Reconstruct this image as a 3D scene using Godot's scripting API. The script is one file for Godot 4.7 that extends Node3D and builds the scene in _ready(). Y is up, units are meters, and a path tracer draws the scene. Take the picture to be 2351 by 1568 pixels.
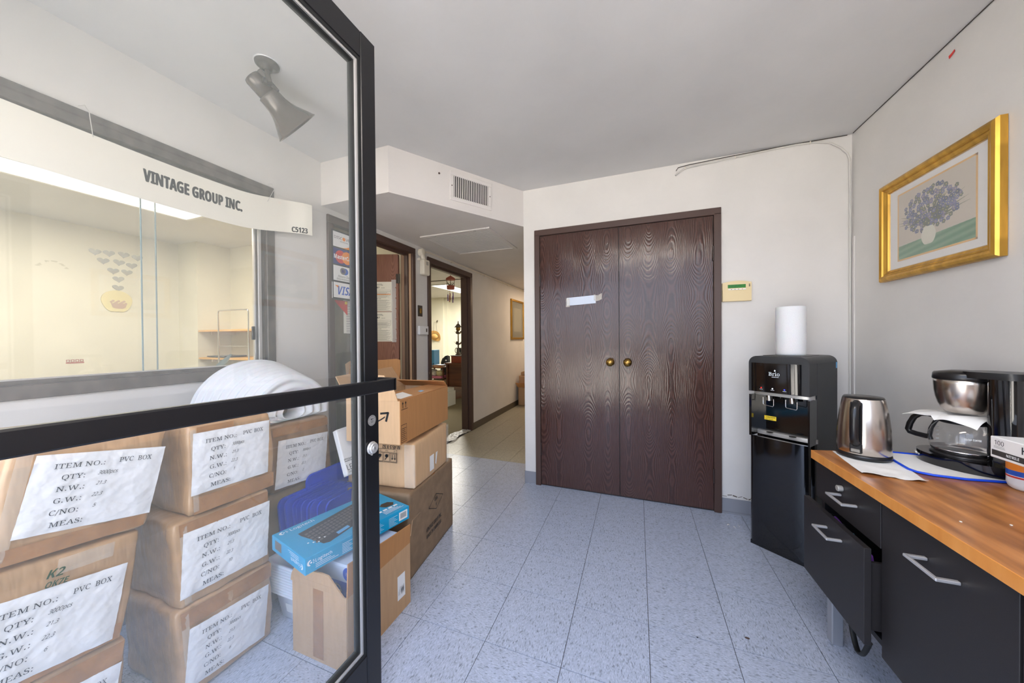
extends Node3D
# A shop lobby: an opened glass entrance door, cartons under an interior window, a dark closet door, a water cooler and a credenza.

var M := {}
var used := {}
var fonts := {}
var text_cache := {}
var rng := RandomNumberGenerator.new()

# ---------------------------------------------------------------- mesh builder
class MB:
	var st := SurfaceTool.new()
	var x := Transform3D()
	var home := Transform3D()
	func _init(off := Vector3.ZERO) -> void:
		st.begin(Mesh.PRIMITIVE_TRIANGLES)
		x.origin = -off
		home = x
	func at(t: Transform3D) -> MB:
		x = home * t
		return self
	func move(p: Vector3) -> MB:
		return at(Transform3D(Basis(), p))
	func reset() -> MB:
		x = home
		return self
	func tri(a: Vector3, b: Vector3, c: Vector3, ua := Vector2.ZERO, ub := Vector2(1, 0), uc := Vector2(1, 1), g := -1) -> void:
		st.set_smooth_group(g)
		st.set_uv(ua); st.add_vertex(x * a)
		st.set_uv(uc); st.add_vertex(x * c)
		st.set_uv(ub); st.add_vertex(x * b)
	func quad(a: Vector3, b: Vector3, c: Vector3, d: Vector3, g := -1, ua := Vector2(0, 1), ub := Vector2(1, 1), uc := Vector2(1, 0), ud := Vector2(0, 0)) -> void:
		tri(a, b, c, ua, ub, uc, g)
		tri(a, c, d, ua, uc, ud, g)
	func quad_o(a: Vector3, b: Vector3, c: Vector3, d: Vector3, out: Vector3) -> void:
		if (b - a).cross(c - a).dot(out) < 0.0:
			quad(a, d, c, b)
		else:
			quad(a, b, c, d)
	func box(lo: Vector3, hi: Vector3, bev := 0.0) -> MB:
		var l := Vector3(minf(lo.x, hi.x), minf(lo.y, hi.y), minf(lo.z, hi.z))
		var c := (lo + hi) / 2.0
		var h := (hi - lo).abs() / 2.0
		var b := minf(bev, minf(h.x, minf(h.y, h.z)) * 0.49)
		for ax in 3:
			var u := (ax + 1) % 3
			var w := (ax + 2) % 3
			for s in [-1.0, 1.0]:
				var p := []
				for k in [[-1, -1], [1, -1], [1, 1], [-1, 1]]:
					var q := Vector3()
					q[ax] = s * h[ax]
					q[u] = k[0] * (h[u] - b)
					q[w] = k[1] * (h[w] - b)
					p.append(c + q)
				var uvs := []
				for q in p:
					uvs.append(Vector2(q[u] - l[u], q[w] - l[w]))
				if s > 0:
					quad(p[0], p[1], p[2], p[3], -1, uvs[0], uvs[1], uvs[2], uvs[3])
				else:
					quad(p[0], p[3], p[2], p[1], -1, uvs[0], uvs[3], uvs[2], uvs[1])
		if b > 0.0:
			for ax in 3:
				var u := (ax + 1) % 3
				var w := (ax + 2) % 3
				for su in [-1.0, 1.0]:
					for sw in [-1.0, 1.0]:
						var p := []
						for k in [[-1, 0], [1, 0], [1, 1], [-1, 1]]:
							var q := Vector3()
							q[ax] = k[0] * (h[ax] - b)
							q[u] = su * (h[u] if k[1] == 0 else h[u] - b)
							q[w] = sw * (h[w] - b if k[1] == 0 else h[w])
							p.append(c + q)
						var out := Vector3()
						out[u] = su
						out[w] = sw
						quad_o(p[0], p[1], p[2], p[3], out)
			for sx in [-1.0, 1.0]:
				for sy in [-1.0, 1.0]:
					for sz in [-1.0, 1.0]:
						var s := Vector3(sx, sy, sz)
						var i := h - Vector3(b, b, b)
						var p0 := c + Vector3(sx * h.x, sy * i.y, sz * i.z)
						var p1 := c + Vector3(sx * i.x, sy * h.y, sz * i.z)
						var p2 := c + Vector3(sx * i.x, sy * i.y, sz * h.z)
						if (p1 - p0).cross(p2 - p0).dot(s) < 0.0:
							tri(p0, p2, p1)
						else:
							tri(p0, p1, p2)
		return self
	func boxc(c: Vector3, s: Vector3, bev := 0.0) -> MB:
		return box(c - s / 2.0, c + s / 2.0, bev)
	func lathe(prof: Array, seg := 32, g := 1, sx := 1.0, sz := 1.0) -> MB:
		for i in prof.size() - 1:
			var a: Vector2 = prof[i]
			var b: Vector2 = prof[i + 1]
			for k in seg:
				var t0 := TAU * k / seg
				var t1 := TAU * (k + 1) / seg
				var c0 := Vector2(cos(t0) * sx, sin(t0) * sz)
				var c1 := Vector2(cos(t1) * sx, sin(t1) * sz)
				var p0 := Vector3(a.x * c0.x, a.y, a.x * c0.y)
				var p1 := Vector3(b.x * c0.x, b.y, b.x * c0.y)
				var p2 := Vector3(b.x * c1.x, b.y, b.x * c1.y)
				var p3 := Vector3(a.x * c1.x, a.y, a.x * c1.y)
				var u0 := Vector2(float(k) / seg, float(i) / prof.size())
				var u1 := Vector2(float(k) / seg, float(i + 1) / prof.size())
				var u2 := Vector2(float(k + 1) / seg, float(i + 1) / prof.size())
				var u3 := Vector2(float(k + 1) / seg, float(i) / prof.size())
				if b.x > 1e-6:
					tri(p0, p1, p2, u0, u1, u2, g)
				if a.x > 1e-6:
					tri(p0, p2, p3, u0, u2, u3, g)
		return self
	func cyl(p: Vector3, axis: Vector3, r: float, h: float, seg := 20, bev := 0.0) -> MB:
		var keep := x
		var y := axis.normalized()
		var q := y.cross(Vector3.RIGHT if absf(y.x) < 0.9 else Vector3.UP).normalized()
		x = x * Transform3D(Basis(q, y, q.cross(y)), p)
		if bev > 0.0:
			lathe([Vector2(0, 0), Vector2(r - bev, 0)], seg, -1)
			lathe([Vector2(r - bev, 0), Vector2(r, bev)], seg, -1)
			lathe([Vector2(r, bev), Vector2(r, h - bev)], seg, 1)
			lathe([Vector2(r, h - bev), Vector2(r - bev, h)], seg, -1)
			lathe([Vector2(r - bev, h), Vector2(0, h)], seg, -1)
		else:
			lathe([Vector2(0, 0), Vector2(r, 0)], seg, -1)
			lathe([Vector2(r, 0), Vector2(r, h)], seg, 1)
			lathe([Vector2(r, h), Vector2(0, h)], seg, -1)
		x = keep
		return self
	func tube(pts: Array, r: float, seg := 8, closed := false, flat := 1.0) -> MB:
		var n := pts.size()
		var rings := []
		var ref := Vector3.UP
		var t0: Vector3 = (pts[1] - pts[0]).normalized()
		if absf(t0.dot(ref)) > 0.9:
			ref = Vector3.RIGHT
		var side := t0.cross(ref).normalized()
		for i in n:
			var a: Vector3 = pts[(i - 1 + n) % n] if closed or i > 0 else pts[0]
			var b: Vector3 = pts[(i + 1) % n] if closed or i < n - 1 else pts[n - 1]
			var t := (b - a).normalized()
			side = (side - t * side.dot(t)).normalized()
			var up := side.cross(t).normalized()
			var ring := []
			for k in seg:
				var th := TAU * k / seg
				ring.append(pts[i] + side * cos(th) * r + up * sin(th) * r * flat)
			rings.append(ring)
		for i in (n if closed else n - 1):
			var A: Array = rings[i]
			var B: Array = rings[(i + 1) % n]
			for k in seg:
				var k2 := (k + 1) % seg
				quad(A[k], A[k2], B[k2], B[k], 1)
		if not closed:
			for k in seg:
				var k2 := (k + 1) % seg
				tri(pts[0], rings[0][k2], rings[0][k])
				tri(pts[n - 1], rings[n - 1][k], rings[n - 1][k2])
		return self
	func prism(poly: Array, z0: float, z1: float) -> MB:
		var pv := PackedVector2Array(poly)
		if Geometry2D.is_polygon_clockwise(pv):
			pv.reverse()
		var idx := Geometry2D.triangulate_polygon(pv)
		for i in range(0, idx.size(), 3):
			var a := pv[idx[i]]
			var b := pv[idx[i + 1]]
			var c := pv[idx[i + 2]]
			if (b - a).cross(c - a) < 0.0:
				var t := b
				b = c
				c = t
			tri(Vector3(a.x, a.y, z1), Vector3(b.x, b.y, z1), Vector3(c.x, c.y, z1), a, b, c)
			if z1 > z0:
				tri(Vector3(a.x, a.y, z0), Vector3(c.x, c.y, z0), Vector3(b.x, b.y, z0), a, c, b)
		if z1 > z0:
			for i in pv.size():
				var a := pv[i]
				var b := pv[(i + 1) % pv.size()]
				quad(Vector3(a.x, a.y, z0), Vector3(b.x, b.y, z0), Vector3(b.x, b.y, z1), Vector3(a.x, a.y, z1))
		return self
	func grid(nu: int, nv: int, f: Callable, g := 1) -> MB:
		var p := []
		for j in nv + 1:
			for i in nu + 1:
				p.append(f.call(float(i) / nu, float(j) / nv))
		for j in nv:
			for i in nu:
				var k := j * (nu + 1) + i
				var u0 := float(i) / nu
				var u1 := float(i + 1) / nu
				var v0 := 1.0 - float(j) / nv
				var v1 := 1.0 - float(j + 1) / nv
				quad(p[k], p[k + 1], p[k + nu + 2], p[k + nu + 1], g, Vector2(u0, v0), Vector2(u1, v0), Vector2(u1, v1), Vector2(u0, v1))
		return self
	func sheet(nu: int, nv: int, f: Callable, th := 0.0006) -> MB:   # a thin sheet with two faces and edges
		var nrm := func(u, v):
			var e := 0.01
			var a: Vector3 = f.call(minf(u + e, 1.0), v) - f.call(maxf(u - e, 0.0), v)
			var b: Vector3 = f.call(u, minf(v + e, 1.0)) - f.call(u, maxf(v - e, 0.0))
			return a.cross(b).normalized()
		var top := func(u, v): return f.call(u, v) + nrm.call(u, v) * th / 2.0
		var bot := func(u, v): return f.call(u, v) - nrm.call(u, v) * th / 2.0
		grid(nu, nv, top)
		grid(nu, nv, func(u, v): return bot.call(1.0 - u, v), 2)
		for e in 4:
			var n := nu if e % 2 == 0 else nv
			for i in n:
				var a := Vector2(float(i) / n, 0)
				var b := Vector2(float(i + 1) / n, 0)
				for r in e:
					a = Vector2(1.0 - a.y, a.x)
					b = Vector2(1.0 - b.y, b.x)
				quad(bot.call(a.x, a.y), bot.call(b.x, b.y), top.call(b.x, b.y), top.call(a.x, a.y))
		return self
	func rect(x0: float, y0: float, x1: float, y1: float, z: float) -> MB:
		quad(Vector3(x0, y0, z), Vector3(x1, y0, z), Vector3(x1, y1, z), Vector3(x0, y1, z))
		return self
	func disc(cx: float, cy: float, r: float, z: float, n := 24, ry := -1.0) -> MB:
		var b := r if ry < 0.0 else ry
		for k in n:
			var t0 := TAU * k / n
			var t1 := TAU * (k + 1) / n
			tri(Vector3(cx, cy, z), Vector3(cx + cos(t0) * r, cy + sin(t0) * b, z), Vector3(cx + cos(t1) * r, cy + sin(t1) * b, z))
		return self
	func line(a: Vector2, b: Vector2, w: float, z: float) -> MB:
		var n := (b - a).orthogonal().normalized() * w / 2.0
		quad(Vector3(a.x - n.x, a.y - n.y, z), Vector3(a.x + n.x, a.y + n.y, z), Vector3(b.x + n.x, b.y + n.y, z), Vector3(b.x - n.x, b.y - n.y, z))
		return self
	func frame(x0: float, y0: float, x1: float, y1: float, w: float, z: float) -> MB:
		rect(x0, y0, x1, y0 + w, z); rect(x0, y1 - w, x1, y1, z); rect(x0, y0, x0 + w, y1, z); rect(x1 - w, y0, x1, y1, z)
		return self
	# a soft box through eight corners (bit 1 = x, 2 = y, 4 = z): edges rounded by r, faces bulged, skin crumpled by noise
	func hexa(cs: Array, r := 0.006, bulge := 0.0, amp := 0.0, noise: FastNoiseLite = null, n := 10) -> MB:
		var h := Vector3((cs[1] - cs[0]).length(), (cs[2] - cs[0]).length(), (cs[4] - cs[0]).length()) / 2.0
		var ts := []
		for i in n + 1:
			var t := -1.0 + 2.0 * i / n
			ts.append(signf(t) * (1.0 - pow(1.0 - absf(t), 1.7)))
		var f := func(q: Vector3, ax: int, s: float) -> Vector3:
			var hr := Vector3(maxf(h.x - r, 0), maxf(h.y - r, 0), maxf(h.z - r, 0))
			var p := q * h
			var inner := p.clamp(-hr, hr)
			var d := p - inner
			var o := inner + d.normalized() * r if d.length() > 1e-6 else p
			var u := (ax + 1) % 3
			var w := (ax + 2) % 3
			o[ax] += s * bulge * (1.0 - q[u] * q[u]) * (1.0 - q[w] * q[w])
			if amp > 0.0:
				var k: Vector3 = o + cs[0] * 3.0
				o += Vector3(noise.get_noise_3dv(k), noise.get_noise_3dv(k + Vector3(9, 3, 1)), noise.get_noise_3dv(k + Vector3(2, 7, 5))) * amp
			o = (o / h + Vector3.ONE) / 2.0
			var res := Vector3.ZERO
			for c in 8:
				res += cs[c] * (o.x if c & 1 else 1.0 - o.x) * (o.y if c & 2 else 1.0 - o.y) * (o.z if c & 4 else 1.0 - o.z)
			return res
		for ax in 3:
			var u := (ax + 1) % 3
			var w := (ax + 2) % 3
			for s in [-1.0, 1.0]:
				var pts := []
				for j in n + 1:
					for i in n + 1:
						var q := Vector3()
						q[ax] = s
						q[u] = ts[i]
						q[w] = ts[j]
						pts.append(f.call(q, ax, s))
				for j in n:
					for i in n:
						var k := j * (n + 1) + i
						if s > 0:
							quad(pts[k], pts[k + 1], pts[k + n + 2], pts[k + n + 1], 1)
						else:
							quad(pts[k], pts[k + n + 1], pts[k + n + 2], pts[k + 1], 1)
		return self
	func done() -> ArrayMesh:
		st.generate_normals()
		st.index()
		return st.commit()

# ---------------------------------------------------------------- naming and tagging
func numbered(called: String) -> String:
	used[called] = int(used.get(called, 0)) + 1
	return called if used[called] == 1 else "%s_%03d" % [called, used[called] - 1]

func obj(called: String, mesh, material: Material, parent: Node = self, label := "") -> MeshInstance3D:
	var o := MeshInstance3D.new()
	o.name = numbered(called) if parent == self else called
	o.mesh = mesh.done() if mesh is MB else mesh
	o.material_override = null
	for i in o.mesh.get_surface_count():
		o.set_surface_override_material(i, material)
	parent.add_child(o, true)
	if label:
		o.set_meta("label", label)
	return o

func tag(o: Node, label: String, category: String, group := "", kind := "") -> void:
	if label: o.set_meta("label", label)
	if category: o.set_meta("category", category)
	if group: o.set_meta("group", group)
	if kind: o.set_meta("kind", kind)

func thing(called: String, label: String, category: String, where := Vector3.ZERO, turn := 0.0, group := "") -> Node3D:
	var o := Node3D.new()
	o.name = numbered(called)
	add_child(o)
	o.position = where
	o.rotation_degrees.y = turn
	tag(o, label, category, group)
	return o

func struct(called: String, mesh, material: Material, label := "", parent: Node = self) -> MeshInstance3D:
	var o := obj(called, mesh, material, parent)
	if parent == self:
		o.name = called
		o.set_meta("kind", "structure")
	if label: o.set_meta("label", label)
	return o

func frame_of(o: Vector3, right: Vector3, up: Vector3) -> Transform3D:
	var r := right.normalized()
	var n := r.cross(up).normalized()
	return Transform3D(Basis(r, n.cross(r).normalized(), n), o)

# ---------------------------------------------------------------- lettering
func glyphs(s: String, font: String) -> Array:
	var key := font + "|" + s
	if not text_cache.has(key):
		var t := TextMesh.new()
		var f := SystemFont.new()
		if not fonts.has(font):
			f.font_names = PackedStringArray([{"sans": "Droid Sans", "bold": "Droid Sans", "serif": "Droid Serif", "serifbold": "Droid Serif", "mono": "Droid Sans Mono"}[font]])
			f.font_weight = 700 if font.ends_with("bold") else 400
			fonts[font] = f
		t.font = fonts[font]
		t.font_size = 48
		t.pixel_size = 0.01
		t.depth = 0.0
		t.curve_step = 3.0
		t.text = s
		var a := t.get_mesh_arrays()
		text_cache[key] = [a[Mesh.ARRAY_VERTEX], a[Mesh.ARRAY_INDEX]]
	return text_cache[key]

func text_bounds(v: PackedVector3Array) -> Rect2:
	if v.is_empty():
		return Rect2(0, 0, 1, 1)
	var lo := Vector2(1e9, 1e9)
	var hi := -lo
	for p in v:
		lo = lo.min(Vector2(p.x, p.y))
		hi = hi.max(Vector2(p.x, p.y))
	return Rect2(lo, hi - lo)

# writes s so that its ink fills the rectangle (x, y, w, h) of the builder's plane; slant shears it
func ink(b: MB, s: String, x: float, y: float, w: float, h: float, font := "sans", z := 0.0, slant := 0.0) -> void:
	var g := glyphs(s, font)
	var v: PackedVector3Array = g[0]
	if v.is_empty():
		return
	var r := text_bounds(v)
	var k := Vector2(w / maxf(r.size.x, 1e-6), h / maxf(r.size.y, 1e-6))
	var id: PackedInt32Array = g[1]
	for i in range(0, id.size(), 3):
		var q := []
		for c in 3:
			var p := v[id[i + c]]
			var l := Vector2((p.x - r.position.x) * k.x, (p.y - r.position.y) * k.y)
			q.append(Vector3(x + l.x + l.y * slant, y + l.y, z))
		if (q[1] - q[0]).cross(q[2] - q[0]).z < 0.0:
			b.tri(q[0], q[2], q[1])
		else:
			b.tri(q[0], q[1], q[2])

# writes s with capitals h high from (x, y) at its natural width times squeeze; returns the width
func heavy(b: MB, s: String, x: float, y: float, w: float, h: float, d: float, z := 0.0) -> void:
	for k in [[-1, -0.6], [1, -0.6], [-1, 0.6], [1, 0.6], [0, 0]]:
		ink(b, s, x + d * (1 + k[0]), y + d * (0.6 + k[1]), w - 2 * d, h - 1.2 * d, "bold", z + 0.00005 * k[0])

func write(b: MB, s: String, x: float, y: float, h: float, font := "sans", squeeze := 1.0, z := 0.0, slant := 0.0) -> float:
	var cap := text_bounds(glyphs("H", font)[0])
	var r := text_bounds(glyphs(s, font)[0])
	var k := h / cap.size.y
	ink(b, s, x, y + (r.position.y - cap.position.y) * k, r.size.x * k * squeeze, r.size.y * k, font, z, slant)
	return r.size.x * k * squeeze

# ---------------------------------------------------------------- materials
func col(r: float, g: float, b: float) -> Color:
	return Color(r / 255.0, g / 255.0, b / 255.0)

func mat(called: String, c: Color, rough := 0.6, metal := 0.0, coat := 0.0) -> StandardMaterial3D:
	var m := StandardMaterial3D.new()
	m.resource_name = called
	m.albedo_color = c
	m.roughness = rough
	m.metallic = metal
	if coat > 0.0:
		m.clearcoat_enabled = true
		m.clearcoat = coat
		m.clearcoat_roughness = 0.08
	M[called] = m
	return m

func noise(seed_: int, freq: float, oct := 4) -> FastNoiseLite:
	var n := FastNoiseLite.new()
	n.noise_type = FastNoiseLite.TYPE_SIMPLEX_SMOOTH
	n.seed = seed_
	n.frequency = freq
	n.fractal_type = FastNoiseLite.FRACTAL_FBM
	n.fractal_octaves = oct
	return n

# grey noise stretched sx by sy, spread between lo and hi
func grain_tex(seed_: int, freq: float, size: int, lo: float, hi: float, stretch_x := 1, stretch_y := 1, oct := 4) -> ImageTexture:
	var im := noise(seed_, freq, oct).get_seamless_image(maxi(size / stretch_x, 8), maxi(size / stretch_y, 8))
	im.convert(Image.FORMAT_L8)
	im.resize(size, size, Image.INTERPOLATE_CUBIC)
	var d := im.get_data()
	for i in d.size():
		d[i] = int(clampf((lo + (hi - lo) * d[i] / 255.0) * 255.0, 0.0, 255.0))
	return ImageTexture.create_from_image(Image.create_from_data(size, size, false, Image.FORMAT_L8, d))

func tri_tex(m: StandardMaterial3D, tex: Texture2D, scale: float, bump := 0.0, bump_tex: Texture2D = null, world := false) -> void:
	m.albedo_texture = tex
	m.uv1_triplanar = true
	m.uv1_world_triplanar = world
	m.uv1_scale = Vector3.ONE * scale
	if bump > 0.0:
		m.heightmap_enabled = true
		m.heightmap_texture = bump_tex if bump_tex else tex
		m.heightmap_scale = bump

# painted veneer: nested cathedral figures along the height of a leaf; returns a height map
func veneer(seed_: int, w: int, h: int, centres: Array) -> ImageTexture:
	var n1 := noise(seed_, 0.012, 2)
	var n2 := noise(seed_ + 5, 0.05, 3)
	var n3 := noise(seed_ + 9, 0.4, 2)
	var d := PackedByteArray()
	d.resize(w * h)
	var depth := []
	for c in centres.size():
		var row := PackedFloat32Array()
		for y in h:
			row.append(0.052 + 0.07 * n1.get_noise_2d(y * 0.15, c * 91.0) + 0.0022 * n2.get_noise_2d(y * 0.35, c * 37.0))
		depth.append(row)
	for y in h:
		var wob := n2.get_noise_1d(y * 0.08) * 0.007
		for x in w:
			var u := 0.6 * x / w + wob
			var best := 9.0
			for c in centres.size():
				var du: float = (u - centres[c]) * 0.95
				var dd: float = depth[c][y]
				var r := sqrt(du * du + dd * dd)
				best = minf(best, r)
			var t := sin(best * TAU * 150.0)
			var v := 0.5 + 0.5 * t
			v = v * v * (3.0 - 2.0 * v)
			v = v * 0.66 + 0.17 + 0.42 * n3.get_noise_2d(x * 1.3, y * 0.035)
			d[y * w + x] = int(clampf(v, 0.0, 1.0) * 255.0)
	return ImageTexture.create_from_image(Image.create_from_data(w, h, false, Image.FORMAT_L8, d))

func ramp_tex(src: ImageTexture, a: Color, b: Color) -> ImageTexture:
	var im := src.get_image()
	var d := im.get_data()
	var o := PackedByteArray()
	o.resize(d.size() * 3)
	for i in d.size():
		var c := a.lerp(b, d[i] / 255.0)
		o[i * 3] = c.r8
		o[i * 3 + 1] = c.g8
		o[i * 3 + 2] = c.b8
	return ImageTexture.create_from_image(Image.create_from_data(im.get_width(), im.get_height(), false, Image.FORMAT_RGB8, o))

# vinyl tile: grey ground with dark and pale dashes that run one way
func tile_tex(seed_: int) -> ImageTexture:
	var s := 512
	var a := noise(seed_, 0.02, 2)
	var e := noise(seed_ + 1, 0.05, 2)
	var f := noise(seed_ + 2, 0.006, 3)
	var o := PackedByteArray()
	o.resize(s * s * 3)
	for y in s:
		for x in s:
			var wv := 12.0 * f.get_noise_2d(x, y)
			var p := a.get_noise_2d(x * 1.5 + wv, y * 5.2 + 3.0 * wv)
			var q := e.get_noise_2d(x * 1.2 + 50.0, y * 3.4 + wv)
			var v := 0.93 + 0.04 * f.get_noise_2d(x * 3.0, y * 3.0)
			v -= 0.20 * smoothstep(0.38, 0.56, p)
			v += 0.12 * smoothstep(0.36, 0.55, q)
			v -= 0.10 * smoothstep(0.28, 0.5, -q)
			var k := (y * s + x) * 3
			o[k] = int(clampf(v * 0.965, 0, 1) * 255)
			o[k + 1] = int(clampf(v * 0.98, 0, 1) * 255)
			o[k + 2] = int(clampf(v * 1.0, 0, 1) * 255)
	return ImageTexture.create_from_image(Image.create_from_data(s, s, false, Image.FORMAT_RGB8, o))

func make_materials() -> void:
	var fine := grain_tex(3, 0.03, 256, 0.93, 1.0)
	var soft := grain_tex(11, 0.008, 512, 0.962, 1.0)
	var m := mat("wall_paint", col(222, 219, 215), 0.62)
	tri_tex(m, soft, 0.5, 0.05, fine, true)
	m = mat("office_paint", col(228, 224, 206), 0.6)
	tri_tex(m, soft, 0.4, 0.0, null, true)
	m = mat("ceiling_paint", col(214, 213, 212), 0.75)
	tri_tex(m, soft, 0.4, 0.0, null, true)
	m = mat("soffit_paint", col(226, 221, 217), 0.62)
	tri_tex(m, soft, 0.5, 0.0, null, true)
	mat("joint", col(60, 58, 58), 0.9)
	for k in 2:
		m = mat("tile_%d" % k, col(194, 201, 217), 0.3)
		m.albedo_texture = tile_tex(40 + k * 7)
		m.roughness_texture = soft
		m.roughness = 0.34
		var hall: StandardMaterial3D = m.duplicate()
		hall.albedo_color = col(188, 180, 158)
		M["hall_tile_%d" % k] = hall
	m = mat("carpet", col(150, 136, 104), 0.95)
	tri_tex(m, grain_tex(21, 0.25, 256, 0.7, 1.0), 3.0, 0.4, null, true)
	mat("base_grey", col(138, 140, 148), 0.45)
	mat("base_brown", col(88, 78, 66), 0.5)
	m = mat("brown_paint", col(74, 54, 47), 0.4)
	m = mat("brown_dark", col(52, 38, 33), 0.4)
	m = mat("bronze", col(112, 102, 96), 0.42, 0.25)
	tri_tex(m, grain_tex(31, 0.03, 256, 0.72, 1.0, 1, 2), 2.0, 0.0, null, true)
	mat("alu", col(214, 212, 210), 0.3, 0.6)
	mat("handle_metal", col(206, 205, 206), 0.3, 0.55)
	mat("leg_metal", col(168, 170, 176), 0.36, 0.5)
	mat("chrome", col(215, 215, 218), 0.14, 1.0)
	mat("black_frame", col(24, 24, 27), 0.34, 0.2)
	mat("pane_edge", col(128, 150, 156), 0.2)
	mat("rubber", col(16, 18, 18), 0.6)
	m = mat("glass", Color(0.93, 0.97, 0.95, 0.04), 0.02)
	m.transparency = BaseMaterial3D.TRANSPARENCY_ALPHA
	m = mat("smoke_panel", col(126, 116, 98), 0.35)
	tri_tex(m, grain_tex(33, 0.02, 256, 0.75, 1.0, 1, 6), 1.5, 0.0, null, true)
	# cardboards
	var flute := grain_tex(51, 0.05, 512, 0.945, 1.0, 1, 12)
	var blotch := grain_tex(52, 0.012, 512, 0.86, 1.0)
	var crumple := grain_tex(53, 0.018, 512, 0.0, 1.0, 1, 1, 3)
	var wrinkle := grain_tex(57, 0.03, 512, 0.0, 1.0, 1, 5, 3)
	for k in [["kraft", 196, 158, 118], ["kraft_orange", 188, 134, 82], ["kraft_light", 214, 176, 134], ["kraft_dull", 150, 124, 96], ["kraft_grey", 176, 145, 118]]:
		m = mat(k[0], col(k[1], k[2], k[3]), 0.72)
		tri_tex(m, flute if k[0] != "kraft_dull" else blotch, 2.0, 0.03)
	m = mat("wrapped", col(198, 156, 112), 0.42)
	tri_tex(m, blotch, 2.2, 0.2, wrinkle)
	m.clearcoat_enabled = true
	m.clearcoat = 0.7
	m.clearcoat_roughness = 0.1
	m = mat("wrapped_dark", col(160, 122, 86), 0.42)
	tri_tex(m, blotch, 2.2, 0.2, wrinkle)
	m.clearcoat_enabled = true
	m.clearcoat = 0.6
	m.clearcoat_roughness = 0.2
	m = mat("tape", col(176, 124, 76), 0.22, 0.0, 0.6)
	tri_tex(m, blotch, 2.0, 0.25, crumple)
	m = mat("clear_tape", Color(0.95, 0.92, 0.86, 0.28), 0.28)
	m.transparency = BaseMaterial3D.TRANSPARENCY_ALPHA
	m = mat("paper", col(236, 236, 238), 0.6)
	tri_tex(m, grain_tex(54, 0.01, 256, 0.95, 1.0), 3.0, 0.22, crumple)
	mat("paper_flat", col(238, 237, 234), 0.6)
	mat("paper_cream", col(236, 232, 220), 0.6)
	mat("paper_blue", col(206, 216, 232), 0.6)
	mat("ink", col(34, 34, 44), 0.6)
	mat("ink_black", col(14, 14, 15), 0.5)
	mat("ink_grey", col(120, 118, 114), 0.6)
	mat("white_plastic", col(232, 232, 232), 0.35)
	mat("cream_plastic", col(226, 206, 160), 0.42)
	mat("ivory_plastic", col(224, 216, 200), 0.42)
	m = mat("foam", col(240, 241, 243), 0.7)
	tri_tex(m, grain_tex(61, 0.2, 256, 0.93, 1.0), 4.0, 0.15)
	m.subsurf_scatter_enabled = true
	m.subsurf_scatter_strength = 0.15
	m = mat("tub_plastic", col(226, 228, 236), 0.3)
	m.subsurf_scatter_enabled = true
	m.subsurf_scatter_strength = 0.2
	mat("blue_plastic", col(0, 62, 205), 0.22)
	mat("blue_print", col(24, 84, 190), 0.4)
	mat("cyan_card", col(0, 156, 204), 0.3)
	mat("cyan_dark", col(0, 128, 166), 0.3)
	mat("white_ink", col(240, 246, 248), 0.4)
	mat("key_black", col(40, 38, 38), 0.3)
	mat("key_grey", col(98, 92, 88), 0.35)
	mat("black_gloss", col(11, 11, 13), 0.07, 0.0, 0.5)
	m = mat("black_satin", col(44, 46, 48), 0.42)
	tri_tex(m, grain_tex(63, 0.4, 128, 0.85, 1.0), 8.0)
	mat("black_plastic", col(20, 20, 22), 0.28)
	m = mat("black_laminate", col(42, 39, 40), 0.5)
	tri_tex(m, grain_tex(64, 0.4, 128, 0.8, 1.0), 8.0, 0.03)
	mat("silver_plastic", col(196, 194, 190), 0.3, 0.5)
	m = mat("steel", col(200, 192, 184), 0.27, 1.0)
	m.roughness_texture = grain_tex(65, 0.05, 256, 0.7, 1.0, 1, 16)
	m = mat("worktop", Color(1, 1, 1), 0.28)
	m.albedo_texture = ramp_tex(grain_tex(71, 0.02, 512, 0.0, 1.0, 1, 6), col(126, 74, 34), col(206, 140, 76))
	m.uv1_triplanar = true
	m.uv1_scale = Vector3(1.6, 1.6, 1.6)
	m = mat("edge_wood", Color(1, 1, 1), 0.4)
	m.albedo_texture = ramp_tex(grain_tex(72, 0.03, 256, 0.0, 1.0, 1, 12), col(206, 132, 58), col(226, 156, 82))
	m.uv1_triplanar = true
	m.uv1_scale = Vector3(2, 2, 2)
	m = mat("leaf_wood", Color(1, 1, 1), 0.45)
	m.albedo_texture = ramp_tex(veneer(301, 256, 768, [0.1, 0.36, 0.55]), col(120, 80, 66), col(150, 106, 90))
	m = mat("dark_veneer", Color(1, 1, 1), 0.4)
	m.albedo_texture = ramp_tex(grain_tex(73, 0.03, 256, 0.0, 1.0, 12, 1), col(70, 36, 22), col(128, 72, 42))
	m.uv1_triplanar = true
	for k in 2:
		var v := veneer(210 + k * 13, 384, 1280, [[0.015, 0.14, 0.37, 0.515], [0.06, 0.2, 0.345, 0.52]][k])
		m = mat("closet_leaf_%d" % k, Color(1, 1, 1), 0.17)
		m.albedo_texture = ramp_tex(v, col(54, 34, 28), col(84, 54, 46))
		m.heightmap_enabled = true
		m.heightmap_texture = v
		m.heightmap_scale = 0.055
	mat("brass", col(150, 118, 60), 0.25, 0.9)
	m = mat("gold", col(222, 172, 74), 0.32, 0.75)
	tri_tex(m, grain_tex(81, 0.03, 256, 0.8, 1.0, 1, 8), 3.0)
	mat("mat_board", col(226, 224, 222), 0.7)
	mat("lamp_bronze", col(78, 69, 62), 0.26, 0.15, 0.4)
	mat("lamp_dark", col(58, 52, 47), 0.4, 0.2)
	mat("red", col(206, 44, 36), 0.5)
	mat("orange", col(238, 140, 40), 0.5)
	mat("yellow", col(238, 204, 40), 0.5)
	mat("green_lcd", col(8, 104, 18), 0.3)
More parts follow.
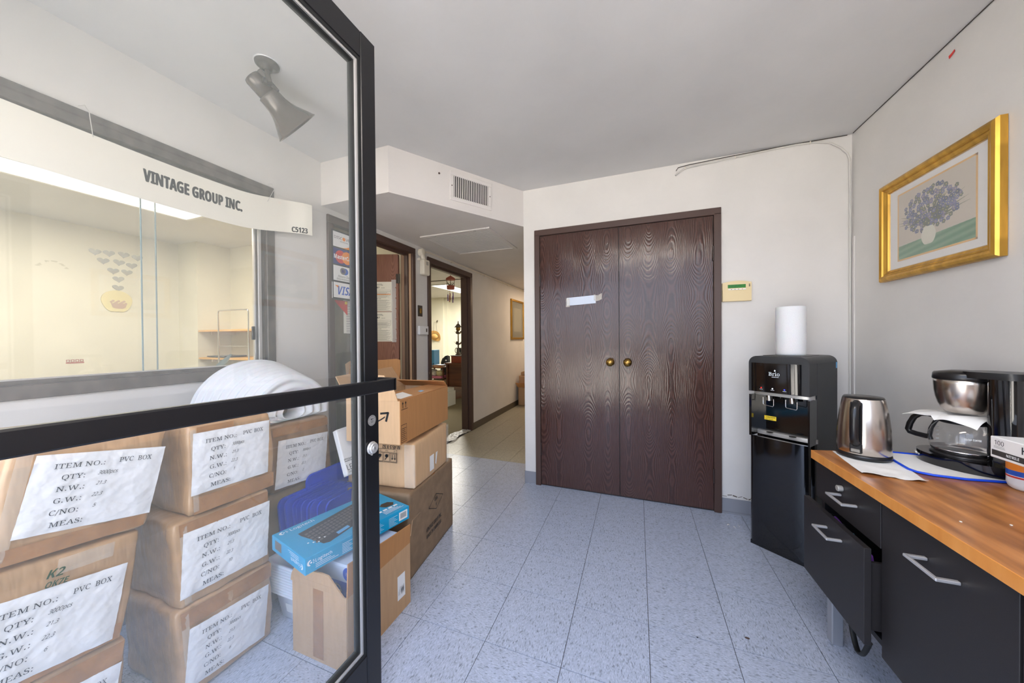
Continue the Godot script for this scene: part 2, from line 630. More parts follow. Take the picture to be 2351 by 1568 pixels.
	m = M["green_lcd"]
	m.emission_enabled = true
	m.emission = col(10, 120, 20)
	m.emission_energy_multiplier = 0.16
	mat("green_dark", col(10, 60, 18), 0.4)
	mat("pink", col(222, 130, 160), 0.45)
	mat("sky_blue", col(92, 168, 218), 0.4)
	mat("straw", col(222, 176, 108), 0.8)
	mat("mirror", col(205, 206, 204), 0.25, 0.6)
	mat("plaque", col(226, 214, 160), 0.45)
	mat("plaque_print", col(190, 160, 140), 0.6)
	mat("bronze_statue", col(112, 102, 90), 0.3, 0.7)
	mat("red_wood", col(150, 62, 34), 0.4)
	mat("terracotta", col(176, 92, 76), 0.7)
	mat("thread", col(70, 64, 60), 0.8)
	mat("wire", col(205, 202, 196), 0.5)
	mat("white_board", col(240, 238, 226), 0.6)
	mat("purple", col(110, 60, 150), 0.5)
	mat("outside", col(170, 168, 164), 0.9)
	m = mat("tube_glow", Color(1, 1, 1), 0.5)
	m.emission_enabled = true
	m.emission = col(255, 250, 236)
	m.emission_energy_multiplier = 2.4
	m = mat("bag_film", Color(0.95, 0.95, 0.95, 0.45), 0.3)
	m.transparency = BaseMaterial3D.TRANSPARENCY_ALPHA
	m = mat("clear_glass", Color(0.97, 0.98, 0.97, 0.03), 0.01)
	m.transparency = BaseMaterial3D.TRANSPARENCY_ALPHA

# ---------------------------------------------------------------- the scene
const XL := -2.04      # left wall
const XR := 1.226      # right wall
const ZB := -2.628     # closet wall
const XC := -0.88      # corridor's right wall
const HC := 2.425      # ceiling
const HS := 2.13       # soffit

func _ready() -> void:
	rng.seed = 7
	# camera
	var cam := Camera3D.new()
	cam.name = "camera"
	cam.transform = Transform3D(Basis(Vector3.UP, 0.3605) * Basis(Vector3.RIGHT, -0.0084) * Basis(Vector3.BACK, -0.00788), Vector3(0, 1.1992, 0))
	cam.fov = rad_to_deg(2.0 * atan(784.0 / 762.39))
	cam.near = 0.02
	cam.far = 100.0
	add_child(cam)
	# sky and exposure
	var sky := ProceduralSkyMaterial.new()
	sky.sky_top_color = col(176, 202, 244)
	sky.sky_horizon_color = col(236, 241, 252)
	sky.ground_bottom_color = col(150, 150, 152)
	sky.ground_horizon_color = col(190, 192, 198)
	sky.sky_energy_multiplier = 1.0
	sky.ground_energy_multiplier = 1.0
	sky.sun_angle_max = 0.0
	var env := Environment.new()
	env.background_mode = Environment.BG_SKY
	env.sky = Sky.new()
	env.sky.sky_material = sky
	env.background_energy_multiplier = 3.4
	env.tonemap_mode = Environment.TONE_MAPPER_LINEAR
	env.tonemap_exposure = 1.6
	env.sdfgi_enabled = true
	env.ssao_enabled = true
	env.ssil_enabled = true
	var we := WorldEnvironment.new()
	we.name = "world"
	we.environment = env
	add_child(we)
	# sun high behind the building: it lights the pavement outside, not the rooms
	var sun := DirectionalLight3D.new()
	sun.name = "sun"
	sun.light_color = col(255, 244, 226)
	sun.light_energy = 13.0
	sun.light_angular_distance = 0.6
	sun.shadow_enabled = true
	sun.sky_mode = DirectionalLight3D.SKY_MODE_LIGHT_ONLY
	sun.basis = Basis.looking_at(Vector3(0.25, -0.82, 0.52), Vector3.UP)
	add_child(sun)
	make_materials()
	# structure
	shell()
	floors()
	left_wall_openings()
	closet_door()
	glass_door()
	vents()
	# lamps: office troffer, back office troffer, corridor panel, entrance light (each a glowing diffuser and its light)
	panel_lamp("ceiling_light", Vector3(-4.03, HC, -1.1), 0.32, 1.72, col(255, 248, 232), 3.8, "long fluorescent ceiling light glowing inside the office behind the window")
	panel_lamp("ceiling_light", Vector3(-4.15, HC, -7.05), 0.4, 1.3, col(255, 250, 238), 8.5, "fluorescent ceiling light in the back office beyond the second doorway")
	panel_lamp("ceiling_light", Vector3(-1.3, HS, -6.0), 0.5, 1.2, col(255, 206, 150), 0.7, "ceiling light panel in the corridor behind the closet wall")
	panel_lamp("ceiling_light", Vector3(0.05, HC, -0.06), 1.1, 0.28, col(255, 242, 228), 1.7, "long ceiling light over the entrance, above the camera")
	# objects, largest first
	pvc_cartons()
	right_boxes()
	credenza()
	water_cooler()
	wall_picture()
	ceiling_spot()
	banner()
	foam_roll()
	lids_and_tubs()
	keyboard_box()
	led_box()
	counter_things()
	wall_fittings()
	corridor_things()
	office_things()
	back_office_things()
	small_bits()

func panel_lamp(called: String, at: Vector3, w: float, l: float, c: Color, energy: float, label: String) -> void:
	var t := thing(called, label, "ceiling light", at)
	var b := MB.new()
	var e := 0.03
	b.box(Vector3(-w / 2 - e, -0.018, -l / 2 - e), Vector3(-w / 2, 0, l / 2 + e)); b.box(Vector3(w / 2, -0.018, -l / 2 - e), Vector3(w / 2 + e, 0, l / 2 + e))
	b.box(Vector3(-w / 2, -0.018, -l / 2 - e), Vector3(w / 2, 0, -l / 2)); b.box(Vector3(-w / 2, -0.018, l / 2), Vector3(w / 2, 0, l / 2 + e))
	obj("trim_frame", b, M.white_plastic, t)
	b = MB.new()
	b.box(Vector3(-w / 2, -0.012, -l / 2), Vector3(w / 2, -0.002, l / 2))
	obj("lamp_diffuser", b, M.tube_glow, t)
	var a := AreaLight3D.new()
	a.name = "panel_light"
	a.area_size = Vector2(w, l)
	a.light_color = c
	a.light_energy = energy
	a.area_range = 30.0
	a.area_attenuation = 2.0
	a.shadow_enabled = true
	a.rotation_degrees = Vector3(-90, 0, 0)
	a.position = Vector3(0, -0.024, 0)
	t.add_child(a, true)

func shell() -> void:
	var b := MB.new()
	# left wall with openings: window, sidelight and door, second door
	var w0 := XL - 0.1
	for s in [[0.3, -0.08, 0.0, HC], [-1.335, -1.76, 0.0, HC], [-2.69, -2.95, 0.0, HC], [-3.885, -8.6, 0.0, HC], [-0.08, -1.335, 0.0, 1.03], [-0.08, -1.335, 2.08, HC], [-1.76, -2.69, 2.06, HC], [-2.95, -3.885, 2.03, HC]]:
		b.box(Vector3(w0, s[2], s[1]), Vector3(XL, s[3], s[0]))
	struct("wall_left", b, M.wall_paint)
	b = MB.new()
	b.box(Vector3(XC, 0, ZB - 0.12), Vector3(XR + 0.12, HC, ZB))
	struct("wall_back", b, M.wall_paint)
	b = MB.new()
	b.box(Vector3(XC, 0, -8.6), Vector3(XC + 0.12, HC, ZB - 0.12))
	struct("wall_corridor", b, M.wall_paint)
	b = MB.new()
	b.box(Vector3(XR, 0, ZB - 0.12), Vector3(XR + 0.12, HC, 0.3))
	struct("wall_right", b, M.wall_paint)
	b = MB.new()
	b.box(Vector3(XL - 0.1, 0, -8.72), Vector3(XC + 0.12, HC, -8.6))
	struct("wall_corridor_end", b, M.wall_paint)
	b = MB.new()   # storefront wall behind the camera: sill, header and end piers round the openings
	b.box(Vector3(XL, 2.38, 0.12), Vector3(XR, HC, 0.3))
	b.box(Vector3(XL, 0, 0.12), Vector3(-1.95, 2.38, 0.3)); b.box(Vector3(-1.95, 2.05, 0.12), Vector3(-0.9, 2.38, 0.3)); b.box(Vector3(0.24, 0, 0.12), Vector3(XR, 0.9, 0.3)); b.box(Vector3(1.1, 0.9, 0.12), Vector3(XR, 2.38, 0.3))
	struct("wall_front", b, M.wall_paint)
	b = MB.new()   # storefront mullions
	for x in [-1.95, -0.9, 0.18]:
		b.box(Vector3(x, 0, 0.16), Vector3(x + 0.06, 2.38, 0.26), 0.004)
	b.box(Vector3(-1.89, 0, 0.16), Vector3(-0.9, 0.12, 0.26)); b.box(Vector3(-1.89, 2.0, 0.16), Vector3(-0.9, 2.05, 0.26)); b.box(Vector3(-0.84, 2.14, 0.17), Vector3(0.18, 2.2, 0.25))
	b.box(Vector3(0.24, 0.9, 0.16), Vector3(1.1, 0.95, 0.26))
	struct("window_4", b, M.black_frame)
	b = MB.new()
	b.box(Vector3(-1.89, 0.12, 0.205), Vector3(-0.9, 2.0, 0.211))
	struct("pane", b, M.glass, "", get_node("window_4"))
	b = MB.new()
	b.box(Vector3(0.24, 0.95, 0.205), Vector3(1.1, 2.38, 0.211))
	struct("pane", b, M.glass, "", get_node("window_4"))
	b = MB.new()
	b.box(Vector3(-6.6, HC, -8.72), Vector3(XR + 0.12, HC + 0.1, 0.3))
	struct("ceiling", b, M.ceiling_paint)
	b = MB.new()   # soffit with its diagonal face
	b.x = Transform3D(Basis(Vector3.RIGHT, Vector3.FORWARD, Vector3.UP), Vector3.ZERO)
	b.prism([Vector2(XL, 1.693), Vector2(-1.463, 1.695), Vector2(XC, -ZB), Vector2(XC, 8.6), Vector2(XL, 8.6)], HS, HC - 0.001)
	struct("soffit", b, M.soffit_paint)
	# office and back office
	b = MB.new()
	b.box(Vector3(-5.55, 0, -2.92), Vector3(-5.45, HC, 0.3)); b.box(Vector3(-5.45, 0, 0.2), Vector3(w0, HC, 0.3))
	b.box(Vector3(-5.45, 0, -2.92), Vector3(w0, HC, -2.82)); b.box(Vector3(-5.45, 0, -2.82), Vector3(-5.06, HC, -2.46))
	struct("wall_office", b, M.office_paint)
	b = MB.new()
	b.box(Vector3(-6.6, 0, -8.75), Vector3(w0, HC, -8.6)); b.box(Vector3(-6.6, 0, -8.6), Vector3(-6.5, HC, -2.92)); b.box(Vector3(-6.5, 0, -2.94), Vector3(-5.55, HC, -2.84))
	b.box(Vector3(-5.85, 0, -8.6), Vector3(-5.34, HC, -8.43)); b.box(Vector3(-5.34, 0, -8.6), Vector3(-5.23, HC, -8.5))
	struct("wall_back_office", b, M.office_paint)
	# baseboards
	b = MB.new()
	b.box(Vector3(XC - 0.004, 0, ZB - 0.3), Vector3(XC, 0.096, ZB + 0.004)); b.box(Vector3(XC, 0, ZB), Vector3(-0.782, 0.096, ZB + 0.004))
	struct("baseboard_corner", b, M.base_grey)
	b = MB.new()
	b.box(Vector3(0.537, 0, ZB), Vector3(XR, 0.1, ZB + 0.005)); b.box(Vector3(0.537, 0, ZB), Vector3(XR, 0.012, ZB + 0.014))
	struct("baseboard_back", b, M.base_grey)
	b = MB.new()
	b.box(Vector3(XR - 0.005, 0, ZB + 0.02), Vector3(XR, 0.1, 0.1))
	struct("baseboard_right", b, M.base_grey)
	b = MB.new()
	b.box(Vector3(XL, 0, -8.6), Vector3(XL + 0.006, 0.086, -3.915)); b.box(Vector3(XL, 0, -8.6), Vector3(XL + 0.016, 0.01, -3.915))
	struct("baseboard_corridor", b, M.base_brown)
	b = MB.new()
	b.box(Vector3(XL, 0, -1.73), Vector3(XL + 0.005, 0.096, 0.1))
	struct("baseboard_left", b, M.base_grey)

func floors() -> void:
	var b := MB.new()
	b.box(Vector3(XL - 0.1, -0.1, -8.6), Vector3(XR + 0.12, -0.0032, 0.3))
	var fl := struct("floor", b, M.joint)
	var gap := 0.0012
	var variants := {}
	var i0 := -4
	for j in range(-7, 23):
		var zc := -1.7916 - j * 0.3048
		for i in range(i0, 8):
			var xa: float = -0.8755 + i * 0.3048
			var x0 := maxf(xa, XL)
			var x1 := minf(xa + 0.3048, XR)
			var z1 := minf(zc, 0.28)
			var z0 := maxf(zc - 0.3048, -8.6)
			if z1 < ZB + 0.02:
				x1 = minf(x1, XC)
			elif z0 < ZB and x1 > XC + 0.02:
				z0 = maxf(z0, ZB)
			if x1 - x0 < 0.01 or z1 - z0 < 0.01:
				continue
			var w := snappedf(x1 - x0, 0.0001)
			var l := snappedf(z1 - z0, 0.0001)
			var v := rng.randi() % 4
			var key := "%s %s %d" % [w, l, v]
			if not variants.has(key):
				var q := MB.new()
				var turn := v % 2 == 0
				var off := Vector2(0.37 * v, 0.61 * v)
				var a := [Vector3(gap, 0, l - gap), Vector3(w - gap, 0, l - gap), Vector3(w - gap, 0, gap), Vector3(gap, 0, gap)]
				var u := []
				for p in a:
					var s := Vector2(p.x, p.z) / 0.3048
					u.append((s if turn else Vector2(s.y, s.x)) * 0.62 + off)
				q.quad(a[0], a[1], a[2], a[3], -1, u[0], u[1], u[2], u[3])
				for k in 4:
					var d: Vector3 = a[k]
					var e: Vector3 = a[(k + 1) % 4]
					q.quad(d + Vector3(0, -0.0032, 0), e + Vector3(0, -0.0032, 0), e, d, -1, u[k], u[(k + 1) % 4], u[(k + 1) % 4], u[k])
				variants[key] = q.done()
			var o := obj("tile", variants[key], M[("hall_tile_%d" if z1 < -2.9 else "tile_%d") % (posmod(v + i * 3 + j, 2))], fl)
			o.position = Vector3(x0, 0, z0)
	b = MB.new()
	b.box(Vector3(-6.6, -0.1, -8.72), Vector3(XL - 0.1, 0.004, 0.3))
	struct("floor_office", b, M.carpet)
	b = MB.new()
	b.box(Vector3(-9, -0.2, 0.3), Vector3(9, -0.03, 14))
	struct("floor_outside", b, M.outside)

func left_wall_openings() -> void:
	# interior window in a bronze metal frame
	var b := MB.new()
	var f := XL + 0.014
	b.box(Vector3(XL - 0.1, 2.04, -1.366), Vector3(f, 2.108, -0.05), 0.003)      # head
	b.box(Vector3(XL - 0.1, 0.997, -1.366), Vector3(f, 1.048, -0.05), 0.003)     # sill
	b.box(Vector3(XL - 0.1, 1.048, -1.366), Vector3(f, 2.04, -1.318), 0.003)     # jambs
	b.box(Vector3(XL - 0.1, 1.048, -0.1), Vector3(f, 2.04, -0.05), 0.003)
	b.box(Vector3(XL - 0.09, 2.018, -1.318), Vector3(XL - 0.018, 2.04, -0.1)); b.box(Vector3(XL - 0.08, 1.048, -1.318), Vector3(XL - 0.012, 1.064, -0.1))
	b.box(Vector3(XL - 0.08, 1.048, -1.318), Vector3(XL - 0.012, 2.02, -1.296))
	var w := struct("window_1", b, M.bronze, "interior window in a brown metal frame")
	b = MB.new()   # bright tracks on the head and sill
	for y in [1.0645, 2.0145]:
		for x in [-2.058, -2.074]:
			b.box(Vector3(x, y, -1.296), Vector3(x + 0.004, y + 0.005, -0.1))
	b.box(Vector3(-2.056, 1.065, -1.2985), Vector3(-2.046, 2.015, -1.285)); b.box(Vector3(-2.078, 1.065, -1.2975), Vector3(-2.066, 2.015, -1.27))
	struct("window_track", b, M.alu, "", w)
	b = MB.new()
	b.box(Vector3(-2.072, 1.068, -1.29), Vector3(-2.066, 2.016, -0.808))
	struct("pane", b, M.glass, "", w)
	b = MB.new()
	b.box(Vector3(-2.086, 1.068, -0.862), Vector3(-2.08, 2.016, -0.1))
	struct("pane", b, M.glass, "", w)
	for e in [[-2.069, -0.8085], [-2.083, -0.8625]]:
		b = MB.new()
		b.box(Vector3(e[0] - 0.0035, 1.068, e[1]), Vector3(e[0] + 0.0035, 2.016, e[1] + 0.0035))
		struct("pane_edge", b, M.pane_edge, "", w)
	b = MB.new()
	b.box(Vector3(-2.065, 1.205, -1.27), Vector3(-2.056, 1.282, -1.252), 0.002)
	struct("sash_pull", b, M.black_plastic, "", w)
	# sidelight and first door
	b = MB.new()
	f = XL + 0.016
	b.box(Vector3(XL - 0.13, 2.03, -2.716), Vector3(f, 2.087, -1.732), 0.003)
	b.box(Vector3(XL - 0.13, 0, -1.782), Vector3(f, 2.03, -1.732), 0.003)
	b.box(Vector3(XL - 0.13, 0, -2.05), Vector3(f, 2.03, -1.985), 0.003)
	b.box(Vector3(XL - 0.13, 0, -2.716), Vector3(f, 2.03, -2.672), 0.003)
	b.box(Vector3(XL - 0.075, 0, -2.672), Vector3(XL - 0.035, 2.03, -2.655)); b.box(Vector3(XL - 0.075, 2.012, -2.655), Vector3(XL - 0.035, 2.03, -2.05))
	b.box(Vector3(XL - 0.06, 0.02, -1.985), Vector3(XL - 0.02, 0.1, -1.782)); b.box(Vector3(XL - 0.05, 0.74, -1.985), Vector3(XL - 0.02, 0.78, -1.782))
	var d := struct("door_1", b, M.brown_paint, "brown framed office doorway with a sidelight and an open wood leaf")
	for e in [[0.78, 2.03], [0.1, 0.74]]:
		b = MB.new()
		b.box(Vector3(XL - 0.046, e[0], -1.985), Vector3(XL - 0.036, e[1], -1.782))
		struct("sidelight_panel", b, M.smoke_panel, "", d)
	for e in [[-0.03, -0.004], [-0.12, -0.08]]:
		b = MB.new()
		b.box(Vector3(XL + e[0], 0, -2.671), Vector3(XL + e[1], 2.03, -2.666))
		struct("jamb_strip", b, M.kraft_grey, "", d)
	# leaf hinged at the far jamb, opened into the office
	var lf := frame_of(Vector3(-2.15, 0, -2.61), Vector3(0.936, 0, -0.353), Vector3.UP)
	b = MB.new()
	b.at(lf)
	b.quad(Vector3(-0.62, 0.01, 0), Vector3(0, 0.01, 0), Vector3(0, 2.02, 0), Vector3(-0.62, 2.02, 0))
	b.quad(Vector3(0, 0.01, -0.04), Vector3(-0.62, 0.01, -0.04), Vector3(-0.62, 2.02, -0.04), Vector3(0, 2.02, -0.04))
	b.quad(Vector3(0, 0.01, 0), Vector3(0, 0.01, -0.04), Vector3(0, 2.02, -0.04), Vector3(0, 2.02, 0))
	b.quad(Vector3(-0.62, 0.01, -0.04), Vector3(-0.62, 0.01, 0), Vector3(-0.62, 2.02, 0), Vector3(-0.62, 2.02, -0.04))
	b.quad(Vector3(-0.62, 2.02, 0), Vector3(0, 2.02, 0), Vector3(0, 2.02, -0.04), Vector3(-0.62, 2.02, -0.04))
	struct("door_leaf", b, M.leaf_wood, "", d)
	for y in [1.74, 0.3]:
		b = MB.new()
		b.at(lf)
		b.cyl(Vector3(0.012, y, 0.004), Vector3.UP, 0.007, 0.09, 10)
		b.box(Vector3(-0.02, y, 0.0), Vector3(0.012, y + 0.09, 0.003))
		struct("hinge", b, M.lamp_dark, "", d)
	# second doorway
	b = MB.new()
	b.box(Vector3(XL - 0.13, 2.0, -3.911), Vector3(f, 2.06, -2.924), 0.003)
	b.box(Vector3(XL - 0.13, 0, -2.975), Vector3(f, 2.0, -2.924), 0.003)
	b.box(Vector3(XL - 0.13, 0, -3.911), Vector3(f, 2.0, -3.855), 0.003)
	b.box(Vector3(XL - 0.07, 0, -3.855), Vector3(XL - 0.03, 2.0, -3.835)); b.box(Vector3(XL - 0.07, 1.98, -3.835), Vector3(XL - 0.03, 2.0, -2.975))
	struct("door_2", b, M.brown_paint, "second brown doorway along the corridor, standing open")

func closet_door() -> void:
	var b := MB.new()
	b.box(Vector3(-0.782, 0, ZB), Vector3(-0.738, 2.04, ZB + 0.025), 0.003)
	b.box(Vector3(0.49, 0, ZB), Vector3(0.535, 2.04, ZB + 0.025), 0.003)
	b.box(Vector3(-0.782, 2.03, ZB), Vector3(0.535, 2.078, ZB + 0.025), 0.003)
	var d := struct("door_3", b, M.brown_paint, "dark brown double closet door with embossed wood grain")
	b = MB.new()
	b.box(Vector3(-0.74, 0.0, ZB + 0.0005), Vector3(0.492, 2.032, ZB + 0.003))
	struct("door_gap", b, M.ink_black, "", d)
	for k in 2:
		var x0: float = [-0.734, -0.1235][k]
		var x1: float = [-0.1285, 0.486][k]
		var z := ZB + 0.016
		b = MB.new()
		b.quad(Vector3(x0, 0.012, z), Vector3(x1, 0.012, z), Vector3(x1, 2.026, z), Vector3(x0, 2.026, z))
		for e in [[Vector3(x0, 0.012, z), Vector3(x0, 2.026, z)], [Vector3(x1, 2.026, z), Vector3(x1, 0.012, z)], [Vector3(x1, 0.012, z), Vector3(x0, 0.012, z)], [Vector3(x0, 2.026, z), Vector3(x1, 2.026, z)]]:
			b.quad(e[0], e[1], e[1] + Vector3(0, 0, -0.012), e[0] + Vector3(0, 0, -0.012), -1, Vector2.ZERO, Vector2.ZERO, Vector2.ZERO, Vector2.ZERO)
		struct("door_leaf", b, M["closet_leaf_%d" % k], "", d)
		b = MB.new()
		b.at(Transform3D(Basis(Vector3.RIGHT, Vector3.BACK, Vector3.DOWN), Vector3([-0.19, -0.067][k], 1.017, z)))
		b.lathe([Vector2(0.03, 0.0), Vector2(0.03, 0.003), Vector2(0.024, 0.006), Vector2(0.012, 0.008), Vector2(0.011, 0.022), Vector2(0.02, 0.028), Vector2(0.028, 0.038), Vector2(0.0295, 0.048), Vector2(0.025, 0.058), Vector2(0.012, 0.064), Vector2(0, 0.065)], 28)
		struct("door_knob", b, M.brass, "", d)
	for y in [1.72, 0.2]:
		b = MB.new()
		b.cyl(Vector3(0.4875, y, ZB + 0.024), Vector3.UP, 0.006, 0.1, 10)
		struct("hinge", b, M.brown_dark, "", d)
	for y in [1.62, 0.25]:
		b = MB.new()
		b.cyl(Vector3(-0.736, y, ZB + 0.022), Vector3.UP, 0.006, 0.1, 10)
		struct("hinge", b, M.brown_dark, "", d)
	# torn paper note taped on the left leaf
	var t := thing("paper_note", "narrow white paper strip taped on the left closet door leaf", "note", Vector3(-0.4, 1.49, ZB + 0.017))
	b = MB.new()
	b.sheet(8, 2, func(u, v): return Vector3(-0.118 + 0.222 * u, -0.035 + 0.062 * v + 0.012 * u, 0.0012 + 0.001 * sin(u * 9.0)), 0.0005)
	obj("paper", b, M.paper_blue, t)
	b = MB.new()
	b.sheet(6, 2, func(u, v): return Vector3(0.09 + 0.06 * u, 0.0 + 0.045 * v - 0.008 * sin(u * 4.0), 0.0025 + 0.001 * sin(u * 12.0)), 0.0004)
	obj("tape", b, M.clear_tape, t)
	b = MB.new()
	b.sheet(6, 2, func(u, v): return Vector3(-0.125 + 0.03 * u, -0.045 + 0.07 * v, 0.0026 + 0.0008 * sin(u * 9.0)), 0.0004)
	obj("tape", b, M.clear_tape, t)

func glass_door() -> void:
	# the entrance door, opened at right angles to the storefront: hinged at z = 0.09, free edge far
	var xf := -0.775
	var xb := -0.819
	var z0 := -0.842
	var z1 := 0.09
	var b := MB.new()
	b.box(Vector3(xb, 0.008, z0), Vector3(xf, 2.13, z0 + 0.058), 0.002)
	var d := struct("door_4", b, M.black_frame, "black framed glass entrance door, standing open beside the cartons")
	b = MB.new()
	b.box(Vector3(xb, 0.008, z1 - 0.058), Vector3(xf, 2.13, z1), 0.002)
	struct("hinge_stile", b, M.black_frame, "", d)
	b = MB.new()
	b.box(Vector3(xb, 2.05, z0 + 0.058), Vector3(xf - 0.001, 2.129, z1 - 0.058), 0.002)
	struct("top_rail", b, M.black_frame, "", d)
	b = MB.new()
	b.box(Vector3(xb, 0.009, z0 + 0.058), Vector3(xf - 0.001, 0.235, z1 - 0.058), 0.002)
	struct("bottom_rail", b, M.black_frame, "", d)
	# glazing stops stepping in towards the glass, both sides
	var xg := (xf + xb) / 2.0
	for s in [1.0, -1.0]:
		var st := MB.new()
		var al := MB.new()
		for e in [[0.004, 0.009, 0], [0.009, 0.016, 1], [0.016, 0.022, 0]]:
			var q: MB = al if e[2] == 1 else st
			var dx: float = (0.020 - 0.75 * (e[0] - 0.002)) * s
			var i0: float = e[0] - 0.004
			var i1: float = e[1]
			var za := z0 + 0.058
			var zb := z1 - 0.058
			q.box(Vector3(xg, 0.235 + i0, za + i0), Vector3(xg + dx, 2.05 - i0, za + i1))
			q.box(Vector3(xg, 0.235 + i0, zb - i1), Vector3(xg + dx, 2.05 - i0, zb - i0))
			q.box(Vector3(xg, 2.05 - i1, za + i1), Vector3(xg + dx, 2.05 - i0, zb - i1))
			q.box(Vector3(xg, 0.235 + i0, za + i1), Vector3(xg + dx, 0.235 + i1, zb - i1))
		struct("glazing_gasket", st, M.rubber, "", d)
		struct("glazing_bead", al, M.alu, "bare metal bead round the glass", d)
	b = MB.new()
	b.box(Vector3(xg - 0.003, 0.24, z0 + 0.062), Vector3(xg + 0.003, 2.045, z1 - 0.062))
	struct("pane", b, M.glass, "", d)
	# push bar: flat bar bent back to both stiles
	b = MB.new()
	var xo := -0.705
	var tilt := Transform3D(Basis(Vector3.RIGHT, -0.0248), Vector3(0, 0.0245, 0))
	b.at(tilt)
	b.box(Vector3(xo - 0.008, 1.04, -0.80), Vector3(xo + 0.008, 1.076, 0.055), 0.003)
	b.box(Vector3(xf, 1.04, -0.822), Vector3(xo - 0.006, 1.076, -0.806), 0.003)
	b.box(Vector3(xf, 1.04, 0.061), Vector3(xo - 0.006, 1.076, 0.075), 0.003)
	for e in [[-0.80, -1.0], [0.055, 1.0]]:
		var keep := b.x
		b.x = b.x * Transform3D(Basis(), Vector3(xo - 0.012, 1.04, e[0]))
		for k in 6:
			var a0: float = PI / 2 * k / 6.0
			var a1: float = PI / 2 * (k + 1) / 6.0
			for r in [[0.02, 1.0], [0.006, -1.0]]:
				var p0 := Vector3(cos(a0) * r[0], 0, sin(a0) * r[0] * e[1])
				var p1 := Vector3(cos(a1) * r[0], 0, sin(a1) * r[0] * e[1])
				b.quad_o(p0, p1, p1 + Vector3(0, 0.036, 0), p0 + Vector3(0, 0.036, 0), (p0 + p1) * r[1])
			for y in [0.0, 0.036]:
				b.quad_o(Vector3(cos(a0) * 0.006, y, sin(a0) * 0.006 * e[1]), Vector3(cos(a0) * 0.02, y, sin(a0) * 0.02 * e[1]), Vector3(cos(a1) * 0.02, y, sin(a1) * 0.02 * e[1]), Vector3(cos(a1) * 0.006, y, sin(a1) * 0.006 * e[1]), Vector3(0, y - 0.02, 0))
		b.x = keep
	struct("push_bar", b, M.black_frame, "", d)
	# lock cylinder and round key notice
	b = MB.new()
	b.cyl(Vector3(xf, 0.864, -0.808), Vector3.RIGHT, 0.0195, 0.006, 28, 0.002)
	b.cyl(Vector3(xf + 0.006, 0.864, -0.808), Vector3.RIGHT, 0.0165, 0.008, 28, 0.002)
	b.cyl(Vector3(xf + 0.014, 0.864, -0.808), Vector3.RIGHT, 0.008, 0.002, 20)
	b.cyl(Vector3(xf, 0.843, -0.808), Vector3.RIGHT, 0.003, 0.004, 10)
	var lk := struct("lock_cylinder", b, M.alu, "", d)
	b = MB.new()
	b.box(Vector3(xf + 0.0158, 0.860, -0.8088), Vector3(xf + 0.0164, 0.868, -0.8072))
	obj("keyhole", b, M.ink_black, lk)
	var sf := frame_of(Vector3(xf + 0.0006, 0.948, -0.812), Vector3(0, 0, -1), Vector3.UP)
	b = MB.new()
	b.at(sf)
	b.disc(0, 0, 0.0165, 0, 32)
	b.at(sf * Transform3D(Basis(Vector3.UP, PI), Vector3(0, 0, -0.0003)))
	b.disc(0, 0, 0.0165, 0, 32)
	var rs := struct("round_notice", b, M.silver_plastic, "", d)
	b = MB.new()
	b.at(sf)
	for k in 28:
		var a := TAU * k / 28.0
		if k % 5 == 4: continue
		b.line(Vector2(cos(a), sin(a)) * 0.0125, Vector2(cos(a), sin(a)) * 0.0148, 0.0012, 0.0004)
	b.disc(-0.003, 0.004, 0.0022, 0.0004, 12)
	b.line(Vector2(-0.003, 0.004), Vector2(0.006, 0.005), 0.0016, 0.0004)
	for k in 3:
		b.rect(-0.006, -0.0015 - 0.003 * k, 0.006, -0.0005 - 0.003 * k, 0.0004)
	obj("print", b, M.ink, rs)

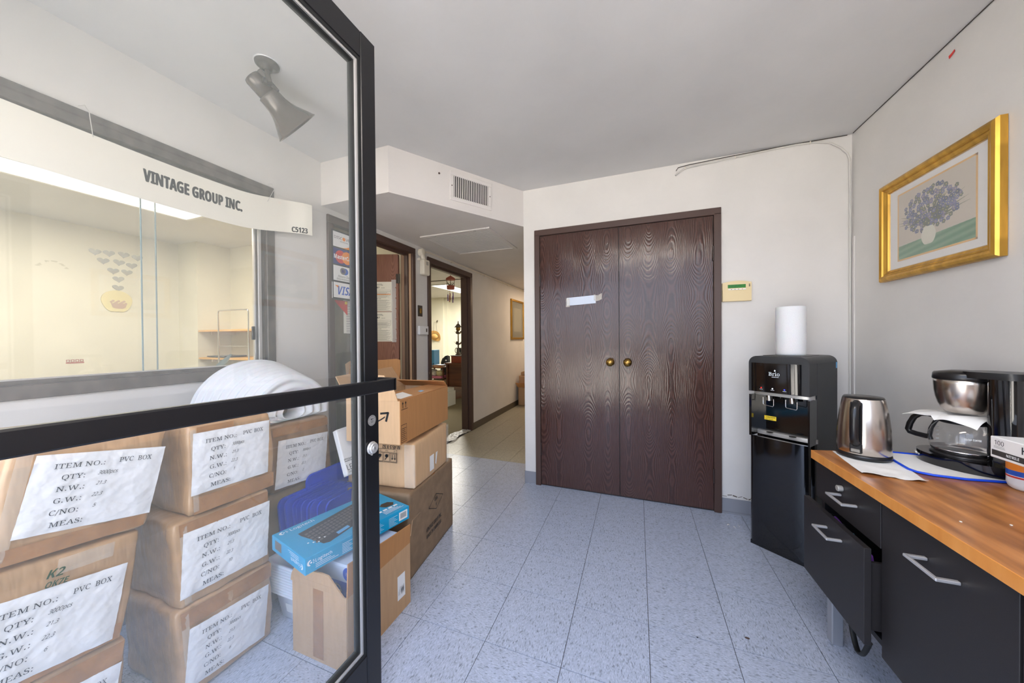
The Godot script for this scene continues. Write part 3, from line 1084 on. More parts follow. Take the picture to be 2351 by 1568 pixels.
func vents() -> void:
	# supply grille on the diagonal soffit face
	var fr := frame_of(Vector3(-1.463, HS, -1.695), Vector3(0.583, 0, -0.933), Vector3.UP)
	var t := thing("supply_vent", "white slotted air grille on the diagonal soffit face", "vent", fr * Vector3(0.6, 0.16, 0))
	var b := MB.new(t.position)
	b.at(fr)
	var x0 := 0.425
	var x1 := 0.777
	b.box(Vector3(x0, 0.057, 0.0), Vector3(x1, 0.085, 0.008), 0.002); b.box(Vector3(x0, 0.235, 0.0), Vector3(x1, 0.263, 0.008), 0.002)
	b.box(Vector3(x0, 0.085, 0.0), Vector3(x0 + 0.03, 0.235, 0.008), 0.002); b.box(Vector3(x1 - 0.03, 0.085, 0.0), Vector3(x1, 0.235, 0.008), 0.002)
	obj("vent_frame", b, M.soffit_paint, t)
	b = MB.new(t.position)
	b.at(fr)
	b.box(Vector3(x0 + 0.03, 0.085, 0.0005), Vector3(x1 - 0.03, 0.235, 0.0012))
	obj("vent_cavity", b, M.ink_black, t)
	for k in 19:
		b = MB.new(t.position)
		b.at(fr * Transform3D(Basis(Vector3.UP, 0.35), Vector3(x0 + 0.038 + k * 0.0153, 0.16, 0.0045)))
		b.box(Vector3(-0.0042, -0.075, -0.0012), Vector3(0.0042, 0.075, 0.0012))
		obj("louver", b, M.soffit_paint, t)
	for x in [x0 + 0.015, x1 - 0.015]:
		b = MB.new(t.position)
		b.at(fr)
		b.cyl(Vector3(x, 0.16, 0.008), Vector3.BACK, 0.004, 0.001, 10)
		obj("screw", b, M.lamp_bronze, t)
	# return grille in the corridor ceiling
	var c := Vector3(-1.49, HS, -2.87)
	t = thing("return_grille", "square white return air grille in the lowered corridor ceiling", "vent", c)
	b = MB.new()
	var h := 0.345
	for e in [[Vector3(-h, -0.01, -h), Vector3(-h + 0.035, 0, h)], [Vector3(h - 0.035, -0.01, -h), Vector3(h, 0, h)], [Vector3(-h + 0.035, -0.01, -h), Vector3(h - 0.035, 0, -h + 0.035)], [Vector3(-h + 0.035, -0.01, h - 0.035), Vector3(h - 0.035, 0, h)]]:
		b.box(e[0], e[1], 0.002)
	obj("grille_frame", b, M.soffit_paint, t)
	b = MB.new()
	b.box(Vector3(-h + 0.035, -0.0012, -h + 0.035), Vector3(h - 0.035, -0.0004, h - 0.035))
	obj("filter", b, M.mat_board, t)
	for k in 30:
		b = MB.new()
		b.at(Transform3D(Basis(Vector3.RIGHT, 0.22), Vector3(0, -0.0055, -h + 0.045 + k * 0.0207)))
		b.box(Vector3(-h + 0.035, -0.001, -0.0104), Vector3(h - 0.035, 0.001, 0.0104))
		obj("louver", b, M.soffit_paint, t)
	for s in [-0.2, 0.2]:
		b = MB.new()
		b.cyl(Vector3(s, -0.01, h - 0.018), Vector3.DOWN, 0.012, 0.004, 12)
		obj("latch", b, M.silver_plastic, t)

# ---------------------------------------------------------------- cartons
func label_print(b: MB, w: float, h: float) -> void:
	var rows := ["ITEM NO.:", "QTY:", "N.W.:", "G.W.:", "C/NO:", "MEAS:"]
	var xs := [0.13, 0.2, 0.185, 0.19, 0.185, 0.205]
	for k in 6:
		write(b, rows[k], xs[k] * w, (0.815 - 0.148 * k) * h, 0.062 * h, "serif", 1.12)
	write(b, "PVC", 0.60 * w, 0.83 * h, 0.066 * h, "serif", 0.88)
	write(b, "BOX", 0.755 * w, 0.83 * h, 0.066 * h, "serif", 0.84)

func carton(cs: Array, mat_: Material, label: String, la: Array, no: String, bands: Array, seed_: int) -> void:
	var base: Vector3 = (cs[0] + cs[1] + cs[4] + cs[5]) / 4.0
	var t := thing("wrapped_carton", label, "carton", base, 0.0, "tape-wrapped cartons with white packing labels")
	var b := MB.new(base)
	b.hexa(cs, 0.014, 0.004, 0.009, noise(seed_, 7.0, 2), 12)
	obj("carton_body", b, mat_, t)
	# brown tape across the label face (the +x face), given as y fractions
	var p00: Vector3 = cs[5]   # near bottom
	var p10: Vector3 = cs[1]   # far bottom
	var p01: Vector3 = cs[7]
	var p11: Vector3 = cs[3]
	var out := (p10 - p00).cross(p01 - p00).normalized()
	for k in bands.size():
		var bd: Array = bands[k]
		b = MB.new(base)
		b.grid(10, 3, func(u, v):
			var fu: float = clampf(lerpf(bd[0], bd[1], u), 0.035, 0.965)
			var fv: float = lerpf(bd[2], bd[3], v)
			var p: Vector3 = p00.lerp(p10, fu).lerp(p01.lerp(p11, fu), fv)
			return p + out * (0.0045 + 0.004 * (1.0 - pow(2.0 * fu - 1.0, 2)) * (1.0 - pow(2.0 * fv - 1.0, 2)) + 0.001 * sin(fu * 31.0 + fv * 17.0)))
		obj("tape", b, M.clear_tape if bd[4] else M.tape, t)
	# label with its print
	var tl := Vector3(p00.x, la[0], la[1])
	var tr := Vector3(p00.x, la[2], la[3])
	var bl := Vector3(p00.x, la[4], la[5])
	var w := (tr - tl).length()
	var h := (tl - bl).length()
	var fr := frame_of(tl + out * 0.0115, tr - tl, tl - bl)
	fr.origin -= fr.basis.y * h
	b = MB.new(base)
	b.at(fr)
	var nz := noise(seed_ + 3, 9.0, 2)
	var skin := func(u, v):
		var e: float = maxf(absf(2 * u - 1), absf(2 * v - 1))
		return Vector3(u * w, v * h, 0.0022 * nz.get_noise_2d(u * 1.3, v * 1.3) - 0.004 * smoothstep(0.8, 1.0, e) + 0.001 * sin(u * 23.0 + v * 5.0) * (1.0 - v))
	b.grid(26, 22, skin)
	var lb := obj("paper_label", b, M.paper, t)
	b = MB.new(base)
	b.at(fr * Transform3D(Basis(), Vector3(0, 0, 0.0026)))
	label_print(b, w, h)
	obj("lettering", b, M.ink, lb)
	b = MB.new(base)
	b.at(fr * Transform3D(Basis(), Vector3(0, 0, 0.0028)))
	write(b, "3000pcs", 0.45 * w, 0.685 * h, 0.05 * h, "sans", 0.74, 0.0, 0.25)
	write(b, "21.3", 0.46 * w, 0.545 * h, 0.048 * h, "sans", 0.72, 0.0, 0.25)
	write(b, "22.3", 0.45 * w, 0.395 * h, 0.05 * h, "sans", 0.72, 0.0, 0.25)
	write(b, no, 0.48 * w, 0.25 * h, 0.046 * h, "sans", 0.8, 0.0, 0.25)
	obj("handwriting", b, M.ink_black, lb)

# eight corners of a carton whose label face is at xf, from its far and near edges (y, z) at bottom and top
func slab(xf: float, xback: float, fb: Vector2, ft: Vector2, nb: Vector2, nt: Vector2) -> Array:
	return [Vector3(xback, fb.x, fb.y), Vector3(xf, fb.x, fb.y), Vector3(xback, ft.x, ft.y), Vector3(xf, ft.x, ft.y), Vector3(xback, nb.x, nb.y), Vector3(xf, nb.x, nb.y), Vector3(xback, nt.x, nt.y), Vector3(xf, nt.x, nt.y)]

func pvc_cartons() -> void:
	var x := -1.403
	carton(slab(x, -1.74, Vector2(0.002, -0.915), Vector2(0.30, -0.92), Vector2(0.002, -0.628), Vector2(0.312, -0.612)), M.wrapped, "tape-wrapped carton at the floor, below the two others beside the foam roll, numbered 6", [0.241, -0.645, 0.218, -0.897, 0.045, -0.642], "6", [[0.0, 1.0, 0.80, 0.98, false], [0.02, 0.1, 0.05, 0.95, true]], 401)
	carton(slab(x, -1.74, Vector2(0.303, -0.912), Vector2(0.598, -0.91), Vector2(0.314, -0.625), Vector2(0.604, -0.612)), M.wrapped, "tape-wrapped carton in the middle of the stack beside the foam roll, numbered 10", [0.566, -0.632, 0.552, -0.905, 0.353, -0.64], "10", [[0.0, 1.0, 0.84, 0.98, false], [0.02, 0.1, 0.05, 0.95, true]], 402)
	carton(slab(x, -1.74, Vector2(0.601, -0.935), Vector2(0.91, -0.92), Vector2(0.607, -0.652), Vector2(0.917, -0.645)), M.wrapped, "tape-wrapped carton under the door's push bar, topmost of its stack, numbered 1", [0.888, -0.662, 0.878, -0.909, 0.680, -0.67], "1", [[0.0, 1.0, 0.02, 0.2, false], [0.1, 0.5, 0.8, 0.97, false], [0.0, 0.09, 0.05, 0.95, true]], 403)
	carton(slab(x, -1.74, Vector2(0.002, -0.46), Vector2(0.338, -0.508), Vector2(0.002, -0.17), Vector2(0.368, -0.215)), M.wrapped, "tape-wrapped carton at the floor of the leaning stack nearest the entrance", [0.315, -0.255, 0.278, -0.49, 0.125, -0.2], "3", [[0.0, 1.0, 0.82, 0.98, false]], 404)
	carton(slab(x, -1.74, Vector2(0.343, -0.496), Vector2(0.632, -0.54), Vector2(0.371, -0.212), Vector2(0.662, -0.258)), M.wrapped, "tape-wrapped carton in the middle of the leaning stack, label numbered 6 and green tape print", [0.595, -0.262, 0.555, -0.505, 0.402, -0.208], "6", [[0.0, 1.0, 0.02, 0.16, false], [0.45, 0.8, 0.84, 0.97, true]], 405)
	carton(slab(x, -1.74, Vector2(0.64, -0.549), Vector2(0.925, -0.604), Vector2(0.668, -0.27), Vector2(0.955, -0.32)), M.wrapped, "tape-wrapped carton on top of the leaning stack nearest the entrance, numbered 5", [0.918, -0.352, 0.868, -0.592, 0.728, -0.312], "5", [[0.0, 1.0, 0.02, 0.15, false], [0.0, 0.12, 0.05, 0.97, true]], 406)
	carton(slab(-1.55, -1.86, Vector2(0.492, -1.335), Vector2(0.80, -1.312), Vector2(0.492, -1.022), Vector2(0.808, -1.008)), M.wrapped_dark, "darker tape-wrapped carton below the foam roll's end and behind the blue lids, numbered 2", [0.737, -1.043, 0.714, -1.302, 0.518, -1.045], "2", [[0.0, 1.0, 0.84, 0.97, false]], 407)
	# a stack of plain cartons carries the darker one
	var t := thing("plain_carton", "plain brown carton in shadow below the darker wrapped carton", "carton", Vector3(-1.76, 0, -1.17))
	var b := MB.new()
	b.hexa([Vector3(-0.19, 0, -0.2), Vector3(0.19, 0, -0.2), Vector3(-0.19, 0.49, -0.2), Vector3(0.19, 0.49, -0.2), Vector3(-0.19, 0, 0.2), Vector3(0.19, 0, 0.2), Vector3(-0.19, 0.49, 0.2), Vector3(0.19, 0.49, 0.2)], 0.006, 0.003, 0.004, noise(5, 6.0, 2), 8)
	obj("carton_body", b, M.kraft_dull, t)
	# dark shape in the gap between the leaning and the straight stack: green print on tape
	b = MB.new(Vector3(x, 0.62, -0.38))
	b.at(frame_of(Vector3(x + 0.0155, 0.605, -0.36), Vector3(0, -0.16, -0.98), Vector3.UP))
	write(b, "K2", 0, 0.0, 0.02, "bold", 0.9, 0.0, 0.2)
	write(b, "OK7E", 0.0, -0.022, 0.014, "bold", 0.8, 0.0, 0.2)
	var gt: Node = get_node("wrapped_carton_004")
	var o := obj("tape_print", b, M.green_dark, gt)
	o.position = Vector3(x, 0.62, -0.38) - gt.position

func board(b: MB, p: Vector3, right: Vector3, up: Vector3, poly: Array, th := 0.005) -> void:
	var keep := b.x
	b.x = b.x * frame_of(p, right, up)
	b.prism(poly, -th / 2.0, th / 2.0)
	b.x = keep

func right_boxes() -> void:
	var up := Vector3.UP
	# tall open carton next to the door stile, holding a ream package
	var o := Vector3(-1.115, 0, -1.07)
	var t := thing("open_carton", "open kraft carton on the floor beside the door stile, keyboard box lying across it", "carton", o)
	var hx := 0.1375
	var hz := 0.175
	var h := 0.272
	var b := MB.new()
	for e in [[Vector3(-hx, 0, hz), Vector3(1, 0, 0), 2 * hx], [Vector3(hx, 0, hz), Vector3(0, 0, -1), 2 * hz], [Vector3(hx, 0, -hz), Vector3(-1, 0, 0), 2 * hx], [Vector3(-hx, 0, -hz), Vector3(0, 0, 1), 2 * hz]]:
		board(b, e[0], e[1], up, [Vector2(0, 0), Vector2(e[2], 0), Vector2(e[2], h), Vector2(0, h)])
	b.box(Vector3(-hx, 0.001, -hz), Vector3(hx, 0.006, hz))
	obj("carton_body", b, M.kraft, t)
	b = MB.new()
	board(b, Vector3(-hx, h, hz), Vector3.RIGHT, Vector3(0, 1, 0.12), [Vector2(-0.01, 0.0), Vector2(0.265, -0.005), Vector2(0.198, 0.07), Vector2(0.165, 0.072), Vector2(0.02, 0.06), Vector2(0.0, 0.03)])
	obj("flap", b, M.kraft, t)
	b = MB.new()
	board(b, Vector3(hx, h, hz), Vector3(0, 0, -1), Vector3(0.05, 1, 0), [Vector2(0.0, 0.0), Vector2(0.35, 0.0), Vector2(0.35, 0.085), Vector2(0.2, 0.1), Vector2(0.0, 0.125)])
	obj("flap", b, M.kraft_orange, t)
	b = MB.new()
	board(b, Vector3(hx, h, -hz), Vector3(-1, 0, 0), Vector3(0, 1, -0.1), [Vector2(-0.004, 0.03), Vector2(0.02, 0.0), Vector2(0.022, 0.06), Vector2(-0.05, 0.142), Vector2(-0.01, 0.1)])
	obj("flap", b, M.kraft_light, t)
	b = MB.new()
	b.at(frame_of(Vector3(-hx, 0, hz + 0.0032), Vector3.RIGHT, up))
	b.grid(2, 12, func(u, v): return Vector3(0.108 + 0.052 * u + 0.003 * v, 0.012 + 0.258 * v, 0.0004 * sin(v * 30.0)))
	obj("tape", b, M.tape, t)
	b = MB.new()
	b.at(frame_of(Vector3(hx + 0.0032, 0, hz), Vector3(0, 0, -1), up))
	b.quad(Vector3(0.263, 0.066, 0), Vector3(0.313, 0.062, 0), Vector3(0.312, 0.168, 0), Vector3(0.263, 0.17, 0))
	var st := obj("shipping_label", b, M.paper_flat, t)
	b = MB.new()
	b.at(frame_of(Vector3(hx + 0.0036, 0, hz), Vector3(0, 0, -1), up) * Transform3D(Basis(Vector3.BACK, PI / 2), Vector3(0.308, 0.07, 0)))
	for k in 9:
		var y0 := 0.004 + 0.0024 * k
		b.rect(0.01 + 0.006 * (k % 3), y0, 0.048 - 0.004 * (k % 4), y0 + 0.0015, 0)
	for k in 3:
		b.rect(0.015, 0.03 + 0.004 * k, 0.05 - 0.008 * k, 0.0308 + 0.004 * k, 0)
	obj("lettering", b, M.ink, st)
	b = MB.new()
	b.at(frame_of(Vector3(hx + 0.0034, 0, hz), Vector3(0, 0, -1), up) * Transform3D(Basis(Vector3.BACK, PI), Vector3(0.292, 0.328, 0)))
	write(b, "140I0", 0.0, 0.0, 0.014, "bold", 0.62)
	obj("lettering", b, M.ink_black, t)
	# ream package inside
	t = thing("ream_package", "white and blue paper ream package with a recycling mark standing inside the open carton", "package", Vector3(-1.1, 0.008, -1.075))
	b = MB.new()
	b.box(Vector3(-0.1, 0, -0.13), Vector3(0.105, 0.33, 0.125), 0.006)
	obj("package_body", b, M.paper_blue, t)
	b = MB.new()
	b.at(frame_of(Vector3(-0.1, 0, 0.1258), Vector3.RIGHT, up))
	b.rect(0, 0.20, 0.205, 0.268, 0)
	b.disc(0.17, 0.30, 0.026, 0.0, 24)
	obj("blue_band", b, M.blue_print, t)
	b = MB.new()
	b.at(frame_of(Vector3(-0.1, 0, 0.1262), Vector3.RIGHT, up))
	write(b, "hp", 0.157, 0.293, 0.014, "sans", 0.9, 0.0, 0.2)
	for k in 3:
		var a := TAU * k / 3.0 + 0.3
		for s in 5:
			var a0 := a + s * 0.3
			b.line(Vector2(0.115 + cos(a0) * 0.017, 0.235 + sin(a0) * 0.017), Vector2(0.115 + cos(a0 + 0.3) * 0.017, 0.235 + sin(a0 + 0.3) * 0.017), 0.007, 0)
		var e := a + 1.5
		var c := Vector2(0.115 + cos(e) * 0.017, 0.235 + sin(e) * 0.017)
		var rd := Vector2(cos(e), sin(e))
		var tn := Vector2(-sin(e), cos(e))
		b.tri(Vector3(c.x - rd.x * 0.009, c.y - rd.y * 0.009, 0), Vector3(c.x + rd.x * 0.009, c.y + rd.y * 0.009, 0), Vector3(c.x + tn.x * 0.011, c.y + tn.y * 0.011, 0))
	obj("print", b, M.silver_plastic, t)
	# large carton on the floor, nearest the corridor
	t = thing("large_carton", "large brown carton on the floor nearest the corridor, printed with a diamond mark", "carton", Vector3(-1.061, 0, -1.351), 6.95)
	b = MB.new()
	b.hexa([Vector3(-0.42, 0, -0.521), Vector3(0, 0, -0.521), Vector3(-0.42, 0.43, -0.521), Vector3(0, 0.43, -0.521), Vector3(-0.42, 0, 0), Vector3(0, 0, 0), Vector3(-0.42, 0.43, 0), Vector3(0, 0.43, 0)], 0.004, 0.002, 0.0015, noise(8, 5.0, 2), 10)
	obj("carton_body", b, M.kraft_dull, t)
	var sd := frame_of(Vector3(0.0045, 0, 0), Vector3(0, 0, -1), up)
	b = MB.new()
	b.at(sd)
	var dm := [Vector2(0.193, 0.265), Vector2(0.282, 0.309), Vector2(0.371, 0.266), Vector2(0.282, 0.222)]
	for k in 4:
		b.line(dm[k], dm[(k + 1) % 4], 0.003, 0)
	write(b, "USA", 0.262, 0.272, 0.019, "bold", 0.8); write(b, "V", 0.277, 0.238, 0.018, "bold", 0.75)
	ink(b, "VINTAGE GROUP INC.", 0.166, 0.146, 0.182, 0.022, "bold"); ink(b, "MADE IN CAMBODIA", 0.166, 0.11, 0.178, 0.021, "bold")
	obj("lettering", b, M.ink_black, t)
	b = MB.new()
	b.box(Vector3(-0.42, 0.428, -0.28), Vector3(0.0, 0.4325, -0.245))
	obj("tape", b, M.tape, t)
	# wrapped carton in the middle of that stack
	t = thing("shipping_carton", "light carton wrapped in clear tape, lying between the large carton and the open delivery box", "carton", Vector3(-1.066, 0.432, -1.40), 6.95)
	b = MB.new()
	b.hexa([Vector3(-0.40, 0, -0.40), Vector3(0, -0.003, -0.40), Vector3(-0.40, 0.242, -0.40), Vector3(0, 0.248, -0.40), Vector3(-0.40, 0, 0), Vector3(0, -0.0, 0), Vector3(-0.40, 0.238, 0), Vector3(0, 0.236, 0)], 0.014, 0.004, 0.006, noise(12, 7.0, 2), 12)
	obj("carton_body", b, M.kraft_light, t)
	b = MB.new()
	b.at(Transform3D(Basis(Vector3.BACK, PI), Vector3(-0.075, 0.222, 0.0085)))
	write(b, "M:45.5 X 52", 0.0, 0.0, 0.018, "bold", 0.78)
	for k in 4:
		b.frame(0.02 + 0.04 * k, 0.038, 0.056 + 0.04 * k, 0.086, 0.002, 0)
		if k == 0:
			for s in [0.03, 0.045]:
				b.rect(s - 0.0015, 0.048, s + 0.0015, 0.068, 0)
				b.tri(Vector3(s - 0.005, 0.066, 0), Vector3(s + 0.005, 0.066, 0), Vector3(s, 0.077, 0))
			b.rect(0.025, 0.044, 0.051, 0.046, 0)
		else:
			b.disc(0.038 + 0.04 * k, 0.056, 0.009, 0, 12)
			b.line(Vector2(0.03 + 0.04 * k, 0.05), Vector2(0.046 + 0.04 * k, 0.076), 0.004, 0)
	b.frame(0.018, 0.02, 0.178, 0.09, 0.0016, 0)
	for k in 3:
		write(b, ["UP", "THIS", "WAY"][k], 0.025 + 0.042 * k, 0.026, 0.007, "sans", 0.9)
	b.frame(0.13, 0.1, 0.22, 0.2, 0.0014, 0)
	for k in 5:
		b.line(Vector2(0.13, 0.117 + 0.017 * k), Vector2(0.22, 0.117 + 0.017 * k), 0.001, 0)
	obj("lettering", b, M.ink_black, t)
	b = MB.new()
	b.at(frame_of(Vector3(0.0085, 0, 0), Vector3(0, 0, -1), up))
	b.rect(0.15, 0.035, 0.2, 0.12, 0)
	b.at(frame_of(Vector3(0.0088, 0, 0), Vector3(0, 0, -1), up))
	b.quad(Vector3(0.214, 0.06, 0), Vector3(0.226, 0.05, 0), Vector3(0.246, 0.12, 0), Vector3(0.222, 0.118, 0))
	obj("torn_label", b, M.paper_flat, t)
	b = MB.new()
	b.grid(2, 10, func(u, v): return Vector3(-0.05 + 0.06 * u - 0.004 * u * u, 0.01 + 0.22 * v, 0.0092 - 0.009 * u * u + 0.001 * sin(v * 40.0)))
	obj("tape", b, M.clear_tape, t)
	b = MB.new()
	b.grid(2, 10, func(u, v): return Vector3(0.0088, 0.01 + 0.23 * v, -0.36 - 0.035 * u + 0.002 * sin(v * 33.0)))
	obj("tape", b, M.clear_tape, t)
	# open delivery box on top
	t = thing("delivery_box", "orange-brown delivery box with raised flaps and a black curved arrow, topmost of its stack", "box", Vector3(-1.051, 0.702, -1.278), 6.95)
	var w := 0.295
	var l := 0.525
	h = 0.205
	b = MB.new()
	board(b, Vector3(-w, 0, 0), Vector3.RIGHT, up, [Vector2(0, 0), Vector2(w, 0), Vector2(w, h), Vector2(0, h)])
	board(b, Vector3(-w, 0, -l), Vector3.RIGHT, up, [Vector2(0, 0), Vector2(w, 0), Vector2(w, h - 0.004), Vector2(0, h - 0.004)])
	board(b, Vector3(-w, 0, -l), Vector3.BACK, up, [Vector2(0, 0), Vector2(l, 0), Vector2(l, h), Vector2(0, h)])
	b.box(Vector3(-w, 0.0, -l), Vector3(0, 0.005, 0))
	obj("box_body", b, M.kraft_light, t)
	b = MB.new()
	board(b, Vector3(0.0005, 0, 0.002), Vector3(0, 0, -1), up, [Vector2(0, -0.002), Vector2(l, -0.002), Vector2(l + 0.002, h - 0.004), Vector2(0, h)], 0.006)
	obj("side_panel", b, M.kraft_orange, t, "darker orange-brown side panel")
	b = MB.new()
	board(b, Vector3(-w, h, 0.0), Vector3.RIGHT, Vector3(0, 1, -0.12), [Vector2(0.0, 0.0), Vector2(w - 0.01, 0.0), Vector2(w - 0.04, 0.068), Vector2(w - 0.092, 0.12), Vector2(0.06, 0.125), Vector2(0.03, 0.08)])
	obj("flap", b, M.kraft_light, t)
	b = MB.new()   # long flap folded in over the near half
	board(b, Vector3(0, h, 0), Vector3(0, 0, -1), Vector3(-1, 0.06, 0), [Vector2(0.0, 0.0), Vector2(l, 0.0), Vector2(l - 0.02, 0.12), Vector2(0.2, 0.145), Vector2(0.03, 0.13)])
	var fl := obj("flap", b, M.kraft_orange, t)
	b = MB.new()
	b.at(frame_of(Vector3(0, h, 0), Vector3(0, 0, -1), Vector3(-1, 0.06, 0)) * Transform3D(Basis(), Vector3(0, 0, 0.0031)))
	b.quad(Vector3(0.04, 0.02, 0), Vector3(0.15, 0.02, 0), Vector3(0.2, 0.11, 0), Vector3(0.05, 0.115, 0))
	obj("shipping_label", b, M.paper_flat, fl)
	b = MB.new()
	b.at(frame_of(Vector3(0, h, 0), Vector3(0, 0, -1), Vector3(-1, 0.06, 0)) * Transform3D(Basis(), Vector3(0, 0, 0.0032)))
	b.quad(Vector3(0.25, 0.03, 0), Vector3(0.29, 0.03, 0), Vector3(0.3, 0.055, 0), Vector3(0.262, 0.055, 0))
	obj("blue_sticker", b, M.sky_blue, fl)
	b = MB.new()   # end flap raised at the back
	b.sheet(12, 4, func(u, v): return Vector3(-w + w * u, h + 0.036 * v + 0.008 * sin(v * 2.0) * (1.0 - u), -l + 0.09 * v * (1.0 - 0.5 * u)), 0.005)
	obj("flap", b, M.kraft_orange, t)
	b = MB.new()   # other long flap, leaning out
	board(b, Vector3(-w, h, -l), Vector3.BACK, Vector3(-0.55, 0.85, 0), [Vector2(0.02, 0.0), Vector2(l, 0.0), Vector2(l - 0.01, 0.13), Vector2(0.03, 0.14)])
	obj("flap", b, M.kraft, t)
	b = MB.new()
	b.at(Transform3D(Basis(), Vector3(0, 0, 0.0032)))
	var arc := []
	var lower := []
	for k in 17:
		var s := k / 16.0
		var px := lerpf(-0.262, -0.078, s)
		var py := 0.15 - 0.062 * sin(PI * (0.10 + 0.72 * s)) + 0.012 * s
		var th := 0.002 + 0.010 * sin(PI * minf(s * 1.15 + 0.08, 0.95))
		arc.append(Vector2(px, py + th)); lower.push_front(Vector2(px, py - th))
	for k in 16:
		b.quad(Vector3(lower[16 - k].x, lower[16 - k].y, 0), Vector3(lower[15 - k].x, lower[15 - k].y, 0), Vector3(arc[k + 1].x, arc[k + 1].y, 0), Vector3(arc[k].x, arc[k].y, 0))
	b.line(Vector2(-0.104, 0.143), Vector2(-0.058, 0.149), 0.0095, 0); b.line(Vector2(-0.06, 0.152), Vector2(-0.073, 0.106), 0.011, 0)
	b.at(frame_of(Vector3(0.0042, 0, 0), Vector3(0, 0, -1), up))
	b.rect(0.006, 0.161, 0.062, 0.1635, 0)
	for s in [0.019, 0.044]:
		b.rect(s - 0.0018, 0.168, s + 0.0018, 0.19, 0)
		b.tri(Vector3(s - 0.007, 0.188, 0), Vector3(s + 0.007, 0.188, 0), Vector3(s, 0.2, 0))
	b.frame(0.003, 0.006, 0.052, 0.09, 0.002, 0)
	for k in 7:
		var y := 0.016 + 0.009 * k
		b.rect(0.008, y, 0.047 - 0.004 * (k % 3), y + 0.0024, 0)
	obj("print", b, M.ink_black, t)
	# carton with a standing torn flap behind, at the office door
	t = thing("open_carton", "tall carton with torn corrugated flaps standing against the sidelight behind the delivery box", "carton", Vector3(-1.77, 0, -2.06))
	b = MB.new()
	for e in [[Vector3(-0.23, 0, 0.2), Vector3(1, 0, 0), 0.46], [Vector3(0.23, 0, 0.2), Vector3(0, 0, -1), 0.4], [Vector3(0.23, 0, -0.2), Vector3(-1, 0, 0), 0.46], [Vector3(-0.23, 0, -0.2), Vector3(0, 0, 1), 0.4]]:
		board(b, e[0], e[1], up, [Vector2(0, 0), Vector2(e[2], 0), Vector2(e[2], 0.86), Vector2(0, 0.86)])
	b.box(Vector3(-0.23, 0.001, -0.2), Vector3(0.23, 0.006, 0.2))
	obj("carton_body", b, M.kraft, t)
	b = MB.new()
	board(b, Vector3(-0.23, 0.86, 0.2), Vector3.RIGHT, Vector3(0, 1, -0.04), [Vector2(0, 0), Vector2(0.46, 0), Vector2(0.475, 0.13), Vector2(0.47, 0.2), Vector2(0.44, 0.207), Vector2(0.33, 0.198), Vector2(0.22, 0.192), Vector2(0.1, 0.2), Vector2(0.02, 0.185)], 0.004)
	obj("flap", b, M.kraft_orange, t)
	b = MB.new()
	b.sheet(24, 4, func(u, v): return Vector3(-0.23 - 0.02 * v, 0.86 + (0.16 + 0.02 * sin(u * 11.0)) * v, 0.2 - 0.36 * u + 0.0012 * sin(u * 110.0)), 0.004)
	obj("flap", b, M.kraft, t)

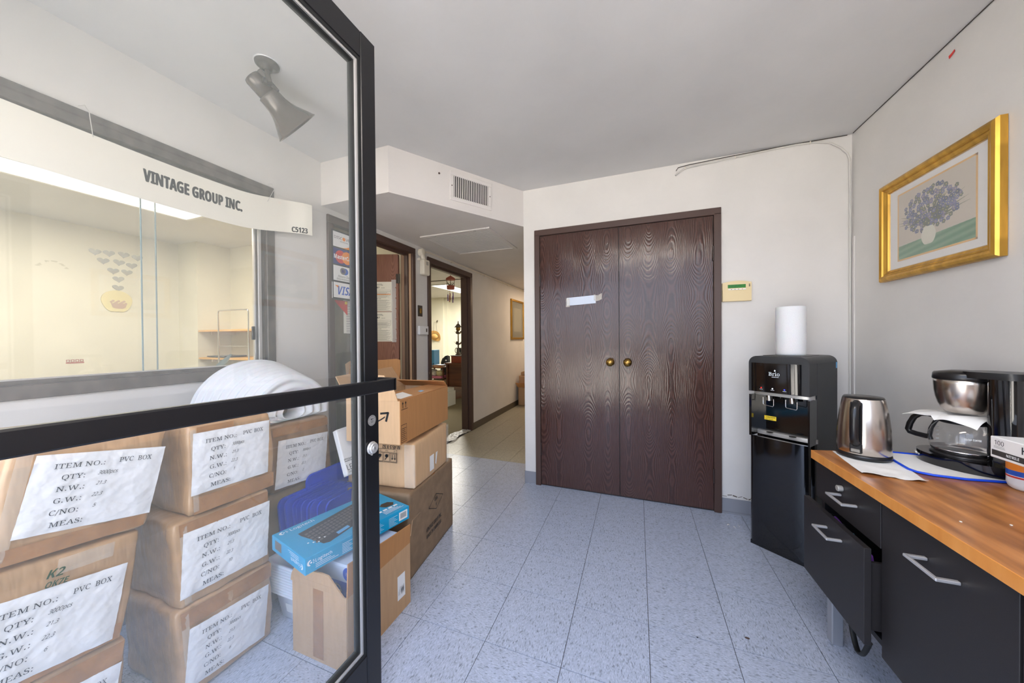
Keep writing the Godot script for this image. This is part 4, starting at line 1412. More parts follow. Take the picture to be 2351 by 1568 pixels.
func keyboard_box() -> void:
	var t := thing("keyboard_box", "long bright blue keyboard box lying across the open carton", "box", Vector3(-1.107, 0.361, -0.835))
	t.basis = Basis(Vector3(0.227, 0, -0.974), Vector3.UP, Vector3(0.974, 0, 0.227)).orthonormalized()
	var b := MB.new()
	b.box(Vector3(0, 0, -0.272), Vector3(0.455, 0.06, 0), 0.0015)
	obj("box_body", b, M.cyan_card, t)
	var top := Transform3D(Basis(Vector3.RIGHT, Vector3.FORWARD, Vector3.UP), Vector3(0, 0.0604, 0))   # x along, y towards the back edge
	b = MB.new()
	b.at(top)
	b.prism([Vector2(0.06, 0.19), Vector2(0.06, 0.165), Vector2(0.085, 0.04), Vector2(0.105, 0.03), Vector2(0.125, 0.036), Vector2(0.28, 0.075), Vector2(0.34, 0.125), Vector2(0.345, 0.235), Vector2(0.33, 0.24), Vector2(0.2, 0.215)], 0.0, 0.0002)
	b.prism([Vector2(0.37, 0.105), Vector2(0.385, 0.075), Vector2(0.42, 0.07), Vector2(0.435, 0.09), Vector2(0.42, 0.115), Vector2(0.39, 0.12)], 0.0, 0.0002)
	var kb := obj("keyboard_picture", b, M.key_black, t)
	b = MB.new()
	b.at(top)
	for r in 5:
		for c in 15:
			var f := c / 15.0
			var p := Vector2(lerpf(0.072, 0.325, f), 0.0)
			p.y = lerpf(0.055 + 0.022 * r, 0.128 + 0.019 * r, f) + 0.008
			b.quad(Vector3(p.x, p.y, 0.0005), Vector3(p.x + 0.0125, p.y + 0.003, 0.0005), Vector3(p.x + 0.012, p.y + 0.0165, 0.0005), Vector3(p.x - 0.0005, p.y + 0.0135, 0.0005))
	obj("keys", b, M.key_grey, kb)
	b = MB.new()
	b.at(top)
	b.quad(Vector3(0.15, 0.052, 0.0006), Vector3(0.205, 0.064, 0.0006), Vector3(0.205, 0.084, 0.0006), Vector3(0.15, 0.072, 0.0006))
	obj("keypad_badge", b, M.sky_blue, kb)
	b = MB.new()
	b.at(top)
	write(b, "Logitech", 0.055, 0.236, 0.018, "sans", 1.0, 0.0006)
	logo_mark(b, Vector2(0.03, 0.246), 0.014)
	for k in 5:
		b.rect(0.05 + 0.014 * k, 0.118 - 0.012 * (k % 3) - 0.03, 0.056 + 0.014 * k, 0.124 - 0.012 * (k % 3) - 0.03, 0.0006)
	for k in 4:
		b.rect(0.345, 0.02 + 0.008 * k, 0.44 - 0.01 * k, 0.0228 + 0.008 * k, 0.0006)
	for k in 4:
		b.rect(0.33 + 0.027 * k, 0.052, 0.35 + 0.027 * k, 0.064, 0.0006)
	b.at(Transform3D(Basis(), Vector3(0, 0, 0.0004)))
	logo_mark(b, Vector2(0.019, 0.038), 0.012)
	write(b, "Logitech", 0.036, 0.032, 0.012, "sans", 0.98, 0.0004)
	for k in 3:
		b.rect(0.036, 0.012 + 0.006 * k, 0.12 - 0.014 * k, 0.0135 + 0.006 * k, 0.0004)
	for g in 4:
		for k in 7:
			b.rect(0.135 + 0.07 * g, 0.008 + 0.006 * k, 0.135 + 0.07 * g + 0.045 - 0.008 * ((k + g) % 3), 0.0093 + 0.006 * k, 0.0004)
	b.at(frame_of(Vector3(-0.0004, 0.06, 0), Vector3(0, 0, 1), Vector3.DOWN) if false else Transform3D(Basis(Vector3.BACK * -1.0, Vector3.DOWN, Vector3.LEFT), Vector3(-0.0004, 0.06, 0)))
	write(b, "Logitech", 0.045, 0.028, 0.013, "sans", 0.95, 0.0)
	logo_mark(b, Vector2(0.025, 0.034), 0.012)
	for k in 3:
		b.rect(0.045, 0.008 + 0.006 * k, 0.13 - 0.01 * k, 0.0095 + 0.006 * k, 0)
	obj("lettering", b, M.white_ink, t)
	b = MB.new()
	b.at(Transform3D(Basis(Vector3.BACK, Vector3.UP, Vector3.LEFT), Vector3(-0.0005, 0, -0.272)))
	b.rect(0.03, 0.016, 0.085, 0.05, 0)
	obj("box_window", b, M.key_grey, t)
	b = MB.new()
	b.rect(0.398, 0.012, 0.444, 0.05, 0.0005)
	var bc := obj("barcode_label", b, M.paper_flat, t)
	b = MB.new()
	for k in 14:
		b.rect(0.405 + 0.0024 * k, 0.02, 0.405 + 0.0024 * k + (0.0014 if k % 3 else 0.0008), 0.044, 0.0008)
	obj("bars", b, M.ink_black, bc)

func logo_mark(b: MB, c: Vector2, r: float) -> void:
	for k in 12:
		var a0 := 1.4 + 3.2 * k / 12.0
		var a1 := 1.4 + 3.2 * (k + 1) / 12.0
		b.line(c + Vector2(cos(a0), sin(a0)) * r * 0.75, c + Vector2(cos(a1), sin(a1)) * r * 0.75, r * (0.15 + 0.45 * sin(PI * (k + 0.5) / 12.0)), 0.0005)
	b.disc(c.x + r * 0.15, c.y, r * 0.26, 0.0005, 12)
	for a in [0.55, 0.05, -0.45]:
		b.line(c + Vector2(cos(a), sin(a)) * r * 0.75, c + Vector2(cos(a), sin(a)) * r * 1.15, r * 0.16, 0.0005)

func led_box() -> void:
	var c := Vector3(-1.30, 0.53, -1.22)
	var t := thing("bulb_box", "narrow white light bulb box leaning between the darker carton and the door stile", "box", c)
	# front face from two bottom and two top corners, with a depth of 6 cm
	var bl := Vector3(-1.285, 0.558, -1.188)
	var br := Vector3(-1.285, 0.551, -1.292)
	var tl := Vector3(-1.395, 0.755, -1.224)
	var tr := Vector3(-1.395, 0.757, -1.288)
	var fr := frame_of(bl, br - bl, tl - bl)
	var dp := -fr.basis.z * 0.025
	var b := MB.new(c)
	b.hexa([bl + dp, br + dp, tl + dp, tr + dp, bl, br, tl, tr], 0.002, 0.0, 0.0, null, 6)
	obj("box_body", b, M.white_plastic, t)
	b = MB.new(c)
	b.at(fr * Transform3D(Basis(), Vector3(0, 0, 0.0006)))
	write(b, "LED", 0.012, 0.022, 0.026, "sans", 0.95); write(b, "DIMMABLE", 0.012, 0.009, 0.009, "sans", 0.85)
	write(b, "OPTOLIGHT", 0.01, 0.07, 0.009, "bold", 0.7); b.rect(0.01, 0.064, 0.06, 0.0665, 0)
	obj("lettering", b, M.ink_black, t)

func rounded(w: float, h: float, r: float, n := 5) -> Array:
	var p := []
	for c in [[w / 2 - r, h / 2 - r, 0.0], [-w / 2 + r, h / 2 - r, PI / 2], [-w / 2 + r, -h / 2 + r, PI], [w / 2 - r, -h / 2 + r, PI * 1.5]]:
		for k in n + 1:
			var a: float = c[2] + PI / 2 * k / n
			p.append(Vector2(c[0] + cos(a) * r, c[1] + sin(a) * r))
	return p

func make_lid(th: float, lip: float) -> Node3D:   # a tray-like lid standing on edge: rim, sunk panel, knobs
	var lid := thing("tub_lid", "", "lid")
	var hl := 0.10
	var wl := 0.27
	var turn := Transform3D(Basis(Vector3(0, 0, -1), Vector3.UP, Vector3.RIGHT), Vector3(0, hl, 0))
	var o2 := rounded(wl, 2 * hl, 0.035, 7)
	var i2 := rounded(wl - 2 * lip, 2 * hl - 2 * lip, 0.035 - lip, 7)
	var b := MB.new()
	b.x = turn
	for k in o2.size():
		var m := (k + 1) % o2.size()
		var oa := Vector3(o2[k].x, o2[k].y, 0)
		var ob := Vector3(o2[m].x, o2[m].y, 0)
		var ia := Vector3(i2[k].x, i2[k].y, 0)
		var ib := Vector3(i2[m].x, i2[m].y, 0)
		var f := Vector3(0, 0, th * 0.5)
		var deep := Vector3(0, 0, -0.009)
		b.quad(oa - f, ob - f, ob + f, oa + f, 1)
		b.quad(oa + f, ob + f, ib + f, ia + f, -1)
		b.quad(ia + f, ib + f, ib + deep, ia + deep, 2)
		b.quad(ob - f, oa - f, ia - f, ib - f, -1)
	obj("rim", b, M.blue_plastic, lid)
	b = MB.new()
	b.x = turn
	b.prism(i2, -0.0102, -0.009)
	obj("panel", b, M.blue_plastic, lid)
	for s in [-0.09, -0.06, 0.06, 0.09]:
		b = MB.new()
		b.x = turn
		b.cyl(Vector3(s, hl - 0.004, th * 0.5), Vector3.BACK, 0.0042, 0.003, 12, 0.001)
		obj("knob", b, M.blue_plastic, lid)
	return lid

func lids_and_tubs() -> void:
	# nested pale tubs on the floor
	var tub := thing("storage_tub", "", "tub")
	var b := MB.new()
	var rings := [[0.0, 0.0, 0.20, 0.14], [0.003, 0.004, 0.206, 0.146], [0.10, 0.0, 0.235, 0.175], [0.13, 0.0, 0.255, 0.195], [0.137, 0.0, 0.262, 0.202], [0.139, 0.0, 0.282, 0.222], [0.131, 0.0, 0.286, 0.226]]
	for i in rings.size() - 1:
		var p := rounded(rings[i][2], rings[i][3], 0.03)
		var q := rounded(rings[i + 1][2], rings[i + 1][3], 0.03)
		for k in p.size():
			var m := (k + 1) % p.size()
			b.quad(Vector3(p[m].y, rings[i][0], p[m].x), Vector3(p[k].y, rings[i][0], p[k].x), Vector3(q[k].y, rings[i + 1][0], q[k].x), Vector3(q[m].y, rings[i + 1][0], q[m].x), 1)
	obj("tub_body", b, M.tub_plastic, tub)
	b = MB.new()
	b.at(Transform3D(Basis(Vector3.RIGHT, Vector3.FORWARD, Vector3.UP), Vector3(0, 0.001, 0)))
	var pr := []
	for q in rounded(0.14, 0.2, 0.03): pr.append(q)
	b.prism(pr, 0.0, 0.002)
	obj("tub_base", b, M.tub_plastic, tub)
	var nth := ["first", "second", "third", "fourth", "fifth", "sixth", "seventh", "eighth", "ninth", "tenth", "eleventh"]
	for i in 11:
		var o: Node3D = tub if i == 0 else tub.duplicate()
		if i:
			o.name = numbered("storage_tub")
			add_child(o)
		o.position = Vector3(-1.395, 0.001 + 0.0115 * i, -1.09)
		tag(o, "pale plastic storage tub with a ticket, lowest of the nested stack on the floor" if i == 0 else "pale plastic storage tub, %s from the floor of the nested stack behind the open carton" % nth[i], "tub", "nested pale storage tubs")
	b = MB.new()
	b.at(frame_of(Vector3(-1.30, 0.05, -0.982), Vector3(1, 0, 0), Vector3(0, 1, 0.15)))
	b.rect(-0.11, -0.01, -0.05, 0.03, 0.004)
	var tk := obj("ticket", b, M.paper_flat, tub)
	tk.position = -tub.position
	# blue lids standing on the tubs
	var thick := make_lid(0.011, 0.012)
	var lid := make_lid(0.003, 0.0035)
	for i in 10:
		var o: Node3D = thick if i == 0 else (lid if i == 2 else (thick.duplicate() if i == 1 or i == 9 else lid.duplicate()))
		if i != 0 and i != 2:
			o.name = numbered("tub_lid")
			add_child(o)
		if i == 9:
			o.position = Vector3(-1.528, 0.33, -1.30)
			o.rotation_degrees = Vector3(0, 0, 0)
			tag(o, "blue plastic tub lid standing higher than the others, against the darker carton", "lid", "blue tub lids")
			continue
		o.position = Vector3([-1.51, -1.487, -1.466, -1.453, -1.441, -1.43, -1.418, -1.405, -1.39][i], 0.272 - 0.005 * i, [-1.165, -1.178, -1.192, -1.204, -1.216, -1.226, -1.238, -1.262, -1.285][i])
		o.rotation_degrees = Vector3(0.0, 1.5 * (i % 3 - 1), 7.0 - 1.1 * i + 1.2 * sin(i * 2.1))
		tag(o, "blue plastic tub lid, first of the fanned row, next to the wrapped cartons" if i == 0 else "blue plastic tub lid, %s of the fanned row counted from the wrapped cartons" % nth[i], "lid", "blue tub lids")

func foam_roll() -> void:
	var c := Vector3(-1.8, 0.84, -1.17)
	var t := thing("foam_roll", "roll of white foam sheet lying on the cartons under the interior window", "foam roll", c)
	# axis along x: layers telescoped towards the room, each smaller one standing farther out
	var ring := func(s: float, a: float) -> Vector3:   # s 0 at the wall side, 1 at the room side
		var k := clampf(s, 0.0, 1.0)
		var step := k * 9.0 + 0.6 * a / TAU
		var f := fmod(step, 1.0)
		var kk := (floorf(step) + smoothstep(0.7, 1.0, f)) / 9.6
		var rz := lerpf(0.272, 0.165, kk) + 0.015 * f * (1.0 - smoothstep(0.72, 0.95, f))
		var ry := lerpf(0.245, 0.155, kk) + 0.015 * f * (1.0 - smoothstep(0.72, 0.95, f))
		var y := 0.842 + sin(a) * ry
		var z := lerpf(-1.19, -1.15, k) + cos(a) * rz
		return Vector3(lerpf(-1.97, -1.585, k), maxf(y, 0.813), z)
	var seg := 72
	var b := MB.new(c)
	b.grid(150, seg, func(u, v): return ring.call(u, -TAU * v))
	obj("outer_layers", b, M.foam, t)
	b = MB.new(c)   # room-side end wound as a spiral, the core sagging low
	var face := func(u: float, v: float) -> Vector3:
		var a: float = -TAU * u
		var o: Vector3 = ring.call(1.0, a)
		var core := Vector3(-1.585, 0.845, -1.145)
		var p := o.lerp(core + Vector3(0, maxf(sin(a) * 0.03, -0.028), cos(a) * 0.042), v)
		p.x = -1.585 + 0.01 * sin(v * PI * 7.0) * (0.3 + v) - 0.02 * smoothstep(0.85, 1.0, v)
		return p
	b.grid(seg, 40, face)
	b.grid(seg, 6, func(u, v):
		var p: Vector3 = face.call(u, 1.0)
		return p - Vector3(0.08 * v, 0, 0))
	obj("wound_end", b, M.foam, t)
	b = MB.new(c)
	b.grid(seg, 6, func(u, v):
		var o: Vector3 = ring.call(0.0, -TAU * u)
		return o.lerp(Vector3(-1.972, 0.85, -1.19), v))
	obj("wall_end", b, M.foam, t)

# ---------------------------------------------------------------- furniture and appliances
func column(b: MB, poly: Array, y0: float, y1: float, g := 1) -> void:   # upright prism over an outline in x, z, sides smooth
	var pv := PackedVector2Array(poly)
	if not Geometry2D.is_polygon_clockwise(pv):
		pv.reverse()
	var n := pv.size()
	for k in n:
		var p := pv[k]
		var q := pv[(k + 1) % n]
		b.quad_o(Vector3(p.x, y0, p.y), Vector3(q.x, y0, q.y), Vector3(q.x, y1, q.y), Vector3(p.x, y1, p.y), Vector3((q - p).y, 0, -(q - p).x)) if g < 0 else b.quad(Vector3(q.x, y0, q.y), Vector3(p.x, y0, p.y), Vector3(p.x, y1, p.y), Vector3(q.x, y1, q.y), g)
	var keep := b.x
	b.x = b.x * Transform3D(Basis(Vector3.RIGHT, Vector3.BACK, Vector3.DOWN), Vector3.ZERO)
	b.prism(Array(pv), -y1, -y1 + 1e-5)
	b.prism(Array(pv), -y0 - 1e-5, -y0)
	b.x = keep

func bar_handle(b: MB, z0: float, z1: float, y: float, x: float) -> void:
	var d := 0.044
	b.box(Vector3(x - d, y - 0.004, z0), Vector3(x - d + 0.008, y + 0.004, z1), 0.0015)
	b.box(Vector3(x - d + 0.004, y - 0.004, z0), Vector3(x, y + 0.004, z0 + 0.01), 0.0015)
	b.box(Vector3(x - d + 0.004, y - 0.004, z1 - 0.01), Vector3(x, y + 0.004, z1), 0.0015)

func credenza() -> void:
	var t := thing("credenza", "black laminate credenza with a wood-grain top and bar handles, along the right wall", "cabinet", Vector3(0.666, 0, -1.697), 1.6)
	var L := 1.55
	var D := 0.51
	var b := MB.new()
	b.at(Transform3D(Basis(Vector3.RIGHT, Vector3.BACK, Vector3.DOWN), Vector3.ZERO))
	b.prism([Vector2(0, 0), Vector2(D, -0.115), Vector2(D, L), Vector2(0, L)], -0.735, -0.703)
	var wt := obj("worktop", b, M.worktop, t, "glossy wood-grain top with an orange edge")
	b = MB.new()
	b.box(Vector3(-0.0025, 0.7025, -0.002), Vector3(0.0005, 0.7355, L), 0.001)
	obj("edge_band", b, M.edge_wood, wt)
	b = MB.new()   # carcass boards
	var y0 := 0.237
	b.box(Vector3(0.03, y0, 0.01), Vector3(D - 0.01, y0 + 0.018, L)); b.box(Vector3(0.03, 0.685, 0.01), Vector3(D - 0.01, 0.703, L))
	b.box(Vector3(D - 0.02, y0, 0.01), Vector3(D - 0.01, 0.7, L))
	for z in [0.01, 0.36, 1.115, L - 0.018]:
		b.box(Vector3(0.03, y0, z), Vector3(D - 0.01, 0.7, z + 0.018))
	obj("carcass", b, M.black_laminate, t)
	for z in [0.03, L - 0.2]:
		for x in [0.035, D - 0.06]:
			b = MB.new()
			b.box(Vector3(x, 0.0, z), Vector3(x + 0.036, y0, z + 0.036), 0.003)
			obj("leg", b, M.leg_metal, t)
	b = MB.new()
	b.box(Vector3(0.012, 0.553, 0.006), Vector3(0.03, 0.698, 0.367), 0.001)
	b.box(Vector3(0.03, 0.575, 0.04), Vector3(0.4, 0.585, 0.35)); b.box(Vector3(0.03, 0.575, 0.035), Vector3(0.4, 0.67, 0.045)); b.box(Vector3(0.03, 0.575, 0.345), Vector3(0.4, 0.67, 0.355))
	var dr := obj("drawer", b, M.black_laminate, t)
	b = MB.new()
	bar_handle(b, 0.165, 0.262, 0.629, 0.012)
	obj("handle", b, M.handle_metal, dr)
	b = MB.new()
	b.cyl(Vector3(0.012, 0.655, 0.178), Vector3.LEFT, 0.0105, 0.016, 20, 0.0015)
	obj("lock", b, M.silver_plastic, dr)
	b = MB.new()
	var o := -0.04
	b.box(Vector3(o + 0.012, 0.25, 0.004), Vector3(o + 0.03, 0.549, 0.369), 0.001)
	b.box(Vector3(o + 0.03, 0.29, 0.04), Vector3(0.4, 0.30, 0.35)); b.box(Vector3(o + 0.03, 0.29, 0.035), Vector3(0.4, 0.5, 0.045)); b.box(Vector3(o + 0.03, 0.29, 0.345), Vector3(0.4, 0.5, 0.355))
	dr = obj("drawer", b, M.black_laminate, t, "lower drawer pulled slightly out")
	b = MB.new()
	bar_handle(b, 0.165, 0.262, 0.505, o + 0.012)
	obj("handle", b, M.handle_metal, dr)
	for k in 3:
		var z0: float = [0.372, 0.75, 1.128][k]
		var z1: float = [0.744, 1.122, L - 0.004][k]
		b = MB.new()
		b.box(Vector3(0.012, 0.226, z0), Vector3(0.03, 0.697, z1), 0.001)
		var dd := obj("cupboard_door", b, M.black_laminate, t)
		b = MB.new()
		var zc := z0 + 0.153 if k == 0 else (z1 - 0.25 if k == 1 else z0 + 0.15)
		bar_handle(b, zc, zc + 0.1, 0.626, 0.012)
		obj("handle", b, M.handle_metal, dd)
	# packets seen in the gap above the pulled drawer
	var pk := thing("packet", "purple and blue snack packets showing in the gap of the pulled drawer", "packet", Vector3(0.70, 0.31, -1.48))
	for k in 4:
		b = MB.new()
		var z := -0.11 + 0.055 * k
		b.hexa([Vector3(-0.02, 0, z), Vector3(0.02, 0, z), Vector3(-0.02, 0.205 + 0.008 * (k % 2), z), Vector3(-0.005, 0.212, z), Vector3(-0.02, 0, z + 0.05), Vector3(0.02, 0, z + 0.05), Vector3(-0.02, 0.2, z + 0.05), Vector3(-0.005, 0.21 - 0.006 * k, z + 0.05)], 0.005, 0.003, 0.005, noise(77 + k, 20.0, 2), 8)
		obj("packet_film", b, [M.purple, M.ink, M.sky_blue, M.purple][k], pk)
	# strap hanging below the drawer
	var sp := thing("strap", "dark curved strap hanging below the credenza's pulled drawer", "strap", Vector3(0.66, 0.14, -1.42))
	b = MB.new(sp.position)
	var pts := []
	for k in 15:
		var s := k / 14.0
		pts.append(Vector3(0.70 - 0.03 * s, 0.262 - 0.115 * sin(PI * (0.06 + 0.9 * s)), lerpf(-1.52, -1.345, s)))
	b.tube(pts, 0.008, 8, false, 0.6)
	obj("strap_band", b, M.rubber, sp)

func water_cooler() -> void:
	var t := thing("water_cooler", "tall black water cooler standing in the corner beside the credenza", "water cooler", Vector3(0.606, 0, -2.289), -38.4)
	var W := 0.275
	var Dp := 0.40
	var r := 0.04
	var prof := [Vector2(0, 0.0), Vector2(W, 0.0)]
	for k in 9: prof.append(Vector2(W - r + sin(PI / 2 * (1 - k / 8.0)) * r, 1.09 - r + sin(PI / 2 * k / 8.0) * r))
	for k in 9: prof.append(Vector2(r - sin(PI / 2 * k / 8.0) * r, 1.09 - r + cos(PI / 2 * k / 8.0) * r))
	var b := MB.new()
	b.prism(prof, -Dp, -0.1)
	obj("body", b, M.black_satin, t)
	b = MB.new()
	var head := prof.duplicate()
	head[0] = Vector2(0, 0.888); head[1] = Vector2(W, 0.888)
	b.prism(head, -0.1, 0.0)
	obj("head", b, M.black_satin, t)
	var bow := func(x0: float, x1: float, d: float, z: float, n := 28) -> Array:
		var a := [Vector2(x1, z), Vector2(x0, z)]
		for k in n + 1:
			var u := float(k) / n
			a.append(Vector2(lerpf(x0, x1, u), z + d * pow(maxf(0.0, 1.0 - pow(absf(2 * u - 1), 5.0)), 0.6)))
		return a
	b = MB.new()
	column(b, bow.call(0.012, 0.243, 0.016, 0.0), 0.892, 1.052)
	obj("glossy_panel", b, M.black_gloss, t)
	b = MB.new()
	column(b, bow.call(-0.003, W + 0.003, 0.028, -0.07), 0.866, 0.889)
	obj("silver_band", b, M.silver_plastic, t)
	b = MB.new()
	b.box(Vector3(0.0, 0.63, -0.1), Vector3(0.012, 0.868, -0.004)); b.box(Vector3(W - 0.008, 0.63, -0.1), Vector3(W, 0.868, -0.004)); b.box(Vector3(0.012, 0.63, -0.1), Vector3(W - 0.008, 0.868, -0.095))
	obj("alcove", b, M.black_gloss, t)
	b = MB.new()
	column(b, bow.call(-0.006, W + 0.006, 0.03, -0.095), 0.634, 0.656)
	var tr := obj("drip_tray", b, M.silver_plastic, t)
	for x in [0.085, 0.19]:
		b = MB.new()
		b.cyl(Vector3(x, 0.6562, -0.045), Vector3.UP, 0.016, 0.0012, 20)
		obj("drain", b, M.key_black, tr)
	b = MB.new()
	column(b, bow.call(0.0, W, 0.018, -0.1), 0.02, 0.632)
	b.box(Vector3(0.004, 0.0, -0.1), Vector3(W - 0.004, 0.02, -0.008))
	column(b, bow.call(0.0, W, 0.022, -0.02), 0.02, 0.632)
	obj("lower_door", b, M.black_gloss, t)
	for x in [0.085, 0.19]:
		b = MB.new()
		b.cyl(Vector3(x, 0.838, -0.04), Vector3.UP, 0.013, 0.03, 20, 0.001)
		var sp := obj("spout", b, M.chrome, t)
		b = MB.new()
		b.tube([Vector3(x - 0.025, 0.855, -0.03), Vector3(x - 0.025, 0.82, -0.03), Vector3(x - 0.022, 0.812, -0.028), Vector3(x + 0.022, 0.808, -0.028), Vector3(x + 0.025, 0.815, -0.03), Vector3(x + 0.025, 0.85, -0.03)], 0.0022, 8)
		obj("lever", b, M.chrome, sp)
	b = MB.new()
	b.at(Transform3D(Basis(), Vector3(0, 0, 0.0167)))
	write(b, "Brio", 0.104, 0.985, 0.019, "serif", 1.0)
	b.rect(0.118, 0.977, 0.15, 0.979, 0)
	b.disc(0.133, 1.013, 0.0035, 0, 10, 0.005)
	for x in [0.069, 0.122, 0.176]:
		b.rect(x - 0.008, 0.905, x + 0.008, 0.9065, 0)
	obj("lettering", b, M.white_ink, t)
	for k in 3:
		b = MB.new()
		b.disc([0.069, 0.122, 0.176][k], 0.914, 0.0034, 0.0168, 12)
		var m: StandardMaterial3D = mat("led_%d" % k, [col(255, 40, 30), col(235, 245, 255), col(60, 70, 255)][k], 0.4)
		m.emission_enabled = true
		m.emission = m.albedo_color
		m.emission_energy_multiplier = 0.9
		obj("indicator_light", b, m, t)
	b = MB.new()
	b.at(Transform3D(Basis(), Vector3(0, 0, -0.094)))
	b.rect(0.04, 0.716, 0.098, 0.74, 0)
	var cs := obj("caution_sticker", b, M.yellow, t)
	b = MB.new()
	b.at(Transform3D(Basis(), Vector3(0, 0, -0.0936)))
	write(b, "CAUTION", 0.05, 0.729, 0.008, "bold", 0.9); write(b, "HOT WATER", 0.046, 0.719, 0.005, "sans", 1.0)
	obj("lettering", b, M.ink_black, cs)
	b = MB.new()
	b.box(Vector3(W - 0.0005, 0.06, -0.399), Vector3(W + 0.0008, 1.055, -0.101))
	obj("side_panel", b, M.black_satin, t)
	b = MB.new()
	b.box(Vector3(W + 0.0005, 1.018, -0.398), Vector3(W + 0.0012, 1.052, -0.375))
	obj("blue_label", b, M.sky_blue, t)
	b = MB.new()
	b.box(Vector3(0.05, 1.089, -0.3), Vector3(0.225, 1.093, -0.05), 0.002)
	obj("top_plate", b, M.black_plastic, t)
	# paper towel roll on top
	var p := t.transform * Vector3(0.135, 1.0935, -0.18)
	t = thing("paper_towel_roll", "white paper towel roll standing on the water cooler", "paper towel", p)
	b = MB.new()
	var pr := [Vector2(0.02, 0.001), Vector2(0.066, 0.0), Vector2(0.069, 0.004)]
	for k in 12: pr.append(Vector2(0.069 + 0.0006 * sin(k * 1.9), 0.012 + 0.022 * k))
	pr.append_array([Vector2(0.069, 0.272), Vector2(0.067, 0.276), Vector2(0.03, 0.277), Vector2(0.021, 0.276), Vector2(0.02, 0.2), Vector2(0.02, 0.001)])
	b.lathe(pr, 48)
	obj("towel_sheets", b, M.foam, t)

func wall_picture() -> void:
	var t := thing("framed_picture", "gold framed print of a flower vase hanging on the right wall", "picture", Vector3(XR, 1.728, -2.025))
	t.basis = Basis(Vector3.BACK, Vector3.UP, Vector3.LEFT)
	var w := 0.62 / 2
	var h := 0.498 / 2
	var prof := [[0.0, 0.002], [0.0, 0.022], [0.006, 0.03], [0.016, 0.034], [0.026, 0.03], [0.03, 0.024], [0.036, 0.026], [0.042, 0.02], [0.05, 0.018], [0.055, 0.01]]
	var b := MB.new()
	for i in prof.size() - 1:
		var p := [[-w, -h], [w, -h], [w, h], [-w, h]]
		for k in 4:
			var c0: Array = p[k]
			var c1: Array = p[(k + 1) % 4]
			var at := func(c: Array, e: Array) -> Vector3: return Vector3(c[0] - signf(c[0]) * e[0], c[1] - signf(c[1]) * e[0], e[1])
			b.quad(at.call(c0, prof[i]), at.call(c1, prof[i]), at.call(c1, prof[i + 1]), at.call(c0, prof[i + 1]))
	obj("gilt_frame", b, M.gold, t)
	b = MB.new()
	b.rect(-w + 0.05, -h + 0.045, w - 0.05, h - 0.045, 0.010)
	obj("mat_board", b, M.mat_board, t)
	var x0 := -0.197
	var x1 := 0.205
	var y0 := -0.155
	var y1 := 0.16
	b = MB.new()
	b.frame(x0 - 0.007, y0 - 0.007, x1 + 0.007, y1 + 0.007, 0.008, 0.0106)
	obj("liner", b, M.straw, t)
	# a plain bouquet in a white jug on a green table, painted into a small picture
	var W := 420
	var H := 330
	var im := Image.create(W, H, false, Image.FORMAT_RGB8)
	im.fill(col(196, 186, 172))
	var r := RandomNumberGenerator.new()
	r.seed = 19
	var blob := func(cx: float, cy: float, rx: float, ry: float, c: Color) -> void:
		for y in range(maxi(0, int(cy - ry)), mini(H, int(cy + ry) + 1)):
			for x in range(maxi(0, int(cx - rx)), mini(W, int(cx + rx) + 1)):
				if pow((x - cx) / rx, 2) + pow((y - cy) / ry, 2) < 1.0:
					im.set_pixel(x, y, c)
	for y in H:
		for x in W:
			if y > 262 - 0.035 * x:
				im.set_pixel(x, y, col(72, 128, 92).lerp(col(110, 150, 116), 0.5 + 0.5 * sin(x * 0.03 + y * 0.2)))
	for k in 34:   # leaves
		var a := r.randf_range(-2.7, -0.35)
		var l := r.randf_range(120, 235)
		for s in 40:
			var f := s / 40.0
			blob.call(190 + cos(a) * l * f * 1.05, 205 + sin(a) * l * f * 0.85 + 30 * f * f, 6.0 * (1.0 - f) + 1.0, 6.0 * (1.0 - f) + 1.0, col(74, 84, 62).lerp(col(104, 110, 82), f))
	for k in 210:   # blossoms of five petals
		var a := r.randf_range(0, TAU)
		var d := sqrt(r.randf())
		var cx := 195 + cos(a) * d * 165
		var cy := 130 + sin(a) * d * 100
		var c := [col(72, 84, 128), col(98, 106, 150), col(60, 70, 98), col(120, 116, 150), col(86, 96, 84)][r.randi() % 5] as Color
		for q in 5:
			blob.call(cx + cos(q * 1.257 + a) * 6, cy + sin(q * 1.257 + a) * 6, 5.0, 4.0, c)
		blob.call(cx, cy, 2.5, 2.5, col(200, 186, 120))
	for s in 60:
		var f := s / 60.0
		blob.call(186, 212 + 74 * f, 16 + 26 * sin(PI * (0.12 + 0.72 * f)), 3.0, col(214, 212, 196))
	blob.call(186, 288, 26, 5, col(206, 204, 188))
	var m := mat("picture_print", Color(1, 1, 1), 0.6)
	m.albedo_texture = ImageTexture.create_from_image(im)
	b = MB.new()
	b.rect(x0, y0, x1, y1, 0.0103)
	obj("print", b, m, t)
	b = MB.new()
	b.box(Vector3(-w + 0.052, -h + 0.047, 0.0135), Vector3(w - 0.052, h - 0.047, 0.0145))
	obj("glazing", b, M.clear_glass, t)
	b = MB.new()
	b.tube([Vector3(-w - 0.002, 0.185, 0.004), Vector3(-w - 0.012, 0.187, 0.004)], 0.002, 6)
	obj("hook", b, M.lamp_dark, t)

